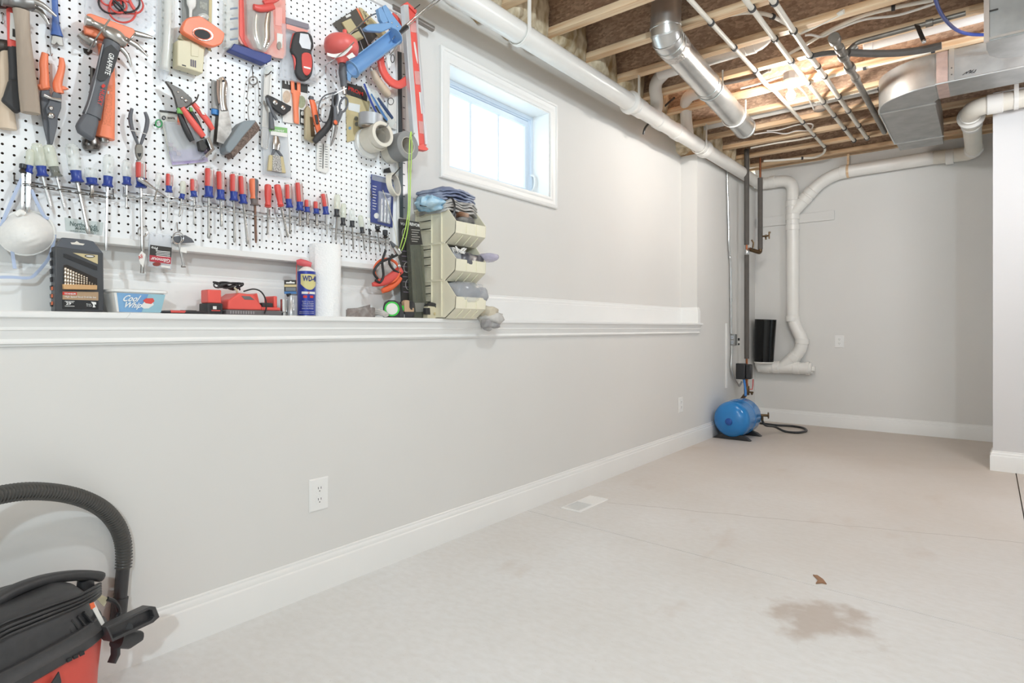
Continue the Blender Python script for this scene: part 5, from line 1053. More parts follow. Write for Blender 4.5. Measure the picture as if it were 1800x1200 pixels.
for f in (.2, .62): cm = c0.lerp(c1, f); obj('cradle_rib', MB().tube([cm + (ux * math.cos(th0 + a) + uy * math.sin(th0 + a)) * (R0 - .002) for a in [math.pi * (.55 + .9 * k / 12) for k in range(13)]], .0015, 6), gun_m, t)
PL(t, 'nozzle_tab', [(610, 124), (618, 133), (616, 144), (611, 140)], .10, .003, gun_m, .001)
PL(t, 'handle', [(673, 11), (678, 8), (684, 16), (692, 28), (707, 47), (700, 60), (693, 59), (687, 44), (677, 24)], .118, .012, gun_m, .002)
PL(t, 'grip_plate', [(665, 15), (670, 12), (675, 20), (683, 38), (674, 41), (669, 34)], .112, .02, gun_m, .002)
PL(t, 'trigger', [(641, 49), (650, 42), (685, 39), (690, 48), (672, 56), (646, 54)], .112, .022, gun_m, .004)
for q in ((689, 40), (698, 46)): BL(t, 'rivet', q[0], q[1], .0035, .131, chrome_m)
WR(t, 'push_rod', [(690, 69, .125), (706, 50, .122), (740, 21, .116), (790, -22, .110)], .0032, .1, chrome_m); WR(t, 'push_rod', [(706, 53, .120), (745, 23, .114), (796, -19, .108)], .0026, .1, chrome_m)
S(t, 'lock_nut', [(698, 62, 7), (716, 47, 8)], .13, black_m, k=0)
t = T('coping_saw', 'coping saw with bent silver frame and pale wood handle', 'saw', 672, 168)
WR(t, 'frame', [(651, 120, .03), (656, 122, .034), (668, 112, .05), (688, 94, .07), (699, 78, .075), (701, 66, .07)], .0034, .05, chrome_m); WR(t, 'blade', [(645, 112, .02), (650, 118, .025), (655, 124, .03)], .001, .03, dsteel_m, 2)
S(t, 'ferrule', [(652, 119, 7), (656, 126, 8)], .04, chrome_m, 1, k=0); S(t, 'handle', [(655, 124, 9), (661, 137, 12), (670, 150, 13), (679, 162, 14), (684, 167, 10)], .045, lwood_m, 1)
t = T('filter_package', 'dark headed package with red lettering and pale window', 'package', 628, 240)
PL(t, 'card', [(608, 166), (650, 178), (645, 240), (610, 250)], .004, .002, tan_m, 0); PL(t, 'header', [(611, 146), (636, 152), (646, 166), (645, 178), (611, 164)], .006, .003, dcard_m, 0); wtext('PROM', (612, 158), (638, 169), 7, .0095, rink_m, t, bold=.03)
PL(t, 'window', [(613, 180), (633, 184), (632, 198), (612, 193)], .006, .001, mat('window print', 'e9ecec', .3), 0)
for q in ((626, 208), (627, 218)): PL(t, 'round_icon', EL(q[0], q[1], 3.2, 4), .006, .001, mat('icon grey', '8b8778', .6), 0)
PL(t, 'blue_icon', EL(615, 225, 2.4, 2.8), .006, .001, mat('icon blue', '7fa9cf', .6), 0)
t = T('bit_package', 'slanted clear package of blue drill bits near the tape rolls', 'package', 668, 226)
PL(t, 'bag', [(640, 150), (664, 160), (697, 215), (688, 227), (668, 215)], .03, .012, clear_m, .003); S(t, 'blue_edge', [(640, 147, 4), (652, 178, 5), (668, 210, 3)], .045, blue_m, .3)
S(t, 'bit', [(652, 165, 4), (670, 196, 6), (680, 212, 6)], .04, lblue_m, .6); S(t, 'bit', [(664, 172, 5), (678, 192, 7), (690, 208, 6)], .042, mat('navy plastic', '35496f', .4), .6); S(t, 'bit', [(660, 186, 3), (672, 206, 3), (680, 214, 3)], .046, ink_m, .6)
t = T('card_package', 'pale package with round dark seal, right of the coping saw', 'package', 690, 226)
PL(t, 'card', [(684, 160), (697, 164), (697, 228), (681, 222)], .008, .003, card_m, 0); RG(t, 'seal', 687, 178, 5, 6, .0012, .013, ink_m)
# red pipe cutter and level
t = T('tubing_cutter', 'curved red steel pipe cutter hanging behind the level', 'cutter', 695, 155)
S(t, 'frame', [(690, 62, 8), (678, 76, 12), (669, 98, 13), (673, 124, 15), (686, 143, 15), (702, 149, 14), (718, 138, 13)], .07, red2_m, .5, 4); PL(t, 'label', [(677, 85), (683, 84), (688, 116), (682, 119)], .088, .001, card_m, 0)
for q in ((689, 127), (706, 134)): BL(t, 'bolt_hole', q[0], q[1], .004, .086, ink_m)
RG(t, 'black_ring', 690, 103, 3, 7, .0018, .06, ink_m); S(t, 'top_arm', [(690, 24, 5), (700, 34, 8), (705, 52, 7)], .05, red2_m, .5)
t = T('spirit_level', 'red and silver spirit level hanging at the right board edge', 'level', 738, 264)
PL(t, 'web', [(718, 12), (731, 20), (750, 256), (736, 258)], .085, .008, red2_m, .001)
PL(t, 'front_rail', [(710, 8), (718, 8), (737, 256), (729, 257)], .08, .024, mat('satin aluminium', 'dfe2e6', .35, .5, var=.05), .001); PL(t, 'rear_rail', [(731, 22), (734, 22), (752, 252), (748, 254)], .08, .02, mat('satin aluminium', 'dfe2e6'), .001)
PL(t, 'top_cap', [(709, 8), (716, 3), (733, 18), (732, 24), (718, 10)], .078, .024, red2_m, .001); PL(t, 'end_cap', [(730, 257), (744, 252), (754, 262), (750, 265), (738, 263)], .075, .028, red2_m, .002)
for q in ([(721, 38), (734, 40), (735, 58), (723, 56)], [(729, 124), (742, 126), (744, 150), (731, 148)], [(736, 212), (748, 214), (750, 236), (738, 234)]): PL(t, 'vial', q, .09, .006, clear_m, .002)
S(t, 'slot', [(728, 74, 5), (731, 94, 6), (734, 112, 4)], .092, wall_m, .2); S(t, 'slot', [(738, 162, 6), (740, 180, 7), (742, 200, 6)], .092, wall_m, .2)
t = T('peg_hook', 'wire hook over the top end of the spirit level', 'hook', 735, 22, 'pegboard hooks'); WR(t, 'prong', [(722, 22, .02), (728, 16, .1), (738, 8, .11)], .0022, .05, dsteel_m)
t = T('steel_rod', 'bare steel rod end sticking out past the pegboard frame', 'rod', 760, 50)
S(t, 'rod', [(690, 12, 9), (735, 36, 10), (761, 51, 10)], .012, mat('rod steel', '8f8a85', .35, .6), 1, k=0)
t = T('steel_ruler', 'long dark steel ruler standing along the right board edge', 'ruler', 709, 384)
PL(t, 'blade', [(699, 90), (712, 94), (717, 385), (703, 381)], .014, .003, mat('ruler steel', 'b6b4b2', .35, .7, var=.1), 0); PL(t, 'dark_face', [(699, 90), (706, 92), (709, 384), (703, 381)], .017, .001, mat('ruler dark', '4c5458', .4, .4), 0)
for k in range(14): PL(t, 'tick', [(708, 110 + k * 19.5), (712, 111 + k * 19.5), (712, 112.5 + k * 19.5), (708, 111.5 + k * 19.5)], .0172, .0005, ink_m, 0)
# tape rolls on pegs: axes stand straight out from the board
def roll(label, c, o0, o1, ro, ri, m, core=True, g='tape rolls on the pegs', ax=(1, 0, 0)):
    c = V(c); t = thing('tape_roll', label, 'tape', c - V((0, 0, ro)), g); ax = V(ax).normalized()
    obj('tape', MB().lathe(c + ax * o0, c + ax * o1, [(0, ri + .003), (0, ro - .002), (.03, ro), (.97, ro), (1, ro - .002), (1, ri + .003), (0, ri + .003)], 36, False), m, t)
    if core: obj('core', MB().pipe(c + ax * (o0 + .0005), c + ax * (o1 - .0005), ri + .003, ri, 30), mat('cardboard core', 'cfc8be', .7), t)
    return t
p = W(676, 237, .125); p.x = XP
t = thing('peg_hook', 'long peg through the masking tape rolls', 'hook', p, 'pegboard hooks'); obj('prong', MB().tube([p + V((0, 0, .034)), p + V((.14, 0, .034)), p + V((.15, 0, .045))], .0028, 8), chrome_m, t)
roll('thin white roll flat against the board behind masking tape', p + V((0, 0, -.014)), .004, .022, .064, .036, mat('white paper tape', 'efefee', .6), False)
roll('wide cream masking tape roll on the left peg', p + V((0, 0, -.004)), .024, .088, .054, .036, tape_m)
roll('front masking tape roll with open end toward the room', p, .092, .125, .0525, .037, tape_m, ax=(1, -.06, .02))
p2 = W(719, 255, .14); p2.x = XP
t = thing('peg_hook', 'long peg through the grey duct tape roll', 'hook', p2, 'pegboard hooks'); obj('prong', MB().tube([p2 + V((0, 0, .030)), p2 + V((.15, 0, .030)), p2 + V((.175, .0, .045))], .0028, 8), chrome_m, t)
roll('masking tape roll behind the grey duct tape', p2 + V((0, 0, -.006)), .01, .06, .052, .035, tape_m)
roll('grey duct tape roll with open end beside green cord', p2, .064, .135, .061, .034, gtape_m)
pd = W(651, 212, .06)
roll('silver duct tape roll lying on top of masking tape stack', pd - V((0, 0, .026)), 0, .05, .051, .036, dtape_m, ax=(.05, 0, 1))
pt = W(688, 325, .05); pt.x = XP
roll('narrow masking tape ring hanging on a hook over blue package', pt, .035, .058, .052, .041, tape_m, ax=(1, .45, .15))
t = thing('peg_hook', 'dark hook holding the narrow masking tape ring', 'hook', W(684, 312, .0), 'pegboard hooks'); WR(t, 'prong', [(679, 313, .004), (690, 309, .06), (704, 294, .075)], .0024, .05, dsteel_m); PL(t, 'plate', [(677, 297), (685, 294), (688, 303), (676, 303)], .0, .01, ink_m, .001)
t = T('bit_set_package', 'blue carded package of silver driver bits by the right frame', 'package', 672, 398)
PL(t, 'card', [(653, 306), (692, 316), (690, 400), (652, 390)], .006, .003, blu_card_m, 0); PL(t, 'top', [(654, 307), (692, 317), (692, 325), (654, 316)], .009, .001, clear_m, 0); PL(t, 'blister', [(667, 335), (688, 340), (687, 394), (666, 389)], .009, .012, clear2_m, .003)
for x in (671, 677, 683): S(t, 'bit', [(x, 350 + (x - 671) * .25, 3), (x - .3, 370 + (x - 671) * .25, 4), (x - .6, 389 + (x - 671) * .25, 4.5)], .014, chrome_m)
PL(t, 'round_seal', EL(662, 379, 4.4, 5), .009, .001, card_m, 0)
for k in range(9): PL(t, 'printed_line', [(655, 326 + k * 5), (662 - (k % 3), 327.6 + k * 5), (662 - (k % 3), 328.6 + k * 5), (655, 327 + k * 5)], .009, .0006, card_m, 0)
obj('green_cord', MB().tube(spline([W(x, y, o) for x, y, o in ((724, 236, .17), (722, 232, .175), (720, 250, .172), (718.5, 300, .16), (718, 360, .15), (714, 395, .14), (706, 425, .12), (703, 436, .10))], 5), .0022, 7).tube(spline([W(x, y, o) for x, y, o in ((722, 232, .175), (724, 255, .172), (722, 300, .16), (720.5, 365, .15), (717, 400, .14), (712, 424, .12), (706, 440, .10))], 5), .0022, 7), mat('lime cord', 'bfe36a', .5), label='lime green cord looped over peg and hanging down', cat='cord')
# things hanging at the bottom right corner
obj('thin_cord', MB().wire([(673, 334, .05), (684, 365, .03), (692, 395, .03), (697, 420, .05), (699, 436, .06)], .0012, .05), mat('cream string', 'e2dcc0', .7), label='thin cream string hanging from tape ring to bulb base', cat='string')
t = T('light_bulb', 'small silver based bulb hanging by string above red clamp', 'bulb', 699, 448); S(t, 'base', [(692, 433, 9), (697, 439, 13), (701, 446, 12)], .065, chrome_m, 1); S(t, 'glass', [(686, 424, 3), (692, 432, 8)], .06, grey_m, 1, k=0)
t = T('work_light', 'orange caged work light with tangled black cord under the bulb', 'lamp', 678, 512)
RG(t, 'orange_rim', 680, 476, 22, 21, .006, .05, orange2_m and mat('light orange', 'ef6a3f', .4), .3, tilt=.02); PL(t, 'reflector', EL(680, 478, 16, 15), .03, .008, clear_m, .003)
for P in ([(664, 490), (657, 478), (668, 462), (690, 452), (702, 446)], [(678, 440), (672, 460), (674, 484), (668, 496), (660, 492)], [(690, 447), (684, 460), (692, 474), (704, 480)]): WR(t, 'cord', P, .0055, .07, black_m)
S(t, 'red_jaw', [(655, 500, 7), (668, 497, 13), (684, 490, 16), (704, 474, 15)], .06, red_m, .7); S(t, 'orange_jaw', [(672, 511, 9), (684, 506, 12), (698, 496, 10), (704, 488, 8)], .05, MATS['light orange'], .7); BL(t, 'pivot', 702, 467, .009, .09, chrome_m)
WR(t, 'wire_hook', [(699, 452), (703, 466), (700, 478)], .0016, .085, chrome_m)
# low left: mask, business card, rings and tags
t = T('dust_mask', 'white moulded dust mask hanging by pale blue straps', 'mask', 45, 448)
def cup(u, v):
    x = 2 * u - 1; y = 2 * v - 1
    return x, y
mb = MB(); nu, nv = 26, 20; R = []
for j in range(nv + 1):
    r_ = j / nv; ring = []
    for i in range(nu):
        a = 2 * math.pi * i / nu
        ex = 50 * (1 - .10 * math.sin(a)) * math.cos(a); ey = -39 * math.sin(a)
        bul = (1 - r_ ** 2.2) * .068 + .012 + (.0012 * math.sin((ex * .35 + ey) * r_ * .55) if .2 < r_ < .9 and ex > -10 else 0)
        ring.append(W(46 + ex * r_ - 2 * (1 - r_), 409 + ey * r_ + 2 * (1 - r_), bul))
    R.append(ring)
R[0] = [R[0][0].lerp(p, .05) for p in R[0]]
mb.loft(R, cap=False); o = obj('cup', mb, mat('white mask felt', 'f3f2ef', .8, var=.03, scale=120, bump=.05), t, smooth=60); so = o.modifiers.new('w', 'SOLIDIFY'); so.thickness = .003
RG(t, 'rim', 46, 409, 50, 39, .0032, .013, MATS['white mask felt']); S(t, 'nose_fold', [(28, 378, 6), (36, 372, 9), (44, 376, 6)], .05, MATS['white mask felt'], .6)
stp = mat('pale blue strap', 'b8c6e2', .6)
for P in ([(38, 314, .03), (24, 345, .03), (8, 382, .02), (2, 398, .015)], [(55, 333, .03), (66, 358, .03), (78, 380, .02), (86, 384, .018)], [(96, 412, .015), (92, 436, .012), (84, 456, .012), (66, 478, .015), (52, 488, .02), (20, 487, .02), (-10, 487, .02)], [(8, 432, .015), (20, 430, .016), (22, 445, .016), (26, 472, .02)]):
    obj('strap', MB().sweep(spline([W(*q) for q in P], 5), .0042, .0008, (1, 0, 0), 8, 4), stp, t)
t = T('business_card', 'pale business card with printed shop name low on the board', 'card', 148, 413)
PL(t, 'card', [(114, 382), (182, 391), (179, 413), (116, 405)], .001, .001, mat('pale green card', 'd3dcdb', .5), 0)
gi = mat('dark green ink', '3c5a55', .6); wtext('Northwoods', (123, 396.5), (171, 403), 8.5, .0025, gi, t); wtext('AUDIO VIDEO', (132, 403), (173, 407.5), 4.2, .0025, gi, t, bold=.02); wtext('WEST 4TH STREET', (123, 406.5), (169, 411), 2.6, .0025, mat('grey ink', '8a9694', .6), t)
t = T('eye_bolt', 'silver eye bolt with paper tag hanging from board bottom', 'bolt', 251, 480)
RG(t, 'eye', 251, 407, 8, 9, .0026, .03, chrome_m); S(t, 'shank', [(251, 414, 5), (251, 445, 5), (250, 480, 6)], .03, shaft_m, 1); PL(t, 'tag', [(243, 450), (249, 441), (256, 447), (252, 470), (246, 462)], .036, .001, card_m, 0); wtext('AF', (245, 456), (253, 452), 6, .038, rink_m, t)
t = T('label_bag', 'small clear bag with upside down black and red label', 'bag', 282, 473)
PL(t, 'bag', [(263, 408), (302, 414), (303, 474), (261, 468)], .014, .012, clear2_m, .003); PL(t, 'label_black', [(264, 430), (302, 435), (301, 452), (263, 448)], .0262, .001, dcard_m, 0); PL(t, 'label_red', [(263, 448), (301, 452), (300, 464), (263, 459)], .0262, .001, mat('crimson print', 'b93b48', .5), 0)
wtext('Gilmour', (299, 455.5), (265, 451.2), 6.5, .0275, wink_m, t, bold=.01); wtext('Pro', (277, 434.2), (266, 432.6), 5, .0275, wink_m, t, bold=.02)
for k in range(4): PL(t, 'printed_line', [(274 + k % 2, 440 + k * 2.8), (299, 442.6 + k * 2.8), (299, 443.6 + k * 2.8), (274 + k % 2, 441 + k * 2.8)], .0272, .0005, wink_m, 0)
PL(t, 'washer', EL(276, 464, 7, 3.5), .022, .006, mat('brick rubber', '8f4038', .6), .001); S(t, 'clip', [(283, 468, 4), (299, 470, 4)], .026, card_m, .6, k=0)
t = T('key_ring', 'steel key ring with grey wedge and long screw', 'key ring', 318, 470)
RG(t, 'ring', 313, 418, 9.5, 10, .0016, .03, chrome_m); RG(t, 'ring', 311, 420, 8, 8.5, .0014, .033, chrome_m, .4)
PL(t, 'wedge', [(304, 416), (326, 413), (337, 419), (342, 426), (322, 427), (305, 428)], .02, .008, grey_m, .001); S(t, 'screw', [(315, 428, 4.5), (319, 448, 4), (323, 468, 4)], .03, chrome_m, 1); S(t, 'screw_foot', [(319, 468, 4), (326, 468, 4)], .03, shaft_m, 1, k=0); PL(t, 'tag', [(318, 434), (329, 436), (328, 445), (317, 442)], .034, .001, card_m, 0)
for i, (x, y, l) in enumerate(((281, 388, 'empty silver peg hook above the label bag'), (311, 391, 'silver peg hook holding the steel key ring'), (652, 331, 'empty dark peg hook left of the blue bit package'), (88, 82, 'peg hook above the orange snip handles'), (4, 24, 'dark peg hook at the left edge by the hammers'))):
    t = T('peg_hook', l, 'hook', x, y, 'pegboard hooks'); WR(t, 'prong', [(x, y, .002), (x + .5, y + 10, .012), (x + 2, y + 16, .02), (x + 4, y + 12, .026)], .0018, .02, chrome_m if i != 2 else dsteel_m)
# ------------------------------------------------------------ things standing on the white ledge
ZL = 1.046
def L(px, x): return onx(px, 545, x).y                       # y along the ledge of a photo column at distance x
def crumple(name, c, r, seed, m, t=None, amp=.22, fr=14, n=26, k=16, **kw):
    C = V(c); R = []
    for i in range(k + 1):
        th = math.pi * (i + .03) / (k + .06); ring = []
        for j in range(n):
            ph = 2 * math.pi * j / n; d = V((math.sin(th) * math.cos(ph), math.sin(th) * math.sin(ph), -math.cos(th)))
            q = max(abs(d.x), abs(d.y), abs(d.z)) ** -.4; p = V((d.x * r[0], d.y * r[1], d.z * r[2])) * q
            nn = p * fr + V((seed * 7.3, seed * 3.1, seed)); p *= 1 + amp * (1 - 2 * abs(mnoise.noise(nn))) * .6 + amp * .5 * mnoise.noise(nn * 2.3)
            ring.append(C + p)
        R.append(ring)
    mb = MB().loft(R); lo = min(v.z for v in mb.v)
    return obj(name, mb, m, t, smooth=70, **kw)
t = thing('drill_bit_case', 'black upright drill bit case with windowed front on the ledge', 'case', V((-.055, L(140, -.05), ZL)))
cs = mat('case grey black', '4a4c50', .42, var=.06)
PL(t, 'case', [(97, 432), (182, 444), (183, 547.5), (97, 547.5)], .03, .040, cs, .003)
PL(t, 'top_flange', [(98, 432), (109, 417), (152, 421), (165, 424), (182, 445), (180, 450), (98, 440)], .055, .014, mat('case edge', '5c6068', .4), .003)
PL(t, 'hang_hole', [(124, 426), (131, 426), (135, 423.5), (140, 427), (149, 428.5), (146, 431), (126, 429)], .0692, .0008, mat('pale gap', 'e8e2d8', .6), 0)
PL(t, 'slot', [(112, 446), (116, 446), (171, 468), (171, 475), (166, 474), (112, 452)], .0702, .001, ink_m, 0)
PL(t, 'badge', [(128, 444), (172, 448), (172, 464)], .0702, .001, tan_m, 0); PL(t, 'badge_mark', EL(158, 450, 9, 2.6, .06), .0715, .0008, ink_m, 0); PL(t, 'badge_mark', EL(158, 450, 7, 1.4, .06), .0724, .0006, card_m, 0)
PL(t, 'window', [(112, 466), (118, 465), (171, 489), (171, 503), (112, 502)], .0702, .0008, mat('window dark', '2a2420', .5), 0)
for k in range(12):
    x = 115 + k * 4.7; y = 470 + k * 2.1 + (6 if k > 8 else 0); w_ = 4.6 - k * .17
    obj('drill_bit', MB().tube([W(x, y + q * (502 - y) / 14, .0735) for q in range(15)], [w_ / 2 * .00165 * (1 if q % 3 else .68) for q in range(15)], 8), mat('drill bit steel', 'b7a795', .3, .7, var=.25, scale=60), t)
PL(t, 'bit_tray', [(111, 499), (171, 501), (171, 509), (112, 508)], .0702, .012, mat('tray tan', 'd3a878', .5), .001)
PL(t, 'label', [(110, 512), (173, 513), (173, 528), (110, 526)], .0702, .0012, mat('label tan', 'b99b7c', .6), 0); PL(t, 'red_band', [(110, 512.5), (135, 513.5), (135, 518.5), (110, 518)], .0715, .0008, rink_m, 0)
wtext('TITANIUM', (113, 517.4), (133, 517.8), 3, .0726, wink_m, t, bold=.02); wtext('High Speed Steel Drill Bit Set', (114, 523.4), (169, 525), 4, .0726, wink_m, t)
PL(t, 'black_label', [(110, 527), (173, 529), (173, 544), (110, 543)], .0702, .0012, ink_m, 0)
wtext('29', (116, 535.5), (125, 535.8), 5.2, .0716, wink_m, t, bold=.03); wtext('PC', (125.6, 532.6), (129.5, 532.8), 2.2, .0716, wink_m, t)
PL(t, 'number_frame', [(114, 528.8), (131, 529.2), (131, 530), (114, 529.6)], .0716, .0006, wink_m, 0); PL(t, 'number_frame', [(114, 537.2), (131, 537.6), (131, 538.4), (114, 538)], .0716, .0006, wink_m, 0)
PL(t, 'drill_icon', [(160, 530), (169, 531), (169, 535), (166, 535), (168, 540), (163, 540), (164, 536)], .0716, .0006, wink_m, 0); wtext('Bonus', (152, 535), (160, 535.4), 2, .0716, wink_m, t); wtext('2x Steel', (152, 538), (161, 538.4), 2, .0716, wink_m, t)
for k in range(7): PL(t, 'side_rib', [(89, 444 + k * 14.5), (97, 438 + k * 15.5), (97, 448 + k * 15.3), (90, 453 + k * 14.2)], .035 + .0, .012, black_m if k not in (4, 5, 6) else black_m, .001)
for k in range(3): PL(t, 'side_bit', [(90, 504 + k * 13), (96, 503 + k * 13), (96, 509 + k * 13), (90, 510 + k * 13)], .047, .002, orange_m, 0)
# oblong dessert tub
yc = L(236, -.06); t = thing('food_tub', 'white oblong plastic tub with blue printed front on the ledge', 'tub', (-.062, yc, ZL))
def ov(hy, hx, z, n=40, sq=6): return [V((-.062 + hx * math.copysign(abs(math.sin(a)) ** (2 / sq), math.sin(a)), yc + hy * math.copysign(abs(math.cos(a)) ** (2 / sq), math.cos(a)), z)) for a in [2 * math.pi * (i + .5) / n for i in range(n)]]
zt = onx(236, 512, -.02).z
obj('tub', MB().loft([ov(.062, .048, ZL), ov(.072, .056, zt - .004)]), pvc_m, t, smooth=50); obj('lid', MB().loft([ov(.074, .058, zt - .004), ov(.080, .063, zt - .003), ov(.081, .064, zt + .004), ov(.074, .058, zt + .006)]), mat('lid white', 'f4f4f2', .35), t, smooth=40)
def fx(v): return -.062 + .048 + .008 * v + .0012
def tubp(u, v): return V((fx(v), yc - .003 + (u - .5) * 2 * (.060 + .010 * v), ZL + .003 + v * (zt - ZL - .010)))
def tubpoly(n, P, m, d=0): return obj(n, MB().prism([tubp(*p) + V((d, 0, 0)) for p in P], (.0006, 0, 0)), m, t, smooth=0)
tubpoly('label', [(0, 0), (1, 0), (1, 1), (0, 1)], mat('label blue', '6f9bd0', .4, col2='86b3da', scale=12)); tubpoly('label_panel', [(.55, 0), (1, 0), (1, 1), (.66, 1)], mat('label teal', '9dc6d4', .4), .0007)
tubpoly('cream_swirl', [(.52, .30), (.60, .62), (.76, .60), (.80, .42), (.70, .22), (.60, .20)], card_m, .0014); tubpoly('berry', [(.56, .64), (.62, .76), (.76, .78), (.80, .62), (.74, .46), (.62, .50)], red_m, .0020)
tubpoly('white_edge', [(0, 0), (.05, 0), (.05, 1), (0, 1)], card_m, .0014)
for s_, u0, v0, wd, hh in (('Cool', .12, .56, .34, .34), ('Whip', .10, .14, .40, .38)): textfit(s_, tubp(u0, v0) + V((.0025, 0, 0)), tubp(u0 + .1, v0) - tubp(u0, v0), tubp(u0 + .03, v0 + .1) - tubp(u0, v0), wd * .122, hh * (zt - ZL), wink_m, t, bold=.02)
# pen, battery, charger, sockets
def LX(px, py, x): return onx(px, py, x)
yA_, yB2 = L(281, -.02), L(364, -.02)
t = thing('pen', 'black pen like tool with red band lying along the ledge', 'pen', (-.02, (yA_ + yB2) / 2, ZL)); zz = ZL + .0055
obj('barrel', MB().tube([(-.02, yA_, zz), (-.02, yA_ + .012, zz), (-.02, yB2 - .02, zz), (-.02, yB2, zz)], [.003, .005, .0055, .003], 10), black_m, t); obj('red_band', MB().tube([(-.02, yA_ + .03, zz + .0008), (-.02, yA_ + .075, zz + .0008)], .0054, 10), red_m, t); obj('clip', MB().box((-.021, yA_ + .06, zz + .005), (-.019, yA_ + .11, zz + .007)), dsteel_m, t)
t = thing('battery_pack', 'small red and black tool battery standing beside the charger', 'battery', (-.05, L(378, -.04), ZL)); y0, y1 = L(366, -.02), L(390, -.02); zb = LX(380, 509, -.02).z
obj('red_body', MB().box((-.075, y0, ZL + .038), (-.022, y1, zb)), red2_m, t, bevel=.004); obj('black_base', MB().box((-.08, y0 - .004, ZL), (-.018, y1 + .003, ZL + .038)), blk2_m, t, bevel=.004)
obj('label', MB().box((-.018, y0 + .006, ZL + .006), (-.0172, y1 - .004, ZL + .034)), ink_m, t, smooth=0); obj('label_tile', MB().box((-.0172, y0 + .014, ZL + .018), (-.0166, y0 + .026, ZL + .028)), card_m, t, smooth=0); obj('red_stripe', MB().box((-.0172, y0 + .009, ZL + .012), (-.0166, y1 - .007, ZL + .015)), red_m, t, smooth=0)
t = thing('battery_charger', 'red battery charger with black coiled cord on top', 'charger', (-.05, L(445, -.04), ZL)); y0, y1 = L(396, -.02), L(494, -.02); ym = L(458, -.02)
zs = lambda py, x=-.02: onx(445, py, x).z
obj('base', MB().box((-.115, y0, ZL), (-.012, y1, ZL + .018)), mat('charger grey', '6a6668', .5), t, bevel=.004)
h1 = zs(516)
R = [[V((x, y0 + .006, ZL + .018)), V((x, ym + .003, ZL + .018)), V((x, ym + .002, ZL + .034)), V((x, ym - .028, h1 - .004)), V((x, y0 + .045, h1)), V((x, y0 + .008, h1 - .026))] for x in (-.115, -.014)]
obj('housing', MB().loft(R), red2_m, t, bevel=.005); obj('bay', MB().box((-.11, ym + .003, ZL + .018), (-.02, y1 - .002, ZL + .030)), red2_m, t, bevel=.003)
obj('bay_wall', MB().prism([(-.10, ym - .022, h1 - .004), (-.10, ym - .006, h1 + .004), (-.10, ym + .006, ZL + .03), (-.10, ym - .004, ZL + .03)], (.07, 0, 0)), red2_m, t, bevel=.003); obj('bay_wall', MB().box((-.10, y1 - .022, ZL + .028), (-.03, y1 - .008, h1 - .004)), red2_m, t, bevel=.004)
obj('contact_block', MB().box((-.07, ym + .012, ZL + .030), (-.03, y1 - .026, ZL + .046)), blk2_m, t, bevel=.002)
gp = mat('charger panel', '6d6a6c', .5); obj('vent_panel', MB().prism([(-.0138, y0 + .052, h1 - .010), (-.0138, ym - .042, h1 - .010), (-.0138, ym - .026, h1 - .022), (-.0138, y0 + .064, h1 - .022)], (.001, 0, 0)), gp, t, smooth=0)
for k in range(10): obj('vent', MB().box((-.0122, y0 + .012 + k * .009, ZL + .004), (-.0114, y0 + .017 + k * .009, ZL + .014)), mat('vent grey', '9a9697', .5), t, smooth=0)
cp = []
for k in range(40): a = k * .9; cp.append(V((-.05 + .018 * math.sin(a * .37), L(404, -.04) + .040 * math.cos(a) + .008 * math.sin(k), h1 + .012 + .024 * abs(math.sin(a * .5 + k * .2)))))
obj('cord', MB().tube(spline(cp, 4), .0026, 7), black_m, t); obj('cord_tail', MB().tube(spline([LX(428, 512, -.03), LX(445, 508, -.02), LX(458, 512, -.01), LX(466, 524, -.008), LX(468, 540, -.008), LX(465, 551, -.008)], 6), .0027, 7), black_m, t); obj('cord_tie', MB().tube(spline([LX(412, 506, -.03), LX(416, 510, -.025), LX(417, 516, -.03)], 4), .0035, 7), mat('beige tie', 'c9bfa5', .6), t)
t = thing('wrench_socket', 'short silver wrench socket just right of the red charger', 'socket', (-.03, L(499, -.03), ZL)); yc = L(499, -.03); r = .0125
obj('barrel', MB().lathe((-.03, yc, ZL), (-.03, yc, LX(499, 526, -.03).z), [(0, r * .75), (.2, r * .75), (.25, r), (1, r), (1, r * .6), (.6, r * .6)], 18), chrome_m, t)
t = thing('wrench_socket', 'tall silver wrench socket with black and blue hang card', 'socket', (-.02, L(511, -.02), ZL)); yc = L(512, -.02); r = .0135; zt = LX(511, 519, -.02).z
obj('barrel', MB().lathe((-.02, yc, ZL), (-.02, yc, zt), [(0, r), (.45, r), (.5, r * .8), (1, r * .8), (1, r * .5)], 18), chrome_m, t); obj('drive_notch', MB().box((-.0062, yc - .003, ZL + .003), (-.0055, yc + .005, ZL + .022)), ink_m, t, smooth=0); obj('clear_sleeve', MB().lathe((-.02, yc + .004, ZL), (-.02, yc + .004, zt), [(0, r * 1.35), (1, r * 1.35)], 16), clear2_m, t)
PL(t, 'hang_card', [(500, 492), (521, 492), (521, 516), (500, 516)], .08, .002, dcard_m, 0); PL(t, 'gold_band', [(500, 500), (521, 500), (521, 504), (500, 504)], .082, .0008, tan_m, 0); PL(t, 'grey_band', [(502, 505), (520, 505), (520, 511), (502, 511)], .082, .0008, mat('band grey', '7b8086', .5), 0); PL(t, 'blue_band', [(500, 512), (521, 512), (521, 516.5), (500, 516.5)], .082, .0008, lblue_m, 0); PL(t, 'card_slot', [(503, 495.5), (509, 495.5), (510, 494), (512, 494), (513, 495.5), (518, 495.5), (518, 498), (503, 498)], .082, .0008, card_m, 0); S(t, 'swivel', [(507, 516, 8), (508, 521, 6)], .086, black_m, 1, k=0)
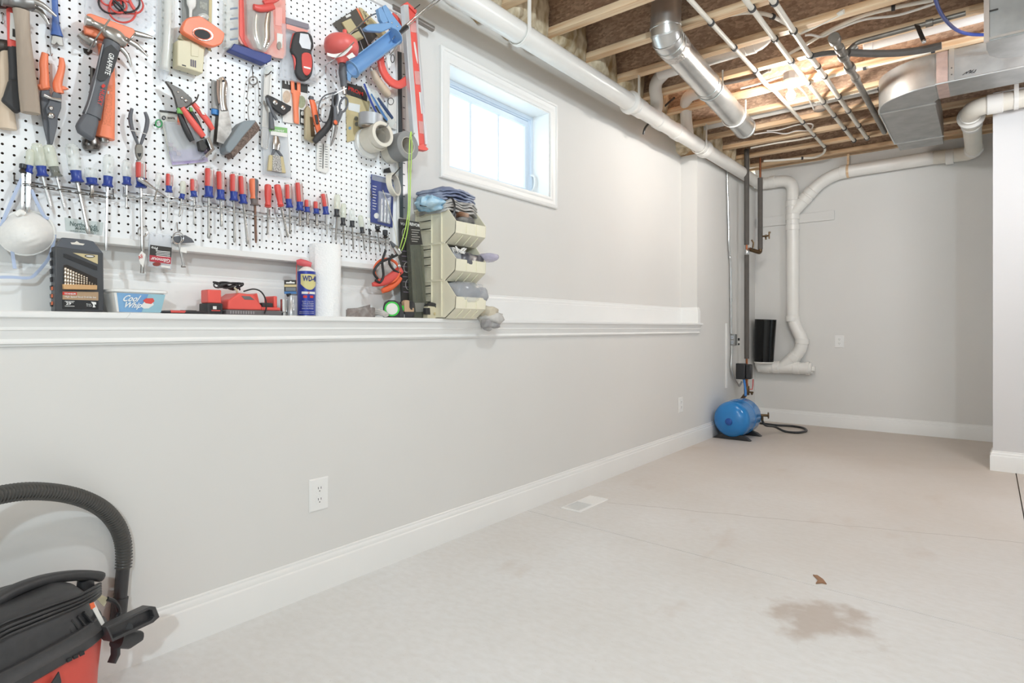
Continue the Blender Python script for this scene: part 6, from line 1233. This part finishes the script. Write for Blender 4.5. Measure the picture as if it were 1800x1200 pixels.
# lubricant can with printing wrapped round it
CC = V((-.055, L(540, -.05), ZL)); CR = .0335; face = math.atan2((CAM - CC).y, (CAM - CC).x)
def cylp(u, z, d=0, c=CC, r=CR): a = face + u / r; return c + V((math.cos(a) * (r + d), math.sin(a) * (r + d), z))
def cylpatch(t, n, u0, u1, z0, z1, m, d, c=CC, r=CR, prof=None):
    N = 12; mb = MB(); lo = [cylp(u0 + (u1 - u0) * i / N, z0 if not prof else prof(i / N), d, c, r) for i in range(N + 1)]; hi = [cylp(u0 + (u1 - u0) * i / N, z1, d, c, r) for i in range(N + 1)]
    mb.add(lo + hi, [(i, i + 1, N + 2 + i, N + 1 + i) for i in range(N)]); return obj(n, mb, m, t, smooth=60)
def cyltext(t, s, u0, u1, z0, z1, m, d, c=CC, r=CR, bold=.01):
    o = textfit(s, (0, 0, 0), (1, 0, 0), (0, 1, 0), u1 - u0, z1 - z0, m, t, bold=bold)
    for v in o.data.vertices: p = v.co + ORG[t]; v.co = cylp(u0 + p.x, z0 + p.y, d + p.z, c, r) - ORG[t]
    return o
t = thing('spray_can', 'blue and yellow spray lubricant can with red flip nozzle', 'can', CC)
zc = onx(540, 476, -.03).z - ZL
obj('body', MB().lathe(CC, CC + V((0, 0, zc)), [(0, CR * .94), (.01, CR), (.99, CR), (1, CR * .95)], 32), mat('can blue', '2f3f9e', .3, .2, var=.05), t)
obj('shoulder', MB().lathe(CC + V((0, 0, zc)), CC + V((0, 0, zc + .018)), [(0, CR * .95), (.4, CR * .78), (.8, CR * .5), (1, CR * .4)], 28), pvc_m, t); obj('base_rim', MB().lathe(CC, CC + V((0, 0, .004)), [(0, CR + .001), (1, CR + .001)], 32), shaft_m, t)
n0 = CC + V((0, 0, zc + .012)); sy = cylp(-.02, 0) - cylp(.02, 0); sy.normalize()
obj('nozzle', MB().sweep([n0 + V((0, 0, .014)) - sy * .018, n0 + V((0, 0, .018)), n0 + V((0, 0, .023)) + sy * .022, n0 + V((0, 0, .022)) + sy * .036], [.009, .013, .014, .009], [.014, .018, .017, .010], (CAM - CC).normalized(), 14, 2.6), mat('nozzle red', 'df6268', .4), t); obj('nozzle_stem', MB().cyl(n0, n0 + V((0, 0, .016)), .011, 14), MATS['nozzle red'], t)
obj('straw', MB().tube([n0 + V((0, 0, .012)) + sy * .036, cylp(-.036, zc - .08, .004) + sy * .004], .0014, 6), red_m, t)
cylpatch(t, 'yellow_shield', -.022, .046, .098, zc - .012, mat('shield yellow', 'd9cf8f', .4), .0006, prof=lambda f: zc - .050 - .022 * math.sin(math.pi * f))
cyltext(t, 'WD-40', -.014, .046, zc - .040, zc - .018, mat('deep blue ink', '28337e', .5), .0010, bold=.03)
cylpatch(t, 'red_white_band', -.018, .038, .085, .094, card_m, .0006); cyltext(t, '2', .004, .012, .0855, .0935, rink_m, .001)
cylpatch(t, 'red_arrow', -.012, .002, .070, .079, rink_m, .0006); cylpatch(t, 'red_arrow', .013, .027, .070, .079, rink_m, .0006)
for k, s_ in enumerate(('Stops Squeaks', 'Cleans & Protects', 'Loosens Rusted Parts', 'Frees Sticky Mechanisms', 'Drives Out Moisture')): cyltext(t, s_, -.016 + .002 * (k % 2), .028, .055 - k * .0068, .0585 - k * .0068, wink_m, .0008, bold=0)
for k in range(2): cyltext(t, 'Safety information on back', -.028, .03, .016 - k * .006, .019 - k * .006, wink_m, .0008, bold=0)
# paper towels
PC = V((-.078, L(580, -.03) + .01, ZL)); pr = .0615; ph = onx(580, 428, -.03).z - ZL
t = thing('paper_towel_roll', 'tall white paper towel roll standing on the ledge', 'paper towel', PC)
emb = mat('embossed paper', 'fafafa', .85, var=.02, scale=160, bump=.35)
obj('towel', MB().lathe(PC, PC + V((0, 0, ph)), [(0, pr * .97), (.01, pr), (.99, pr), (1, pr * .97), (1, .021), (.98, .021)], 48, False), emb, t, smooth=50); obj('core', MB().pipe(PC + V((0, 0, .002)), PC + V((0, 0, ph - .002)), .0215, .0195, 20), mat('cardboard core'  , 'cfc8be', .7), t)
fl = [PC + V((math.cos(a) * (pr + d), math.sin(a) * (pr + d), 0)) for a, d in [(face + .5 - i * .14, .0012 + max(0, i - 5) * .0014) for i in range(9)]]
mb = MB(); mb.add(fl + [p + V((0, 0, ph * .995)) for p in fl], [(i, i + 1, 10 + i, 9 + i) for i in range(8)]); obj('loose_sheet', mb, emb, t, smooth=60)
# sandpaper, roll of cloth, tapes
t = thing('sandpaper', 'folded grey brown sandpaper sheet leaning on the ledge', 'sandpaper', (-.02, L(633, -.02), ZL)); sp_m = mat('sandpaper', 'a39d9a', .7, col2='857a76', scale=40)
for n_, P in (('front_sheet', [(610, 558.5), (655, 558.5), (655, 540), (640, 540), (610, 542)]), ('back_sheet', [(608, 557), (650, 557), (651, 535), (640, 538), (620, 543), (608, 544)])):
    R = []
    for dx in (0, .0012): R.append([onx(x, y, (-.004 if n_[0] == 'f' else -.03) + .006 * math.sin(x * .13) + dx) for x, y in P])
    for r_ in R:
        for p in r_: p.z = max(p.z, ZL + .0002)
    obj(n_, MB().loft(R), sp_m, t, smooth=0)
obj('fold', MB().prism([onx(655, 558.5, -.004), onx(655, 540, -.004), onx(659, 541, -.03), onx(659, 557, -.03)], (0, .001, 0)), sp_m, t, smooth=0)
yc = L(665, -.03); mb = MB()
t = thing('cloth_roll', 'small white rolled cloth beside the folded sandpaper', 'cloth', (-.03, yc, ZL))
for k in range(3): obj('fold', MB().sweep(spline([V((-.07, yc - .004 * k, ZL + .012 + .006 * k)), V((-.03, yc + .004, ZL + .016 + .008 * k)), V((.006, yc + .012 + .004 * k, ZL + .008 + .002 * k))], 4), [.018 - .003 * k] * 9, [.006] * 9, (.3, 0, 1), 10), mat('pale rag', 'd8d5d1', .9, col2='bcb8b6', scale=30, bump=.3), t)
def tape(label, px, pyc, rpx, x, bodym, facem, ringm, wpx):
    c = onx(px, pyc, x); r = c.z - ZL; t = thing('tape_measure', label, 'tape measure', (x, c.y, ZL), 'tape measures on the ledge'); fd = (CAM - c); fd.z = 0; fd.normalize(); sd_ = V((-fd.y, fd.x, 0)); wd = wpx * depth(c) / FPX
    prof = [(-1, -1), (1, -1), (1, .2), (.8, .75), (.3, 1), (-.4, 1), (-.85, .75), (-1, .2)]
    obj('case', MB().prism([c + sd_ * (a * r) + V((0, 0, b_ * r)) - fd * .018 for a, b_ in prof], fd * .034), bodym, t, bevel=.005)
    obj('ring', MB().lathe(c + fd * .015, c + fd * .019, [(0, r * .86), (1, r * .84)], 24), ringm, t); obj('face_plate', MB().lathe(c + fd * .019, c + fd * .0205, [(0, r * .66), (1, r * .64)], 24), facem, t)
    obj('bumper', MB().prism([c + sd_ * (a * r) + V((0, 0, b_ * r)) - fd * .02 for a, b_ in ((.55, -1), (1.35, -1), (1.35, -.5), (1.05, .55), (.6, .9))], fd * .036), blk2_m, t, bevel=.004); obj('hook', MB().obox(c + sd_ * (r * 1.4) + V((0, 0, -r * .8)), sd_ * .001, fd * .009, V((0, 0, .007))), shaft_m, t)
    return t
tape('tape measure with white face and bright green ring', 689, 543, 15, -.02, blk2_m, card_m, mat('bright green', '35c93f', .4), 0)
c = onx(718, 543, .0); t = thing('tape_measure', 'tan and black tape measure right of the green ringed one', 'tape measure', (0, c.y, ZL), 'tape measures on the ledge')
obj('case', MB().prism([onx(x, y, .012) for x, y in ((712, 559), (712, 532), (715, 528), (725, 528), (729, 533), (729, 552), (725, 559))], (-.04, 0, 0)), blk2_m, t, bevel=.003); obj('tan_shell', MB().prism([onx(x, y, .0135) for x, y in ((711, 548), (711, 530), (714, 527), (720, 528), (720, 541), (728, 541), (728, 548))], (-.02, 0, 0)), mat('warm tan', 'c8a888', .5), t, bevel=.002); obj('green_tab', MB().prism([onx(x, y, .014) for x, y in ((704, 537), (710, 537), (710, 546), (704, 546))], (-.02, 0, 0)), MATS['bright green'], t, bevel=.001); obj('lock_button', MB().prism([onx(x, y, .0142) for x, y in ((721, 530), (726, 530), (725, 545), (721, 543))], (-.01, 0, 0)), ink_m, t, bevel=.001)
c = onx(763, 546, -.02); t = thing('tape_measure', 'cream and black tape measure against the lowest bin', 'tape measure', (-.02, c.y, ZL), 'tape measures on the ledge')
obj('case', MB().prism([onx(x, y, -.005) for x, y in ((752, 560), (752, 540), (758, 534), (768, 535), (774, 546), (774, 560))], (-.035, 0, 0)), mat('cream case', 'dcd3b8', .5), t, bevel=.004); obj('black_band', MB().prism([onx(x, y, -.003) for x, y in ((752, 536), (760, 531), (769, 534), (774, 545), (769, 546), (765, 539), (756, 538))], (-.03, 0, 0)), blk2_m, t, bevel=.003); obj('hook_end', MB().prism([onx(x, y, -.002) for x, y in ((749, 541), (756, 541), (757, 553), (749, 552))], (-.02, 0, 0)), blk2_m, t, bevel=.002); BL(t, 'dial', 764, 551, .006, .103, tan_m)
# tall dark clamshell packages
yk = L(735, -.06)
t = thing('blade_package', 'tall smoky clamshell package standing between tape measures and bins', 'package', (-.05, yk, ZL))
def PZL(t, n, P, x, th, m, bev=0):
    pts = [onx(a, b_, x) for a, b_ in P]
    for p in pts: p.z = max(p.z, ZL + .0005)
    return obj(n, MB().prism(pts, (-th, 0, 0)), m, t, bevel=bev, smooth=0)
PZL(t, 'clamshell', [(719, 387), (737, 390), (751, 560), (728, 560)], -.035, .03, smoke_m, .003); PZL(t, 'card', [(718, 388), (737, 391), (743, 430), (721, 430)], -.034, .002, dcard_m); PZL(t, 'insert', [(722, 432), (744, 432), (750, 556), (730, 556)], -.045, .003, mat('olive insert', '6f7060', .5, var=.15, scale=12)); PZL(t, 'inner_tool', [(728, 440), (733, 438), (741, 500), (744, 530), (734, 530), (731, 490)], -.040, .006, mat('inner tool', '3e3f3a', .4), .001)
textfit('REVOR', onx(720, 396, -.033), (0, 1, 0), (0, 0, 1), .062, .014, wink_m, t, bold=.02)
for k in range(6): PZL(t, 'printed_line', [(723 + k % 2, 403 + k * 4), (738 - (k % 3) * 2, 404 + k * 4), (738 - (k % 3) * 2, 405.2 + k * 4), (723 + k % 2, 404.2 + k * 4)], -.033, .0006, mat('soft white print', 'bdbbb4', .6))
PZL(t, 'foot_ribs', [(729, 532), (746, 532), (748, 548), (731, 548)], -.033, .001, mat('rib grey', '8c8c86', .4))
t = thing('blade_package', 'narrow black package half hidden behind the smoky clamshell', 'package', (-.09, L(711, -.09), ZL))
PZL(t, 'card', [(703, 384), (719, 386), (727, 556), (708, 556)], -.07, .012, dcard_m, .001)
for k in range(9): PZL(t, 'printed_line', [(706 + k * .4, 440 + k * 9), (716 + k * .5, 441 + k * 9), (716 + k * .5, 442.4 + k * 9), (706 + k * .4, 441.4 + k * 9)], -.069, .0006, mat('purple print line', '7d7280', .6))
textfit('VOR', onx(704, 395, -.069), (0, 1, 0), (0, 0, 1), .035, .012, wink_m, t)
for cx, cy in ((712, 410), (715, 470), (718, 500)):
    RG(t, 'printed_arc', cx, cy, 5, 9, .0012, .0375, MATS['soft white print'])
# three stacked bins opening toward the room
BY0 = onx(731, 372, -.14).y; BW = .205
PR_ = [(-.143, 0), (.06, 0), (.122, .045), (.126, .098), (.060, .176), (-.145, .176)]
def bin_(z, label):
    t = thing('storage_bin', label, 'bin', (0, BY0 + BW / 2, z), 'stacked cream parts bins'); ya, yb = BY0, BY0 + BW; th = .0035
    for y, nm in ((ya, 'side'), (yb - th, 'side')): obj('side_wall', MB().prism([(x, y, z + h) for x, h in PR_], (0, th, 0)), bin_m, t, bevel=.001, smooth=0)
    obj('back_wall', MB().box((-.145, ya, z), (-.141, yb, z + .176)), bin_m, t, smooth=0); obj('floor_panel', MB().box((-.143, ya, z), (.06, yb, z + .004)), bin_m, t, smooth=0)
    obj('front_slope', MB().prism([(.06, ya, z), (.122, ya, z + .045), (.119, ya, z + .048), (.057, ya, z + .004)], (0, BW, 0)), bin_m, t, smooth=0); obj('front_lip', MB().prism([(.122, ya, z + .045), (.126, ya, z + .098), (.122, ya, z + .098), (.118, ya, z + .046)], (0, BW, 0)), bin_m, t, smooth=0)
    [obj('top_rim', MB().box((-.149, y - .005, z + .170), (.058, y + .003, z + .178)), bin_m, t, bevel=.001, smooth=0) for y in (ya, yb + .002)]
    for hh, dd in ((.155, .004), (.118, .006), (.080, .007)): obj('side_step', MB().prism([(-.135, ya, z + hh), (-.030, ya, z + hh), (-.030, ya, z + hh - .012)], (0, -dd, 0)).box((-.135, ya - dd, z + hh - .006), (-.030, ya, z + hh)), bin_m, t, bevel=.001, smooth=0)
    for x in (-.137, -.03, .035): obj('side_rib', MB().box((x - .002, ya - .006, z + .01), (x + .002, ya, z + .172)), bin_m, t, smooth=0)
    for k in (1, 2): obj('lip_rib', MB().box((.121, ya + BW * k / 3 - .001, z + .05), (.1285, ya + BW * k / 3 + .001, z + .097)), bin_m, t, smooth=0)
    for k in range(1, 4): obj('slope_rib', MB().prism([(.07, ya + BW * k / 4, z + .004), (.118, ya + BW * k / 4, z + .040), (.121, ya + BW * k / 4, z + .036), (.073, ya + BW * k / 4, z)], (0, .002, 0)), bin_m, t, smooth=0)
    return t
for k, l in enumerate(('lowest cream parts bin resting on the ledge', 'middle cream parts bin of the stack of three', 'topmost cream parts bin filled with folded rags')): bin_(ZL + .1705 * k, l)
zt = ZL + .341
ym = BY0 + BW / 2
def rag(label, c, hx, hy, h, seed, m, layers=3, g='folded rags in the top bin'):
    t = thing('folded_rag', label, 'rag', (c[0], c[1], c[2]), g)
    for q in range(layers):
        R = []; n = 22; zb = c[2] + h * (q + .5) / layers
        for i in range(13):
            u = -1 + 2 * i / 12; ring = []
            for j in range(n):
                a = 2 * math.pi * j / n; ca, sa = math.cos(a), math.sin(a)
                x = hx * math.copysign(abs(ca) ** .35, ca) * (1 - .12 * abs(u) ** 3 + .05 * mnoise.noise(V((seed, u * 2, q)))); z = h / layers * .56 * math.copysign(abs(sa) ** .8, sa)
                wv = .010 * mnoise.noise(V((x * 14 + seed, u * 2.2, q * .4 + seed))) + .006 * mnoise.noise(V((x * 40, u * 5 + seed, q * 3.)))
                dr = -.030 * max(0, abs(u) - .35) ** 2 - .012 * (abs(x) / hx) ** 4
                ring.append(V((c[0] + x, c[1] + u * hy * (1 + .05 * mnoise.noise(V((q * 2., seed, 1)))), zb + z + wv + dr)))
            R.append(ring)
        obj('fold', MB().loft(R), m, t, smooth=70)
rag('thick bottom stack of grey and tan folded rags in the top bin', (-.028, ym, zt + .085), .098, .098, .075, 1.3, rag_m, 4)
rag('pale grey folded rag in the middle of the rag pile', (-.018, ym - .006, zt + .160), .104, .106, .055, 4.1, mat('light grey cloth', 'cfccc8', .9, col2='a5a29f', scale=18, bump=.4), 4)
rag('blue grey folded rag crowning the rag pile', (-.030, ym - .010, zt + .214), .104, .110, .055, 7.7, brag_m, 4)
crumple('disposable_mask', onx(756, 358, .0), (.055, .046, .026), 3, mat('sky blue cloth', '8cc0e2', .7, col2='c6e2f2', scale=26, bump=.5), amp=.6, fr=26, label='crumpled sky blue face mask between rags and bin rim', cat='mask')
obj('black_strap', MB().sweep(spline([onx(738, 361, .0), onx(757, 362, .03), onx(778, 354, .06), onx(793, 347, .07), onx(799, 360, .10), onx(799, 378, .11), onx(808, 392, .11)], 6), .005, .0012, (.5, -.3, .7), 8, 4), black_m, label='black strap draped across rags and down the top bin', cat='strap')
crumple('dark_rag', (.07, ym + .01, zt + .115), (.035, .055, .016), 9, mat('dark rag', '4c4a4a', .9, col2='8d8b88', scale=22, bump=.4), amp=.4, label='dark rag tucked at the front lip of the top bin', cat='rag')
crumple('rust_rag', (.075, ym - .012, zt + .140), (.022, .035, .014), 12, mat('rust cloth', 'b59a88', .9, col2='80583f', scale=18, bump=.3), amp=.35, label='small rust edged rag between pale rags and dark rag', cat='rag')
z2 = ZL + .1705
t = thing('cord_bundle', 'black cord and bag bundle filling the middle bin', 'cord', (.04, ym, z2 + .06)); crumple('bag', (.045, ym + .02, z2 + .105), (.075, .085, .032), 5, mat('black bag', '3a3a40', .3, col2='6f7078', scale=16, bump=.3), t, amp=.35); crumple('side_bag', (.05, ym - .06, z2 + .115), (.06, .03, .035), 15, mat('grey bag', '7c7d82', .35, col2='a9aab0', scale=20, bump=.3), t, amp=.35)
cp = [V((.10 + .014 * math.sin(k * 1.7), ym - .052 + .034 * math.cos(k * 1.1), z2 + .140 + .016 * math.sin(k * 2.3))) for k in range(22)]
obj('white_cord', MB().tube(spline(cp, 4), .003, 7), card_m, label='loose tangle of white cord on top of the black bundle', cat='cord')
crumple('plastic_bag', (.10, BY0 + BW + .03, z2 + .125), (.05, .045, .018), 6, mat('lilac film', 'c9c4e0', .2, alpha=.6, var=.3, scale=14), amp=.3, label='lilac clear plastic bag poking out of the middle bin', cat='bag')
t = thing('zip_bag', 'clear zip bag of dark grey cloth in the lowest bin', 'bag', (.06, ym, ZL + .06)); crumple('cloth', (.055, ym - .015, ZL + .122), (.070, .075, .046), 8, mat('charcoal cloth', '66666a', .8, col2='8d8d90', scale=14, bump=.3), t, amp=.18); crumple('film', (.060, ym + .0, ZL + .120), (.078, .095, .050), 18, clear2_m, t, amp=.2); crumple('second_cloth', (.085, ym + .085, ZL + .112), (.045, .035, .034), 28, mat('steel grey cloth', '8a8b90', .8, col2='b6b6b8', scale=14, bump=.3), t, amp=.3)
# cloth slumped over the ledge edge at the right of the bins
t = thing('shop_rag', 'crumpled cream and grey cloth hanging over the ledge beside bins', 'rag', (.04, BY0 + BW + .05, ZL - .03))
yq = onx(858, 550, .06).y
crumple('upper_fold', (.055, yq - .01, ZL + .035), (.05, .045, .028), 31, mat('cream rag', 'd6ccb8', .9, col2='aba190', scale=20, bump=.4), t, amp=.4, fr=22); crumple('middle_fold', (.065, yq + .012, ZL + .004), (.045, .055, .026), 33, mat('light grey cloth', 'cfccc8'), t, amp=.45, fr=24); crumple('lower_fold', (.078, yq - .004, ZL - .022), (.028, .050, .022), 36, rag_m, t, amp=.45, fr=24); crumple('tail', (.075, yq - .02, ZL - .038), (.015, .022, .016), 39, rag_m, t, amp=.45, fr=26)
